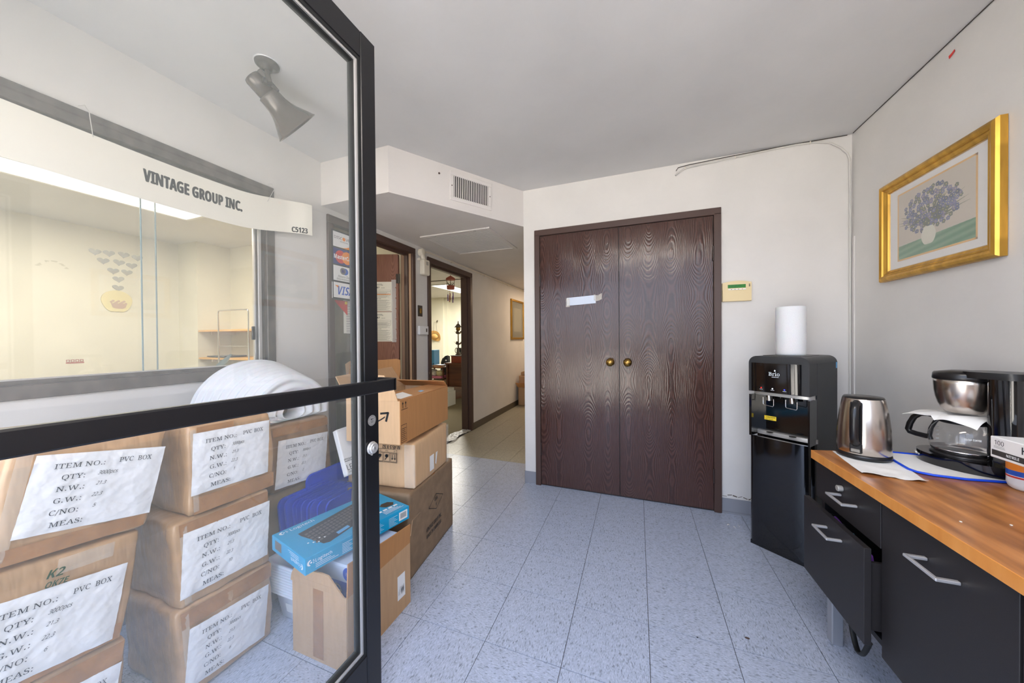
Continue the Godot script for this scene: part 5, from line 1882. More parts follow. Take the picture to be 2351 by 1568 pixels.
func ceiling_spot() -> void:
	var t := thing("ceiling_spotlight", "grey-bronze bell-shaped spotlight hanging from the ceiling beside the glass door", "spotlight", Vector3(-1.527, HC, -1.006))
	var b := MB.new()
	b.at(Transform3D(Basis(Vector3.RIGHT, Vector3.DOWN, Vector3.FORWARD), Vector3.ZERO))
	b.lathe([Vector2(0, 0), Vector2(0.05, 0), Vector2(0.05, 0.003), Vector2(0.0, 0.003)], 32, -1)
	obj("ceiling_ring", b, M.white_plastic, t)
	b = MB.new()
	b.at(Transform3D(Basis(Vector3.RIGHT, Vector3.DOWN, Vector3.FORWARD), Vector3.ZERO))
	b.lathe([Vector2(0.047, 0.003), Vector2(0.046, 0.008), Vector2(0.036, 0.014), Vector2(0.02, 0.018), Vector2(0.019, 0.03), Vector2(0, 0.031)], 28)
	obj("canopy", b, M.lamp_dark, t)
	var back := Vector3(-1.597, 2.378, -0.98) - t.position
	var ax := (Vector3(0.187, -0.595, -0.782) - Vector3(-0.706, 0.472, -0.529) * 0.04).normalized()
	b = MB.new()
	b.tube([Vector3(0, -0.028, 0), Vector3(0.001, -0.052, 0), Vector3(0.006, -0.07, -0.002), Vector3(0.012, -0.088, -0.004)], 0.011, 12)
	b.cyl(Vector3(-0.012, -0.075, 0.012), Vector3(0.35, 0, -0.94), 0.014, 0.026, 14)
	obj("swivel", b, M.lamp_dark, t)
	var q := ax.cross(Vector3(-0.706, 0.472, -0.529)).normalized()
	b = MB.new()
	b.at(Transform3D(Basis(q, ax, q.cross(ax)), back))
	b.lathe([Vector2(0, 0), Vector2(0.025, 0.001), Vector2(0.035, 0.005), Vector2(0.039, 0.014), Vector2(0.039, 0.091), Vector2(0, 0.091)], 32)
	obj("socket", b, M.lamp_bronze, t)
	b = MB.new()
	b.at(Transform3D(Basis(q, ax, q.cross(ax)), back))
	var s := -1.0 if q.y < 0 else 1.0
	b.box(Vector3(s * 0.032, 0.004, -0.016), Vector3(s * 0.052, 0.095, 0.016), 0.003)
	obj("bracket", b, M.lamp_dark, t)
	b = MB.new()
	b.at(Transform3D(Basis(q, ax, q.cross(ax)), back))
	b.lathe([Vector2(0.044, 0.0805), Vector2(0.0465, 0.0819), Vector2(0.0465, 0.0909), Vector2(0.047, 0.1043), Vector2(0.049, 0.1267), Vector2(0.055, 0.1490), Vector2(0.066, 0.1714), Vector2(0.081, 0.1937), Vector2(0.094, 0.2123), Vector2(0.102, 0.2265), Vector2(0.1075, 0.2324), Vector2(0.1075, 0.2347), Vector2(0.103, 0.2339), Vector2(0.091, 0.2123), Vector2(0.078, 0.1937), Vector2(0.062, 0.1699), Vector2(0.05, 0.1453), Vector2(0.043, 0.1118), Vector2(0.0, 0.0969)], 48)
	obj("shade", b, M.lamp_bronze, t)

func banner() -> void:
	var t := thing("paper_banner", "long white paper banner with black company lettering hung below the interior window's head", "banner", Vector3(-1.99, 1.94, -0.9))
	var b := MB.new(t.position)
	var f := func(u: float, v: float) -> Vector3:
		var z := lerpf(-0.12, -1.553, u)
		var lift := 0.045 * smoothstep(0.72, 1.0, u)
		var sag := -0.012 * sin(PI * clampf((u - 0.1) / 0.8, 0.0, 1.0))
		return Vector3(-1.995 + 0.012 * sin(u * 7.0) + 0.035 * smoothstep(0.9, 1.0, u), lerpf(1.826, 2.02, v) + lift + sag, z)
	b.sheet(60, 4, f, 0.0008)
	obj("paper", b, M.paper_cream, t)
	var put := func(b2: MB, s: String, z0: float, z1: float, y0: float, y1: float) -> void:
		# lettering laid on the sheet glyph by glyph column, following its bend
		var g := glyphs(s, "bold")
		var v: PackedVector3Array = g[0]
		var r := text_bounds(v)
		var id: PackedInt32Array = g[1]
		for i in range(0, id.size(), 3):
			var q := []
			for c in 3:
				var p := v[id[i + c]]
				var z := lerpf(z0, z1, (p.x - r.position.x) / r.size.x)
				var u := (z + 0.12) / -1.433
				var k: Vector3 = f.call(u, 0.5)
				q.append(Vector3(k.x + 0.0012, lerpf(y0, y1, (p.y - r.position.y) / r.size.y) + k.y - 1.923, z))
			if (q[1] - q[0]).cross(q[2] - q[0]).x < 0.0: b2.tri(q[0], q[2], q[1])
			else: b2.tri(q[0], q[1], q[2])
	b = MB.new(t.position)
	for k in 5:
		var dz: float = [-0.002, 0.002, 0.0, 0.0, 0.0][k]
		var dy: float = [0.0, 0.0, -0.0014, 0.0014, 0.0][k]
		put.call(b, "VINTAGE GROUP INC.", -0.79 + dz, -1.178 + dz, 1.907 + dy, 1.96 + dy)
		put.call(b, "C5123", -1.443 + dz * 0.6, -1.523 + dz * 0.6, 1.832 + dy * 0.4, 1.864 + dy * 0.4)
	obj("lettering", b, M.ink_black, t)
	for k in 2:
		b = MB.new(t.position)
		var z: float = [-0.63, -1.335][k]
		b.tube([Vector3(-2.02, 2.115, z + 0.01), Vector3(-2.0, 2.118, z), Vector3(-1.99, 2.09, z - 0.008), Vector3(-1.985, 2.0, z - 0.015 + 0.05 * k)], 0.0013, 6)
		obj("hanging_wire", b, M.wire, t)

func counter_things() -> void:
	var Y := 0.7352
	# paper sheet under the kettle
	var t := thing("paper_sheet", "crumpled white paper sheet lying under the kettle", "paper", Vector3(0.79, Y, -1.56))
	var b := MB.new(t.position)
	var n := noise(91, 6.0, 2)
	b.sheet(20, 16, func(u, v):
		var a := Vector2(0.705, -1.455).lerp(Vector2(0.862, -1.425), u)
		var c := Vector2(0.735, -1.705).lerp(Vector2(0.905, -1.665), u)
		var p := a.lerp(c, v)
		return Vector3(p.x - 0.012 * sin(u * 8.0) * (1.0 - v), Y + 0.0008 + 0.006 * maxf(0.0, n.get_noise_2d(u * 0.6, v * 0.6)) * (1.0 - smoothstep(0.35, 0.6, v)) + 0.008 * pow(1.0 - v, 6) * (0.5 + 0.5 * sin(u * 9.0)), p.y), 0.0006)
	obj("paper", b, M.paper_flat, t)
	# kettle
	var k := Vector3(0.812, Y + 0.0012, -1.668)
	t = thing("kettle", "brushed steel electric kettle with a black handle on the credenza", "kettle", k)
	b = MB.new()
	b.lathe([Vector2(0, 0), Vector2(0.07, 0), Vector2(0.076, 0.003), Vector2(0.077, 0.012), Vector2(0.075, 0.018), Vector2(0, 0.018)], 48)
	obj("power_base", b, M.black_plastic, t)
	b = MB.new()
	b.lathe([Vector2(0.072, 0.018), Vector2(0.0745, 0.022), Vector2(0.0745, 0.05), Vector2(0.0735, 0.09), Vector2(0.071, 0.13), Vector2(0.067, 0.17), Vector2(0.0615, 0.205), Vector2(0.0585, 0.222), Vector2(0.056, 0.226)], 64)
	obj("body", b, M.steel, t)
	b = MB.new()
	b.lathe([Vector2(0.0575, 0.2255), Vector2(0.054, 0.231), Vector2(0.03, 0.233), Vector2(0.014, 0.2335), Vector2(0.0, 0.2335)], 48)
	obj("lid", b, M.black_plastic, t)
	var hd := Vector3(-0.644, 0, 0.765).normalized()
	var side := hd.cross(Vector3.UP)
	b = MB.new()
	var hp := []
	for q in [[0.05, 0.205], [0.068, 0.212], [0.085, 0.207], [0.094, 0.19], [0.097, 0.16], [0.098, 0.12], [0.097, 0.09], [0.092, 0.072], [0.08, 0.063], [0.07, 0.06]]:
		hp.append(hd * q[0] + Vector3.UP * q[1])
	b.tube(hp, 0.0125, 12, false, 0.9)
	obj("handle", b, M.black_plastic, t)
	b = MB.new()
	b.x = frame_of(hd * 0.0715, side * -1.0, Vector3.UP)
	b.box(Vector3(-0.016, 0.045, -0.004), Vector3(0.016, 0.215, 0.004), 0.003)
	b.box(Vector3(-0.017, 0.026, -0.001), Vector3(0.017, 0.062, 0.009), 0.004)
	obj("grip_mount", b, M.black_plastic, t)
	b = MB.new()
	b.x = frame_of(hd * 0.079, side * -1.0, Vector3.UP)
	b.boxc(Vector3(0, 0.036, 0.003), Vector3(0.024, 0.012, 0.006), 0.002)
	obj("switch_tab", b, M.clear_tape, t)
	# blue-edged mat under the coffee maker
	t = thing("serving_mat", "white mat with a bright blue edge under the coffee maker", "mat", Vector3(1.02, Y, -1.6))
	b = MB.new(t.position)
	var mp := [Vector2(0.925, -1.752), Vector2(0.90, -1.72), Vector2(0.882, -1.62), Vector2(0.874, -1.55), Vector2(0.882, -1.524), Vector2(0.91, -1.507), Vector2(0.98, -1.498), Vector2(1.10, -1.512), Vector2(1.19, -1.52), Vector2(1.205, -1.6), Vector2(1.2, -1.74)]
	column(b, mp, Y, Y + 0.003)
	obj("mat_sheet", b, M.paper_flat, t)
	b = MB.new(t.position)
	var rim := []
	for p in mp: rim.append(Vector3(p.x, Y + 0.004, p.y))
	b.tube(rim, 0.004, 8, true)
	obj("blue_edge", b, mat("blue_edge", col(10, 74, 214), 0.4), t)
	# coffee maker: local x points from the carafe to the tower
	var c := Vector3(1.083, Y + 0.0032, -1.667)
	t = thing("coffee_maker", "black coffee maker with a steel brew basket on the blue-edged mat", "coffee maker", c, -54.0)
	b = MB.new()
	var cap := []
	for q in 40:
		var a := TAU * q / 40.0
		cap.append(Vector2(0.02 + cos(a) * 0.128, sin(a) * 0.108))
	column(b, cap, 0.0, 0.036)
	obj("base", b, M.black_gloss, t)
	b = MB.new()
	b.lathe([Vector2(0.074, 0.0355), Vector2(0.076, 0.04), Vector2(0.07, 0.0415), Vector2(0, 0.0415)], 40)
	obj("warming_plate", b, M.key_black, t)
	b = MB.new()
	for q in 7:
		var a := PI * 0.78 + 0.1 * q
		b.cyl(Vector3(0.02 + cos(a) * 0.127, 0.02, sin(a) * 0.107), Vector3(cos(a), 0, sin(a)), 0.0035 if q != 2 else 0.006, 0.003, 10)
	obj("button", b, M.silver_plastic, t)
	b = MB.new()
	var tw := []
	for p in rounded(0.12, 0.072, 0.022): tw.append(Vector2(p.y + 0.102, p.x))
	column(b, tw, 0.036, 0.315)
	obj("tower", b, M.black_gloss, t)
	b = MB.new()
	b.lathe([Vector2(0.0, 0.186), Vector2(0.036, 0.186), Vector2(0.042, 0.189), Vector2(0.05, 0.2), Vector2(0.0575, 0.218), Vector2(0.063, 0.24), Vector2(0.0665, 0.265), Vector2(0.068, 0.29), Vector2(0.068, 0.306), Vector2(0, 0.306)], 56)
	obj("brew_basket", b, M.steel, t)
	b = MB.new()
	b.lathe([Vector2(0.0, 0.304), Vector2(0.0695, 0.304), Vector2(0.0705, 0.308), Vector2(0.0690, 0.324), Vector2(0.066, 0.329), Vector2(0.03, 0.336), Vector2(0.0, 0.3365)], 48)
	var lid := []
	for p in rounded(0.13, 0.13, 0.03): lid.append(Vector2(p.y + 0.078, p.x))
	column(b, lid, 0.315, 0.3365)
	obj("lid", b, M.black_plastic, t)
	# carafe
	t = thing("glass_carafe", "glass coffee carafe with a black handle on the coffee maker's warming plate", "carafe", c + Vector3(0, 0.0417, 0), -54.0)
	b = MB.new()
	b.lathe([Vector2(0, 0.001), Vector2(0.062, 0.001), Vector2(0.07, 0.006), Vector2(0.077, 0.02), Vector2(0.0795, 0.04), Vector2(0.0775, 0.065), Vector2(0.07, 0.088), Vector2(0.058, 0.105), Vector2(0.052, 0.113), Vector2(0.054, 0.12)], 56)
	obj("glass_bowl", b, M.clear_glass, t)
	b = MB.new()
	b.lathe([Vector2(0.0625, 0.0005), Vector2(0.0712, 0.006), Vector2(0.0745, 0.012), Vector2(0.0750, 0.016), Vector2(0.0742, 0.016), Vector2(0.07, 0.007), Vector2(0.0615, 0.0025)], 48)
	obj("base_ring", b, M.chrome, t)
	b = MB.new()
	b.lathe([Vector2(0.0535, 0.106), Vector2(0.0575, 0.108), Vector2(0.0575, 0.122), Vector2(0.05, 0.126), Vector2(0.0, 0.127)], 40)
	obj("collar_lid", b, M.black_plastic, t)
	b = MB.new()
	var hp2 := [Vector3(-0.052, 0.116, 0), Vector3(-0.085, 0.122, 0), Vector3(-0.105, 0.118, 0), Vector3(-0.122, 0.102, 0), Vector3(-0.133, 0.075, 0), Vector3(-0.138, 0.05, 0), Vector3(-0.134, 0.042, 0), Vector3(-0.115, 0.038, 0), Vector3(-0.09, 0.036, 0), Vector3(-0.079, 0.037, 0)]
	b.tube(hp2, 0.0085, 10, false, 1.1)
	b.tube([Vector3(-0.055, 0.113, 0), Vector3(-0.066, 0.098, 0), Vector3(-0.077, 0.07, 0), Vector3(-0.081, 0.04, 0), Vector3(-0.077, 0.026, 0)], 0.008, 8, false, 0.8)
	obj("handle", b, M.black_plastic, t)
	b = MB.new()
	for q in 5:
		b.at(Transform3D(Basis(Vector3.UP, -0.42), Vector3.ZERO) * frame_of(Vector3(-0.0802 - 0.001, 0.028 + 0.015 * q, 0.0), Vector3(0, 0, 1), Vector3.UP))
		b.rect(-0.004, 0, 0.006, 0.002, 0)
	b.at(frame_of(Vector3(0.045, 0.062, 0.0665), Vector3(0.8, 0, -0.6), Vector3.UP))
	ink(b, "12-CUP COFFEE", -0.018, 0.0, 0.036, 0.006, "bold", 0.004)
	obj("print", b, M.white_ink, t)
	# filter paper over the carafe
	t = thing("filter_paper", "white paper filter draped over the carafe below the brew basket", "paper", c + Vector3(0, 0.175, 0), -54.0)
	b = MB.new()
	b.sheet(24, 18, func(u, v):
		var x := lerpf(-0.115, 0.062, u)
		var z := lerpf(-0.07, 0.085, v)
		var d := maxf(0.0, Vector2(x, z).length() - 0.058)
		return Vector3(x, 0.0015 - (1.6 * d * d * 6.0 + 0.25 * d) * (1.0 if x > -0.04 else 0.15) + 0.002 * sin(u * 14.0 + v * 6.0), z), 0.0008)
	obj("paper", b, M.paper_flat, t)
	# tub with a white glove box on top
	t = thing("plastic_tub", "small white plastic tub with orange, blue and red bands at the frame's edge", "tub", Vector3(1.086, Y + 0.0005, -1.462))
	b = MB.new()
	b.lathe([Vector2(0, 0), Vector2(0.026, 0), Vector2(0.033, 0.006), Vector2(0.037, 0.018), Vector2(0.037, 0.098), Vector2(0.0, 0.1)], 36)
	obj("tub_body", b, M.white_plastic, t)
	for q in [[0.058, 0.098, "orange"], [0.043, 0.058, "blue_print"], [0.036, 0.041, "red"]]:
		b = MB.new()
		b.lathe([Vector2(0.0374, q[0]), Vector2(0.0374, q[1])], 36)
		obj("band", b, M[q[2]], t)
	t = thing("glove_box", "white and dark grey glove box lying on the small white tub", "box", Vector3(0.986, Y + 0.102, -1.43))
	b = MB.new()
	b.box(Vector3(0, 0, 0), Vector3(0.12, 0.062, 0.26), 0.002)
	obj("box_body", b, M.white_plastic, t)
	var gf := Transform3D(Basis(Vector3.BACK, Vector3.UP, Vector3.LEFT), Vector3(-0.0005, 0, 0))
	b = MB.new()
	b.at(gf)
	b.rect(0.006, 0.008, 0.26, 0.024, 0)
	obj("dark_band", b, M.key_black, t)
	b = MB.new()
	b.at(gf)
	write(b, "100", 0.014, 0.040, 0.013, "sans", 0.95)
	b.rect(0.012, 0.035, 0.042, 0.0357, 0); b.rect(0.012, 0.031, 0.044, 0.0318, 0)
	write(b, "HAND GLOVES", 0.088, 0.033, 0.02, "bold", 0.8)
	obj("lettering", b, M.ink, t)
	b = MB.new()
	b.at(gf * Transform3D(Basis(), Vector3(0, 0, 0.0004)))
	write(b, "NITRILE", 0.048, 0.0125, 0.0075, "bold", 0.9)
	obj("band_lettering", b, M.white_ink, t)
	# crumbs on the top
	t = thing("crumb", "tiny pale crumbs on the credenza's glossy top", "crumb", Vector3(0.85, Y, -1.18))
	b = MB.new()
	for q in [[0.0, 0.0], [0.022, 0.012], [0.04, 0.03], [-0.1, 0.02]]:
		b.cyl(Vector3(q[0], 0.0002, q[1]), Vector3.UP, 0.0025, 0.0015, 7)
	obj("crumbs", b, M.paper_cream, t)
	t.get_child(0).set_meta("kind", "stuff")

func picture_frame(b: MB, fr: Transform3D, w: float, h: float, e: float, d: float) -> void:
	b.at(fr)
	b.box(Vector3(0, 0, 0), Vector3(w, e, d), 0.003); b.box(Vector3(0, h - e, 0), Vector3(w, h, d), 0.003)
	b.box(Vector3(0, e, 0), Vector3(e, h - e, d), 0.003); b.box(Vector3(w - e, e, 0), Vector3(w, h - e, d), 0.003)

func wall_fittings() -> void:
	var up := Vector3.UP
	# alarm keypad
	var t := thing("alarm_keypad", "beige alarm keypad with a green display on the wall beside the closet door", "keypad", Vector3(0.6235, 1.5, ZB))
	var b := MB.new()
	var top := [Vector2(-0.0825, -0.062), Vector2(0.0825, -0.062), Vector2(0.0825, 0.062)]
	for k in 11: top.append(Vector2(0.0825 - 0.0165 * k, 0.062 + 0.012 * sin(PI * k / 10.0)))
	b.prism(top, 0, 0.024)
	obj("case", b, M.cream_plastic, t)
	b = MB.new()
	var fl := [Vector2(-0.081, -0.06), Vector2(0.081, -0.06), Vector2(0.081, 0.016)]
	for k in 9: fl.append(Vector2(0.081 - 0.02025 * k, 0.016 - 0.010 * sin(PI * k / 8.0)))
	b.prism(fl, 0.0245, 0.029)
	obj("flip_cover", b, M.cream_plastic, t)
	b = MB.new()
	b.rect(-0.052, 0.026, 0.05, 0.049, 0.0246)
	var lcd := obj("display", b, M.green_lcd, t)
	b = MB.new()
	b.at(Transform3D(Basis(), Vector3(0, 0, 0.0249)))
	write(b, "READY TO ARM", -0.046, 0.038, 0.0075, "mono", 0.95); write(b, "12:40 PM", -0.046, 0.0285, 0.0065, "mono", 0.95)
	obj("characters", b, M.green_dark, lcd)
	b = MB.new()
	b.rect(-0.05, 0.013, 0.05, 0.0205, 0.0293)
	var st := obj("label_strip", b, M.paper_flat, t)
	b = MB.new()
	for k in 3:
		b.boxc(Vector3(-0.032 + 0.02 * k, 0.0168, 0.0297), Vector3(0.006, 0.003, 0.0006))
	obj("icon", b, M.ink, st)
	b = MB.new()
	b.boxc(Vector3(0.03, 0.0168, 0.0297), Vector3(0.006, 0.003, 0.0006))
	obj("icon", b, M.red, st)
	for y in [0.036, 0.046]:
		b = MB.new()
		b.disc(0.071, y, 0.0045, 0.0247, 14, 0.0034)
		obj("indicator", b, M.ink_black, t)
	# siren box with its junction on the wall between the doorways
	t = thing("siren_box", "ivory wall siren box with a round junction above, between the two doorways", "siren", Vector3(XL, 1.93, -2.84))
	b = MB.new(t.position)
	b.box(Vector3(XL, 1.85, -2.9), Vector3(XL + 0.055, 2.005, -2.795), 0.008)
	obj("case", b, M.ivory_plastic, t)
	b = MB.new(t.position)
	for k in 6: b.box(Vector3(XL + 0.055, 1.95 + 0.006 * k, -2.873), Vector3(XL + 0.0556, 1.953 + 0.006 * k, -2.835))
	obj("sound_slot", b, M.ink_grey, t)
	b = MB.new(t.position)
	b.cyl(Vector3(XL, 2.07, -2.80), Vector3.RIGHT, 0.036, 0.05, 24, 0.006)
	b.cyl(Vector3(XL, 2.0, -2.775), Vector3.RIGHT, 0.014, 0.03, 14, 0.003)
	b.tube([Vector3(XL + 0.03, 2.05, -2.8), Vector3(XL + 0.03, 2.0, -2.83)], 0.022, 12)
	obj("junction", b, M.ivory_plastic, t)
	# conduit running along the corridor below the soffit
	t = thing("conduit", "thin white conduit along the corridor's left wall just below the ceiling", "conduit", Vector3(XL, 2.1, -5.0))
	b = MB.new(t.position)
	b.tube([Vector3(XL + 0.012, 2.09, -2.83), Vector3(XL + 0.012, 2.103, -2.95), Vector3(XL + 0.012, 2.106, -4.5), Vector3(XL + 0.012, 2.108, -8.5)], 0.009, 10)
	obj("pipe", b, M.ivory_plastic, t)
	for z in [-3.4, -4.3, -5.2]:
		b = MB.new(t.position)
		b.box(Vector3(XL, 2.09, z - 0.012), Vector3(XL + 0.024, 2.118, z + 0.012), 0.003)
		obj("clip", b, M.ivory_plastic, t)
	t = thing("light_switch", "dark brass switch plate on the wall between the two doorways", "switch", Vector3(XL, 1.485, -2.797))
	b = MB.new(t.position)
	b.box(Vector3(XL, 1.43, -2.833), Vector3(XL + 0.005, 1.54, -2.762), 0.001)
	obj("switch_plate", b, M.lamp_dark, t)
	b = MB.new(t.position)
	b.box(Vector3(XL + 0.005, 1.46, -2.812), Vector3(XL + 0.012, 1.51, -2.783), 0.002)
	obj("dimmer_knob", b, M.brass, t)
	t = thing("thermostat", "small ivory thermostat below the switch plate, between the two doorways", "thermostat", Vector3(XL, 1.29, -2.825))
	b = MB.new(t.position)
	b.box(Vector3(XL, 1.245, -2.9), Vector3(XL + 0.03, 1.335, -2.75), 0.006)
	obj("case", b, M.white_plastic, t)
	b = MB.new(t.position)
	b.box(Vector3(XL + 0.03, 1.275, -2.875), Vector3(XL + 0.0308, 1.31, -2.855))
	obj("dial_window", b, M.brown_dark, t)
	# payment card sticker on the sidelight
	t = thing("card_sticker", "black sticker sheet of four payment card marks on the doorway sidelight", "sticker", Vector3(XL + 0.018, 1.495, -1.755))
	var sf := Transform3D(Basis(Vector3.FORWARD, up, Vector3.RIGHT), Vector3.ZERO)
	b = MB.new()
	b.at(sf)
	b.rect(0, 0, 0.215, 0.495, 0)
	obj("backing", b, M.ink_black, t)
	b = MB.new()
	b.at(sf * Transform3D(Basis(), Vector3(0, 0, 0.0006)))
	b.rect(0.014, 0.378, 0.2, 0.485, 0); b.rect(0.014, 0.135, 0.2, 0.243, 0)
	b.rect(0.014, 0.012, 0.2, 0.122, 0); b.rect(0.0, 0.004, 0.006, 0.12, 0)
	obj("white_panel", b, M.white_plastic, t)
	b = MB.new()
	b.at(sf * Transform3D(Basis(), Vector3(0, 0, 0.0006)))
	b.rect(0.014, 0.252, 0.2, 0.369, 0)
	obj("blue_panel", b, mat("navy", col(16, 24, 110), 0.4), t)
	b = MB.new()
	b.at(sf * Transform3D(Basis(), Vector3(0, 0, 0.001)))
	for k in 12:
		var s := k / 12.0
		var s2 := (k + 1) / 12.0
		b.quad(Vector3(lerpf(0.07, 0.2, s), 0.378, 0), Vector3(lerpf(0.07, 0.2, s2), 0.378, 0), Vector3(lerpf(0.07, 0.2, s2), 0.378 + 0.046 * s2 * s2, 0), Vector3(lerpf(0.07, 0.2, s), 0.378 + 0.046 * s * s, 0))
	b.disc(0.108, 0.445, 0.0135, 0, 24)
	b.disc(0.135, 0.31, 0.047, 0.0002, 32)
	b.tri(Vector3(0.026, 0.1, 0), Vector3(0.052, 0.083, 0), Vector3(0.056, 0.1, 0))
	obj("orange_mark", b, M.orange, t)
	b = MB.new()
	b.at(sf * Transform3D(Basis(), Vector3(0, 0, 0.001)))
	b.disc(0.078, 0.31, 0.047, 0, 32)
	obj("red_mark", b, M.red, t)
	b = MB.new()
	b.at(sf * Transform3D(Basis(), Vector3(0, 0, 0.001)))
	ink(b, "DISC", 0.024, 0.436, 0.068, 0.02, "sans"); ink(b, "VER", 0.124, 0.436, 0.062, 0.02, "sans")
	ink(b, "NETWORK", 0.075, 0.418, 0.07, 0.008, "sans")
	ink(b, "Diners Club", 0.052, 0.16, 0.11, 0.017, "serif", 0.0, 0.15); ink(b, "International", 0.04, 0.142, 0.13, 0.015, "serif", 0.0, 0.15)
	obj("lettering", b, M.ink_black, t)
	b = MB.new()
	b.at(sf * Transform3D(Basis(), Vector3(0, 0, 0.0016)))
	ink(b, "MasterCard", 0.02, 0.293, 0.175, 0.032, "bold")
	obj("white_lettering", b, M.white_ink, t)
	b = MB.new()
	b.at(sf * Transform3D(Basis(), Vector3(0, 0, 0.001)))
	ink(b, "VISA", 0.038, 0.035, 0.148, 0.062, "bold", 0.0, 0.22)
	b.disc(0.118, 0.208, 0.026, 0, 24, 0.024); b.rect(0.1, 0.184, 0.118, 0.232, 0.0)
	obj("blue_mark", b, M.blue_print, t)
	b = MB.new()
	b.at(sf * Transform3D(Basis(), Vector3(0, 0, 0.0014)))
	b.disc(0.096, 0.209, 0.0255, 0, 24)
	obj("grey_mark", b, M.ink_grey, t)
	b = MB.new()
	b.at(sf * Transform3D(Basis(), Vector3(0, 0, 0.0018)))
	b.disc(0.09, 0.209, 0.007, 0, 16, 0.016); b.disc(0.104, 0.209, 0.006, 0, 16, 0.016)
	obj("blue_mark", b, M.navy, t)
	# notices behind the sticker
	t = thing("notice_sheet", "cream notice sheet taped on the sidelight below the card sticker", "notice", Vector3(XL - 0.034, 1.3, -1.96))
	b = MB.new()
	b.at(sf)
	b.rect(-0.06, -0.05, 0.02, 0.2, 0)
	obj("sheet", b, M.paper_cream, t)
	b = MB.new()
	b.at(sf)
	for k in 16: b.rect(-0.035, -0.04 + 0.013 * k, 0.015 - 0.006 * (k % 3), -0.036 + 0.013 * k, 0.0005)
	obj("lettering", b, M.ink_grey, t)
	t = thing("red_pennant", "small red paper triangle on the sidelight below the card sticker", "paper", Vector3(XL - 0.033, 1.46, -1.86))
	b = MB.new()
	b.at(sf)
	b.tri(Vector3(-0.05, 0.035, 0.0008), Vector3(0.075, -0.075, 0.0008), Vector3(0.075, 0.035, 0.0008))
	obj("paper", b, M.red, t)
	b = MB.new()
	b.at(sf)
	b.disc(0.062, 0.02, 0.012, 0.0014, 12)
	obj("yellow_print", b, M.yellow, t)
	# wage notices on the office door leaf
	var lf := frame_of(Vector3(-2.15, 0, -2.61), Vector3(0.936, 0, -0.353), up)
	t = thing("posted_notice", "two printed wage notices in plastic on the wood office door", "notice", lf * Vector3(-0.2, 1.46, 0.001))
	for k in 2:
		b = MB.new(t.position)
		b.at(lf * Transform3D(Basis(), Vector3(-0.33, [1.472, 1.182][k], 0.0015)))
		b.quad(Vector3(0, 0, 0), Vector3(0.275, 0, 0), Vector3(0.27, 0.284, 0), Vector3(0, 0.284, 0))
		var sh := obj("sheet", b, M.paper_cream, t)
		b = MB.new(t.position)
		b.at(lf * Transform3D(Basis(), Vector3(-0.33, [1.472, 1.182][k], 0.0019)))
		write(b, "$17.87", 0.075, 0.222, 0.016, "bold", 1.15); write(b, "PER HOUR", 0.168, 0.223, 0.005, "bold", 1.0)
		write(b, "Los Angeles Minimum Wage", 0.06, 0.25, 0.0075, "bold", 0.9)
		b.rect(0.12, 0.262, 0.175, 0.2645, 0)
		write(b, "Los Angeles Paid Sick Leave", 0.05, 0.118, 0.007, "bold", 0.9)
		for q in 26:
			var y := 0.008 + 0.0072 * q
			if absf(y - 0.12) < 0.006: continue
			b.rect(0.05, y, 0.255 - 0.01 * ((q * 7) % 5), y + 0.0016, 0)
		b.frame(0.05, 0.165, 0.258, 0.205, 0.0012, 0)
		obj("lettering", b, M.ink_grey if false else M.ink, sh)
		if k == 0:
			b = MB.new(t.position)
			b.at(lf * Transform3D(Basis(), Vector3(-0.33, 1.472, 0.0023)))
			b.rect(0.03, 0.16, 0.258, 0.166, 0)
			obj("highlight", b, M.orange, sh)
	b = MB.new(t.position)
	b.at(lf)
	b.grid(3, 24, func(u, v): return Vector3(-0.065 + 0.045 * u, 1.175 + 0.6 * v, 0.0022 + 0.004 * sin(v * 37.0 + u * 4.0) * u))
	obj("plastic_film", b, M.bag_film, t)

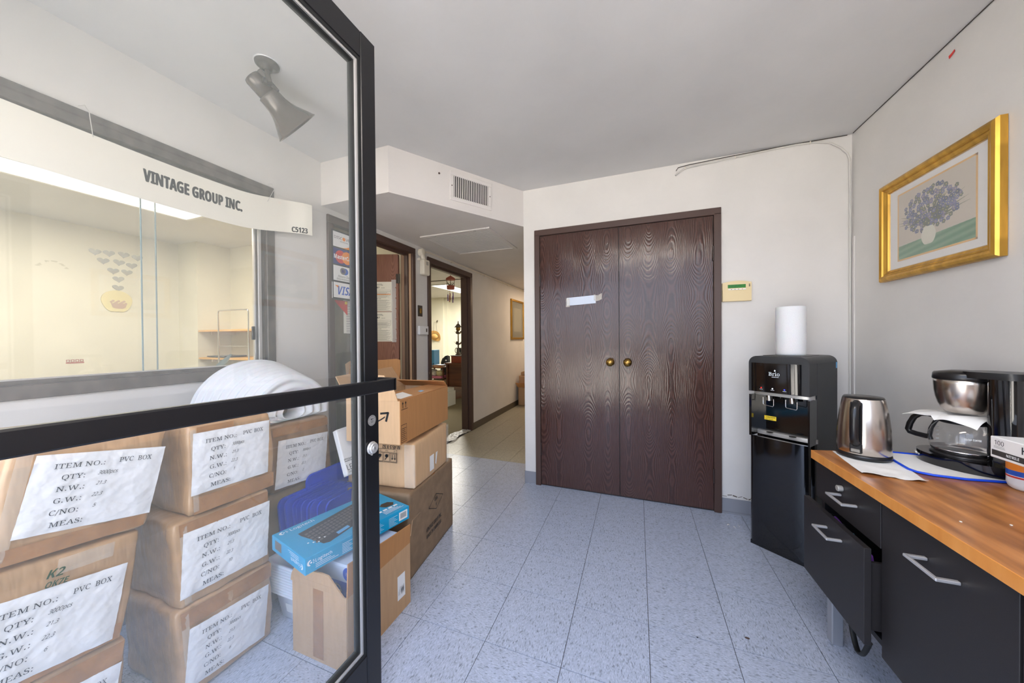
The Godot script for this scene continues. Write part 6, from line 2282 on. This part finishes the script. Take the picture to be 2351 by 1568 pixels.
func corridor_things() -> void:
	mat("stain_pale", col(170, 166, 146), 0.6)
	var t := thing("corridor_picture", "gold framed picture on the corridor's left wall", "picture", Vector3(XL, 1.53, -5.68))
	var fr := Transform3D(Basis(Vector3.FORWARD, Vector3.UP, Vector3.RIGHT), Vector3(XL, 1.185, -5.345))
	var b := MB.new(t.position)
	picture_frame(b, fr, 0.66, 0.705, 0.035, 0.025)
	obj("gilt_frame", b, M.gold, t)
	b = MB.new(t.position)
	b.at(fr)
	b.rect(0.035, 0.035, 0.625, 0.67, 0.008)
	obj("print", b, mat("faded_print", col(138, 134, 116), 0.6), t)
	b = MB.new(t.position)
	b.at(fr)
	b.rect(0.13, 0.14, 0.53, 0.56, 0.009)
	obj("print_motif", b, M.stain_pale, t)
	b = MB.new(t.position)
	b.at(fr)
	b.box(Vector3(0.03, 0.03, 0.014), Vector3(0.63, 0.675, 0.016))
	obj("glazing", b, M.clear_glass, t)
	for k in 3:
		var s: Array = [[0.0, 0.33, 0.28, 0.30], [0.385, 0.15, 0.26, 0.27], [0.545, 0.11, 0.2, 0.22]][k]
		t = thing("corridor_carton", ["brown carton with flared flaps on the corridor floor", "small brown carton lying on the flared corridor carton", "small slanted carton at the top of the corridor stack"][k], "carton", Vector3(-1.86, s[0], -5.75))
		b = MB.new()
		var hx: float = s[2] / 2
		var hz: float = s[3] / 2
		var y: float = s[1]
		var y2: float = y * (0.45 if k == 2 else 1.0)
		b.hexa([Vector3(-hx, 0.001, -hz), Vector3(hx, 0.001, -hz), Vector3(-hx, y2, -hz), Vector3(hx, y, -hz), Vector3(-hx, 0.001, hz), Vector3(hx, 0.001, hz), Vector3(-hx, y2, hz), Vector3(hx, y, hz)], 0.004, 0.003, 0.0, null, 6)
		obj("carton_body", b, M.kraft, t)
		if k == 0:
			b = MB.new()
			board(b, Vector3(-hx, y, hz), Vector3.RIGHT, Vector3(0, 0.5, 0.35), [Vector2(-0.01, 0), Vector2(2 * hx, 0), Vector2(2 * hx + 0.01, 0.1), Vector2(-0.03, 0.1)])
			obj("flap", b, M.kraft_orange, t)
			b = MB.new()
			board(b, Vector3(-hx, y, -hz), Vector3.BACK, Vector3(-0.25, 0.5, 0), [Vector2(0, 0), Vector2(2 * hz, 0), Vector2(2 * hz, 0.06), Vector2(0, 0.06)])
			obj("flap", b, M.kraft, t)
			b = MB.new()
			b.at(Transform3D(Basis(Vector3.BACK, PI / 2), Vector3(0.06, 0.1, hz + 0.0075)))
			for q in 6: b.frame(0.022 * q, 0.0, 0.022 * q + 0.017, 0.03, 0.005, 0.0)
			obj("lettering", b, M.ink, t)

func office_things() -> void:
	# heart decals, a basket plaque and a crown on the office's far wall
	var xw := -5.448
	var spots := [[2.169, -1.769], [2.175, -1.87], [2.185, -1.983], [2.175, -2.092], [2.085, -1.827], [2.09, -1.945], [2.075, -2.045], [1.988, -1.9], [1.99, -2.005], [1.902, -1.939], [1.804, -1.934]]
	var hp := []
	for k in 24:
		var a := TAU * k / 24.0
		hp.append(Vector2(pow(sin(a), 3.0) * 0.046, (13.0 * cos(a) - 5.0 * cos(2 * a) - 2.0 * cos(3 * a) - cos(4 * a)) * 0.0024))
	var b := MB.new()
	b.prism(hp, 0.0, 0.004)
	var shape := b.done()
	var where := ["top row, first from the entrance side", "top row, second from the entrance side", "top row, third from the entrance side", "top row, at the far end", "second row, first from the entrance side", "second row, in the middle", "second row, at the far end", "third row, nearer the entrance", "third row, farther from the entrance", "alone below the third row", "lowest, just above the oval plaque"]
	for i in spots.size():
		var o := obj("heart_mirror", shape, M.mirror)
		o.position = Vector3(xw, spots[i][0], spots[i][1])
		o.basis = Basis(Vector3.FORWARD, Vector3.UP, Vector3.RIGHT) * Basis(Vector3.BACK, 0.08 * sin(i * 2.3))
		tag(o, "grey mirror heart on the office wall, " + where[i], "decoration", "mirror hearts on the office wall")
	var t := thing("basket_plaque", "round cream plaque with a painted basket on the office's far wall", "plaque", Vector3(xw, 1.65, -1.922))
	t.basis = Basis(Vector3.FORWARD, Vector3.UP, Vector3.RIGHT)
	var pl := []
	for k in 28:
		var a := TAU * k / 28.0
		pl.append(Vector2(cos(a) * (0.118 + 0.006 * sin(3 * a)), maxf(sin(a) * 0.125, -0.112)))
	b = MB.new()
	b.prism(pl, 0, 0.01)
	obj("board", b, M.plaque, t)
	b = MB.new()
	b.at(Transform3D(Basis(), Vector3(0.01, -0.02, 0.0104)))
	b.prism([Vector2(-0.06, 0.0), Vector2(-0.045, -0.05), Vector2(-0.02, -0.06), Vector2(0.03, -0.06), Vector2(0.055, -0.045), Vector2(0.065, 0.0)], 0, 0.0004)
	for k in 9: b.disc(-0.055 + 0.014 * k, 0.012 + 0.014 * sin(k * 2.1), 0.012, 0.0003 + 0.0001 * k, 10)
	obj("painting", b, M.plaque_print, t)
	t = thing("crown_decal", "small orange crown decal low on the office's far wall", "decal", Vector3(xw, 1.0, -1.62))
	t.basis = Basis(Vector3.FORWARD, Vector3.UP, Vector3.RIGHT)
	b = MB.new()
	b.rect(-0.06, -0.02, 0.06, -0.008, 0.001)
	for k in 4:
		b.frame(-0.058 + 0.03 * k, -0.006, -0.034 + 0.03 * k, 0.02, 0.005, 0.001)
	obj("print", b, M.terracotta, t)
	# wall stain patches
	t = thing("wall_stain", "faint grey scuff patch high on the office's far wall", "stain", Vector3(xw, 1.98, -1.49))
	t.basis = Basis(Vector3.FORWARD, Vector3.UP, Vector3.RIGHT)
	b = MB.new()
	for k in 16: b.disc(0.09 * sin(k * 2.3), 0.03 * cos(k * 1.7), 0.012 + 0.006 * sin(k * 3.0), 0.0006 + 0.00005 * k, 8, 0.006)
	obj("mark", b, mat("stain", col(202, 198, 178), 0.8), t)
	# shelves in the alcove
	for k in 2:
		var y: float = [1.335, 1.0][k]
		t = thing("wall_shelf", ["upper pale wood shelf in the office alcove", "lower pale wood shelf in the office alcove"][k], "shelf", Vector3(-4.35, y, -2.64))
		b = MB.new()
		b.box(Vector3(-0.70, -0.022, -0.178), Vector3(0.9, 0.0, 0.178), 0.001)
		obj("board", b, M.straw, t)
		b = MB.new()
		for x in [-0.6, 0.3]: b.box(Vector3(x, -0.06, -0.178), Vector3(x + 0.02, -0.023, 0.1), 0.002)
		obj("bracket", b, M.ivory_plastic, t)
	t = thing("chrome_rack", "chrome wire rack frame standing in front of the office shelves", "rack", Vector3(-4.3, 0.0, -2.40))
	b = MB.new()
	b.tube([Vector3(-0.235, 0.0, 0), Vector3(-0.235, 1.53, 0), Vector3(-0.225, 1.545, 0), Vector3(-0.21, 1.55, 0), Vector3(0.27, 1.545, 0), Vector3(0.285, 1.54, 0), Vector3(0.295, 1.525, 0), Vector3(0.295, 0.0, 0)], 0.008, 8)
	obj("upright", b, M.chrome, t)
	b = MB.new()
	b.tube([Vector3(-0.235, 1.14, 0), Vector3(0.295, 1.14, 0)], 0.004, 6)
	b.tube([Vector3(-0.235, 0.02, -0.15), Vector3(-0.235, 0.02, 0.12)], 0.008, 6); b.tube([Vector3(0.295, 0.02, -0.15), Vector3(0.295, 0.02, 0.12)], 0.008, 6)
	obj("crossbar", b, M.chrome, t)
	t = thing("paper_pile", "loose dark-edged papers on the lower office shelf", "papers", Vector3(-4.75, 1.0005, -2.6))
	b = MB.new()
	for k in 4: b.boxc(Vector3(0.02 * k, 0.006 + 0.005 * k, 0.01 * k), Vector3(0.34, 0.004, 0.24))
	obj("sheet", b, M.ink_grey, t)
	t = thing("glass_leaf", "grey-green glass leaf ornament standing on a box inside the window", "ornament", Vector3(-2.32, 0.965, -1.13))
	b = MB.new()
	b.sheet(10, 6, func(u, v):
		var w: float = sin(PI * clampf(u * 0.95 + 0.02, 0.0, 1.0)) * 0.022
		return Vector3(0.01 * sin(v * PI), 0.19 * u * 0.8, -0.02 - 0.14 * u + (v - 0.5) * 2.0 * w), 0.006)
	obj("leaf_blade", b, mat("leaf_glass", col(132, 148, 144), 0.12), t)
	t = thing("office_ledge", "low office cabinet standing below the inside of the window", "cabinet", Vector3(-2.36, 0, -1.1))
	b = MB.new()
	b.box(Vector3(-0.18, 0.004, -0.5), Vector3(0.18, 0.962, 0.6), 0.004)
	obj("cabinet_body", b, M.ivory_plastic, t)

func back_office_things() -> void:
	var zc := -5.5
	# desk with a drawer pedestal on it and a statue lamp
	var t := thing("desk", "dark veneer desk seen through the second doorway", "desk", Vector3(-3.06, 0, -5.85))
	var b := MB.new()
	b.box(Vector3(-0.37, 0.72, -0.4), Vector3(0.78, 0.75, 0.4), 0.003)
	obj("desk_top", b, M.dark_veneer, t)
	b = MB.new()
	b.box(Vector3(-0.345, 0.3, 0.33), Vector3(0.76, 0.72, 0.35)); b.box(Vector3(-0.35, 0.005, -0.38), Vector3(-0.315, 0.72, 0.38))
	b.box(Vector3(0.72, 0.005, -0.38), Vector3(0.76, 0.72, 0.38))
	obj("panel", b, M.dark_veneer, t)
	t = thing("drawer_chest", "small reddish wood chest on the desk under the statue lamp", "chest", Vector3(-3.2, 0.7505, -5.62))
	b = MB.new()
	b.box(Vector3(-0.12, 0, -0.11), Vector3(0.12, 0.125, 0.11), 0.003)
	obj("chest_body", b, M.red_wood, t)
	b = MB.new()
	b.box(Vector3(-0.13, 0.125, -0.12), Vector3(0.13, 0.14, 0.12), 0.003)
	obj("chest_top", b, M.ink_grey, t)
	t = thing("statue_lamp", "ornate bronze pagoda-topped statue lamp on the reddish chest", "lamp", Vector3(-3.225, 0.8908, -5.62))
	b = MB.new()
	b.lathe([Vector2(0, 0), Vector2(0.06, 0), Vector2(0.055, 0.02), Vector2(0.035, 0.03), Vector2(0.04, 0.045), Vector2(0.018, 0.06), Vector2(0.014, 0.2), Vector2(0.02, 0.22), Vector2(0.013, 0.24), Vector2(0.011, 0.4), Vector2(0.02, 0.43), Vector2(0.012, 0.46), Vector2(0, 0.47)], 18)
	obj("stem", b, M.bronze_statue, t)
	b = MB.new()
	for s in [-1, 1]:
		var pts := []
		for k in 13:
			var a := PI * (-0.5 + 1.25 * k / 12.0)
			pts.append(Vector3(s * (0.035 + 0.035 * cos(a)), 0.09 + 0.05 * sin(a), 0))
		b.tube(pts, 0.008, 8)
	obj("scroll", b, M.bronze_statue, t)
	for q in [[0.20, 0.085], [0.405, 0.075]]:
		b = MB.new()
		for k in 5:
			var a := TAU * k / 5.0
			b.sheet(5, 4, func(u, v):
				var r: float = q[1] * u
				var w: float = 0.035 * sin(PI * (0.15 + 0.8 * u))
				return Vector3(cos(a) * r - sin(a) * (v - 0.5) * 2 * w, q[0] + 0.055 * u * u + 0.01 * u, sin(a) * r + cos(a) * (v - 0.5) * 2 * w), 0.003)
		obj("petals", b, M.bronze_statue, t)
	b = MB.new()
	b.lathe([Vector2(0, 0.46), Vector2(0.03, 0.47), Vector2(0.05, 0.49), Vector2(0.045, 0.55), Vector2(0, 0.55)], 6, -1)
	obj("lantern_box", b, M.brass, t)
	b = MB.new()
	b.lathe([Vector2(0.085, 0.535), Vector2(0.06, 0.555), Vector2(0.035, 0.59), Vector2(0.012, 0.61), Vector2(0.01, 0.63), Vector2(0.014, 0.64), Vector2(0, 0.66)], 6, -1)
	b.lathe([Vector2(0.0, 0.545), Vector2(0.085, 0.535)], 6, -1)
	obj("roof", b, M.bronze_statue, t)
	# chair behind the desk
	t = thing("office_chair", "black office chair standing behind the desk", "chair", Vector3(-3.72, 0, -6.55))
	b = MB.new()
	for k in 5:
		var a := TAU * k / 5.0 + 0.4
		b.tube([Vector3(0, 0.1, 0), Vector3(cos(a) * 0.15, 0.095, sin(a) * 0.15), Vector3(cos(a) * 0.3, 0.07, sin(a) * 0.3)], 0.022, 8)
	b.cyl(Vector3(0, 0.09, 0), Vector3.UP, 0.03, 0.33, 14)
	obj("base", b, M.black_plastic, t)
	for k in 5:
		var a := TAU * k / 5.0 + 0.4
		b = MB.new()
		b.cyl(Vector3(cos(a) * 0.3 - 0.015, 0.034, sin(a) * 0.3), Vector3.RIGHT, 0.03, 0.03, 14)
		obj("caster", b, M.black_plastic, t)
	b = MB.new()
	b.box(Vector3(-0.24, 0.42, -0.24), Vector3(0.24, 0.5, 0.24), 0.03)
	obj("seat", b, M.black_plastic, t)
	b = MB.new()
	b.box(Vector3(-0.22, 0.55, -0.28), Vector3(0.22, 1.0, -0.22), 0.03)
	b.box(Vector3(-0.03, 0.45, -0.28), Vector3(0.03, 0.6, -0.25), 0.005)
	obj("backrest", b, M.black_plastic, t)
	# black and white bag at the desk's end
	t = thing("handbag", "black and white patterned bag beside the desk's end", "bag", Vector3(-3.78, 0.3605, -6.02))
	b = MB.new()
	b.hexa([Vector3(-0.09, 0, -0.08), Vector3(0.1, 0, -0.08), Vector3(-0.06, 0.42, -0.06), Vector3(0.1, 0.5, -0.06), Vector3(-0.09, 0, 0.08), Vector3(0.1, 0, 0.08), Vector3(-0.06, 0.42, 0.05), Vector3(0.08, 0.5, 0.05)], 0.03, 0.01, 0.02, noise(3, 9.0, 2), 8)
	obj("bag_body", b, M.black_plastic, t)
	b = MB.new()
	for k in 5: b.boxc(Vector3(-0.05 + 0.03 * k, 0.12 + 0.07 * k, 0.082 - 0.004 * k), Vector3(0.035, 0.03, 0.012), 0.004)
	obj("white_patch", b, M.paper_flat, t)
	t = thing("stool", "dark stool carrying the patterned bag", "stool", Vector3(-3.78, 0.0045, -6.02))
	b = MB.new()
	b.box(Vector3(-0.12, 0.32, -0.12), Vector3(0.12, 0.36, 0.12), 0.006)
	obj("seat", b, M.brown_dark, t)
	for s in [[-1, -1], [1, -1], [-1, 1], [1, 1]]:
		b = MB.new()
		b.boxc(Vector3(s[0] * 0.1, 0.162, s[1] * 0.1), Vector3(0.025, 0.316, 0.025), 0.003)
		obj("leg", b, M.brown_dark, t)
	# cart with two shelves at the doorway's near side
	t = thing("shelf_cart", "open wood shelf unit inside the second doorway", "shelf", Vector3(-3.68, 0, -5.6))
	b = MB.new()
	b.box(Vector3(-0.2, 0.645, -0.18), Vector3(0.22, 0.66, 0.16), 0.002)
	obj("shelf_board", b, M.dark_veneer, t)
	b = MB.new()
	b.box(Vector3(-0.2, 0.44, -0.18), Vector3(0.22, 0.455, 0.16), 0.002)
	obj("shelf_board", b, M.dark_veneer, t)
	b = MB.new()
	for s in [-0.195, 0.2]:
		b.box(Vector3(s, 0.005, -0.18), Vector3(s + 0.018, 0.645, -0.15)); b.box(Vector3(s, 0.005, 0.12), Vector3(s + 0.018, 0.645, 0.15))
	obj("post", b, M.dark_veneer, t)
	t = thing("ring_binder", "blue ring binder standing on the shelf unit", "binder", Vector3(-3.735, 0.6605, -5.56))
	b = MB.new()
	b.box(Vector3(-0.04, 0, -0.13), Vector3(0.04, 0.33, 0.06), 0.003)
	obj("cover", b, M.sky_blue, t)
	b = MB.new()
	for s in [-0.018, 0.02]: b.disc(s, 0.06, 0.012, 0.0606, 16)
	obj("finger_hole", b, M.ink_black, t)
	t = thing("envelope_pile", "pile of orange envelopes and papers on the shelf unit beside the binder", "envelopes", Vector3(-3.58, 0.6605, -5.5))
	for k in 6:
		b = MB.new()
		b.at(Transform3D(Basis(Vector3.UP, 0.25 * sin(k * 2.0)), Vector3(0.02 * sin(k * 1.7), 0.004 + 0.0085 * k, 0.01 * cos(k * 2.3))))
		b.boxc(Vector3.ZERO, Vector3(0.2, 0.007, 0.13), 0.001)
		obj("envelope", b, [M.orange, M.paper_flat, M.orange, M.orange, M.paper_flat, M.paper_blue][k], t)
	t = thing("beige_mug", "beige mug with a round handle on the pink tray", "mug", Vector3(-3.57, 0.494, -5.5))
	b = MB.new()
	b.lathe([Vector2(0, 0), Vector2(0.05, 0), Vector2(0.06, 0.02), Vector2(0.062, 0.09), Vector2(0.055, 0.1), Vector2(0.05, 0.095), Vector2(0.05, 0.01), Vector2(0, 0.01)], 20)
	obj("mug_body", b, M.plaque, t)
	b = MB.new()
	var pts := []
	for k in 11: pts.append(Vector3(0.058 + 0.035 * sin(PI * k / 10.0), 0.085 - 0.06 * k / 10.0, 0))
	b.tube(pts, 0.007, 8)
	obj("handle", b, M.plaque, t)
	t = thing("pale_bag", "pale cloth bag lying on the pink tray", "bag", Vector3(-3.73, 0.494, -5.54))
	b = MB.new()
	b.hexa([Vector3(-0.1, 0, -0.07), Vector3(0.09, 0, -0.07), Vector3(-0.1, 0.11, -0.05), Vector3(0.05, 0.12, -0.05), Vector3(-0.1, 0, 0.08), Vector3(0.09, 0, 0.08), Vector3(-0.1, 0.1, 0.06), Vector3(0.05, 0.1, 0.06)], 0.03, 0.01, 0.015, noise(4, 9.0, 2), 8)
	obj("cloth", b, M.paper_cream, t)
	t = thing("pink_tray", "pink plastic tray on the shelf unit's lower board", "tray", Vector3(-3.66, 0.4555, -5.52))
	b = MB.new()
	b.box(Vector3(-0.17, 0, -0.11), Vector3(0.175, 0.012, 0.12), 0.002)
	b.box(Vector3(-0.18, 0.006, 0.11), Vector3(0.185, 0.045, 0.125), 0.002); b.box(Vector3(-0.18, 0.006, -0.12), Vector3(0.185, 0.038, -0.11), 0.002)
	b.box(Vector3(0.172, 0.006, -0.11), Vector3(0.186, 0.045, 0.12), 0.002); b.box(Vector3(-0.186, 0.006, -0.11), Vector3(-0.172, 0.038, 0.12), 0.002)
	obj("tray_body", b, M.pink, t)
	t = thing("small_carton", "small carton on the back office floor below the pink tray", "carton", Vector3(-3.6, 0.0055, -5.5))
	b = MB.new()
	b.box(Vector3(-0.13, 0, -0.12), Vector3(0.1, 0.41, 0.1), 0.003)
	obj("carton_body", b, M.plaque, t)
	# file boxes stacked on the floor behind the delivery box
	for k in 3:
		t = thing("file_box", ["white file box with a black grip, lowest of the pile behind the delivery box", "white file box with orange-edged papers, in the middle of the floor pile", "thin white document pile on top of the floor pile"][k], "file box", Vector3(-3.26, [0.0055, 0.2, 0.2615][k], -5.2))
		b = MB.new()
		var h: float = [0.194, 0.0605, 0.05][k]
		b.box(Vector3(-0.16, 0, -0.14), Vector3(0.13 - (0.03 if k == 2 else 0.0), h, 0.12), 0.003)
		obj("box_body", b, M.white_board, t)
		if k == 0:
			b = MB.new()
			b.boxc(Vector3(0.08, 0.07, 0.1215), Vector3(0.08, 0.02, 0.003), 0.001)
			obj("grip", b, M.ink_black, t)
		if k == 1:
			b = MB.new()
			b.box(Vector3(-0.1, 0.052, 0.118), Vector3(0.132, 0.059, 0.123))
			obj("orange_edge", b, M.orange, t)
	t = thing("floor_packet", "small red and white packet on the back office carpet", "packet", Vector3(-3.62, 0.0055, -6.1))
	b = MB.new()
	b.box(Vector3(-0.09, 0, -0.04), Vector3(0.09, 0.03, 0.04), 0.003)
	obj("packet_body", b, M.paper_flat, t)
	b = MB.new()
	b.box(Vector3(-0.092, -0.0002, -0.041), Vector3(-0.05, 0.0305, 0.041), 0.003)
	obj("red_end", b, M.red, t)
	# hanging lantern wind chime
	t = thing("lantern_chime", "terracotta pagoda lantern wind chime hanging in the second doorway's view", "wind chime", Vector3(-2.889, HC, -4.8))
	b = MB.new()
	b.tube([Vector3(0, 0, 0), Vector3(0, -0.17, 0)], 0.0025, 6)
	obj("cord", b, M.thread, t)
	b = MB.new()
	b.lathe([Vector2(0.088, -0.245), Vector2(0.085, -0.225), Vector2(0.05, -0.2), Vector2(0.015, -0.18), Vector2(0, -0.165)], 6, -1)
	b.lathe([Vector2(0.0, -0.243), Vector2(0.088, -0.245)], 6, -1)
	obj("roof", b, M.terracotta, t)
	b = MB.new()
	b.lathe([Vector2(0, -0.40), Vector2(0.07, -0.40), Vector2(0.075, -0.345), Vector2(0.07, -0.34), Vector2(0, -0.345)], 6, -1)
	obj("lantern_base", b, M.terracotta, t)
	b = MB.new()
	for k in 6:
		var a := TAU * k / 6.0
		b.tube([Vector3(cos(a) * 0.07, -0.245, sin(a) * 0.07), Vector3(cos(a) * 0.066, -0.34, sin(a) * 0.066)], 0.004, 6)
	for k in 8:
		var a := TAU * k / 8.0
		b.tube([Vector3(cos(a) * 0.02, -0.345, sin(a) * 0.02), Vector3(cos(a) * 0.045, -0.31 + 0.01 * sin(k * 2.0), sin(a) * 0.045), Vector3(cos(a + 0.5) * 0.06, -0.29, sin(a + 0.5) * 0.06)], 0.004, 5)
	obj("lattice", b, M.bronze_statue, t)
	for k in 5:
		b = MB.new()
		var a := TAU * k / 5.0
		b.tube([Vector3(cos(a) * 0.04, -0.40, sin(a) * 0.04), Vector3(cos(a) * 0.045, -0.46 - 0.012 * k, sin(a) * 0.045)], 0.0015, 5)
		b.cyl(Vector3(cos(a) * 0.045, -0.57 - 0.012 * k, sin(a) * 0.045), Vector3.UP, 0.008, 0.11, 8)
		obj("chime_tube", b, M.terracotta if k % 2 else M.purple, t)
	# straw hat on a wall hook of the far pillar
	t = thing("straw_hat", "tan cowboy hat hanging on a hook of the back office pillar", "hat", Vector3(-5.56, 1.30, -8.42))
	b = MB.new()
	b.at(frame_of(Vector3(0, 0, 0.06), Vector3(1, -0.25, 0), Vector3(0.25, 1, 0.35)))
	b.sheet(32, 6, func(u, v):
		var a: float = TAU * u
		var r := lerpf(0.09, 0.2, v)
		return Vector3(cos(a) * r * 1.08, sin(a) * r * 0.8, 0.06 * v * v * absf(cos(a)) * cos(a) * cos(a)), 0.004)
	obj("brim", b, M.straw, t)
	b = MB.new()
	b.at(frame_of(Vector3(0, 0, 0.06), Vector3(1, -0.25, 0), Vector3(0.25, 1, 0.35)) * Transform3D(Basis(Vector3.RIGHT, Vector3.BACK, Vector3.DOWN), Vector3.ZERO))
	b.lathe([Vector2(0.1, -0.004), Vector2(0.095, 0.03), Vector2(0.08, 0.07), Vector2(0.06, 0.085), Vector2(0, 0.075)], 28, 1, 1.05, 0.78)
	obj("crown", b, M.straw, t)
	b = MB.new()
	b.at(frame_of(Vector3(0, 0, 0.06), Vector3(1, -0.25, 0), Vector3(0.25, 1, 0.35)) * Transform3D(Basis(Vector3.RIGHT, Vector3.BACK, Vector3.DOWN), Vector3.ZERO))
	b.lathe([Vector2(0.102, 0.002), Vector2(0.101, 0.018)], 28, 1, 1.05, 0.78)
	b.tube([Vector3(-0.1, 0.0, 0), Vector3(-0.03, 0.02, -0.43), Vector3(0.03, 0.02, -0.43), Vector3(0.06, 0.0, -0.1)], 0.003, 5)
	obj("hat_band", b, M.thread, t)
	t = thing("wall_hook", "small dark hook on the back office pillar above the hat", "hook", Vector3(-5.54, 1.73, -8.43))
	b = MB.new()
	b.tube([Vector3(0, 0.03, 0.0), Vector3(0, 0.0, 0.03), Vector3(0.03, -0.03, 0.05), Vector3(0.05, 0.03, 0.06)], 0.01, 8)
	obj("hook_body", b, M.bronze_statue, t)
	# ceiling strip in the back office
	b = MB.new()
	b.box(Vector3(-6.4, HC - 0.012, -5.98), Vector3(XL - 0.16, HC - 0.0005, -5.95))
	struct("trim_1", b, M.brown_dark)

func small_bits() -> void:
	# cables along the closet wall's ceiling line, dropping in the corner
	var t := thing("ceiling_cable", "white cable run sagging below the ceiling line of the closet wall", "cable", Vector3(0.7, 2.4, ZB + 0.01))
	var b := MB.new(t.position)
	var z := ZB + 0.008
	b.tube([Vector3(0.259, 2.345, z), Vector3(0.275, 2.36, z), Vector3(0.32, 2.385, z), Vector3(0.45, 2.394, z), Vector3(0.65, 2.402, z), Vector3(0.85, 2.412, z), Vector3(0.95, 2.415, z), Vector3(1.05, 2.41, z), Vector3(1.12, 2.39, z), Vector3(1.17, 2.35, z), Vector3(1.2, 2.31, z), Vector3(1.212, 2.27, z), Vector3(1.214, 1.8, z), Vector3(1.214, 0.1, z)], 0.0055, 8)
	obj("cable_sheath", b, M.wire, t)
	b = MB.new(t.position)
	b.tube([Vector3(0.262, 2.375, z + 0.004), Vector3(0.275, 2.395, z + 0.003), Vector3(0.34, 2.404, z), Vector3(0.6, 2.414, z), Vector3(0.9, 2.42, z), Vector3(1.2, 2.42, z)], 0.0025, 6)
	obj("thin_wire", b, M.thread, t)
	for p in [[0.32, 2.386], [0.62, 2.402], [1.02, 2.413]]:
		b = MB.new(t.position)
		b.boxc(Vector3(p[0], p[1], z), Vector3(0.006, 0.016, 0.014), 0.002)
		obj("clip", b, M.ivory_plastic, t)
	t = thing("corner_raceway", "narrow white raceway running down the corner of the right wall", "raceway", Vector3(XR, 1.2, ZB + 0.02))
	b = MB.new(t.position)
	b.box(Vector3(XR - 0.006, 0.1, ZB + 0.016), Vector3(XR, 1.8, ZB + 0.034), 0.001)
	obj("channel", b, M.wall_paint, t)
	b = MB.new(t.position)
	b.tube([Vector3(XR - 0.004, HC - 0.004, ZB + 0.02), Vector3(XR - 0.004, HC - 0.006, -1.2), Vector3(XR - 0.004, HC - 0.004, 0.1)], 0.002, 6)
	obj("edge_wire", b, M.thread, t)
	t = thing("red_scrap", "tiny scrap of red tape high on the right wall", "scrap", Vector3(XR - 0.002, 2.36, -1.94))
	b = MB.new()
	b.at(Transform3D(Basis(Vector3.BACK, Vector3.UP, Vector3.LEFT), Vector3.ZERO))
	b.prism([Vector2(-0.012, -0.008), Vector2(0.002, -0.003), Vector2(0.014, 0.004), Vector2(0.012, 0.012), Vector2(0.0, 0.007), Vector2(-0.014, 0.005)], 0, 0.0015)
	obj("tape", b, M.red, t)
	t = thing("nail_hole", "dark nail hole in the diagonal soffit face beside the grille", "nail", Vector3(-1.279, 2.349, -1.987))
	b = MB.new()
	b.cyl(Vector3.ZERO, Vector3(0.85, 0, 0.53), 0.007, 0.003, 8)
	obj("nail_head", b, M.brown_paint, t)
	# peeling skirting dirt beside the closet
	t = thing("plaster_crack", "broken plaster edge above the grey baseboard beside the water cooler", "crack", Vector3(0.66, 0.11, ZB))
	b = MB.new()
	for k in 7:
		b.at(Transform3D(Basis(Vector3.BACK, 0.35 * sin(k * 2.7)), Vector3(-0.105 + 0.03 * k, 0.002 + 0.012 * absf(sin(k * 1.9)) * (1.0 if k < 4 else 0.2), 0.0006)))
		b.boxc(Vector3.ZERO, Vector3(0.026, 0.003 + 0.002 * (k % 3), 0.002), 0.001)
	obj("chip", b, M.base_brown, t)
	# crushed plastic bag on the second doorway's threshold
	t = thing("plastic_bag", "crushed clear plastic film lying on the second doorway's threshold", "plastic film", Vector3(-2.1, 0.003, -3.55))
	b = MB.new()
	var n := noise(66, 8.0, 3)
	b.sheet(30, 10, func(u, v): return Vector3(-0.06 + 0.13 * v + 0.02 * sin(u * 9.0), 0.012 + 0.02 * absf(n.get_noise_2d(u * 2.0, v * 1.2)), 0.22 - 0.5 * u), 0.0008)
	obj("film", b, M.bag_film, t)
	# specks on the floor
	for q in [[0.405, -1.555, "brown_paint", "dark brown oval speck on the floor tiles in front of the credenza", 0.009], [0.22, -1.49, "ink_black", "small black speck on the floor tiles before the credenza", 0.004]]:
		t = thing("floor_speck", q[3], "speck", Vector3(q[0], 0.0002, q[1]))
		b = MB.new()
		b.lathe([Vector2(0, 0.0015), Vector2(q[4] * 0.7, 0.0012), Vector2(q[4], 0.0)], 12, 1, 1.0, 0.6)
		obj("speck_body", b, M[q[2]], t)
	t = thing("paper_scrap", "small torn paper scraps on the floor beside the water cooler", "scraps", Vector3(0.56, 0.001, -2.45))
	b = MB.new()
	for k in 3:
		b.sheet(3, 2, func(u, v): return Vector3(-0.03 + 0.03 * k + 0.014 * u, 0.004 + 0.006 * sin(u * 3.0 + k), 0.02 * sin(k * 2.0) + 0.012 * v), 0.0005)
	obj("scraps", b, M.paper_flat, t)
	t.get_child(0).set_meta("kind", "stuff")
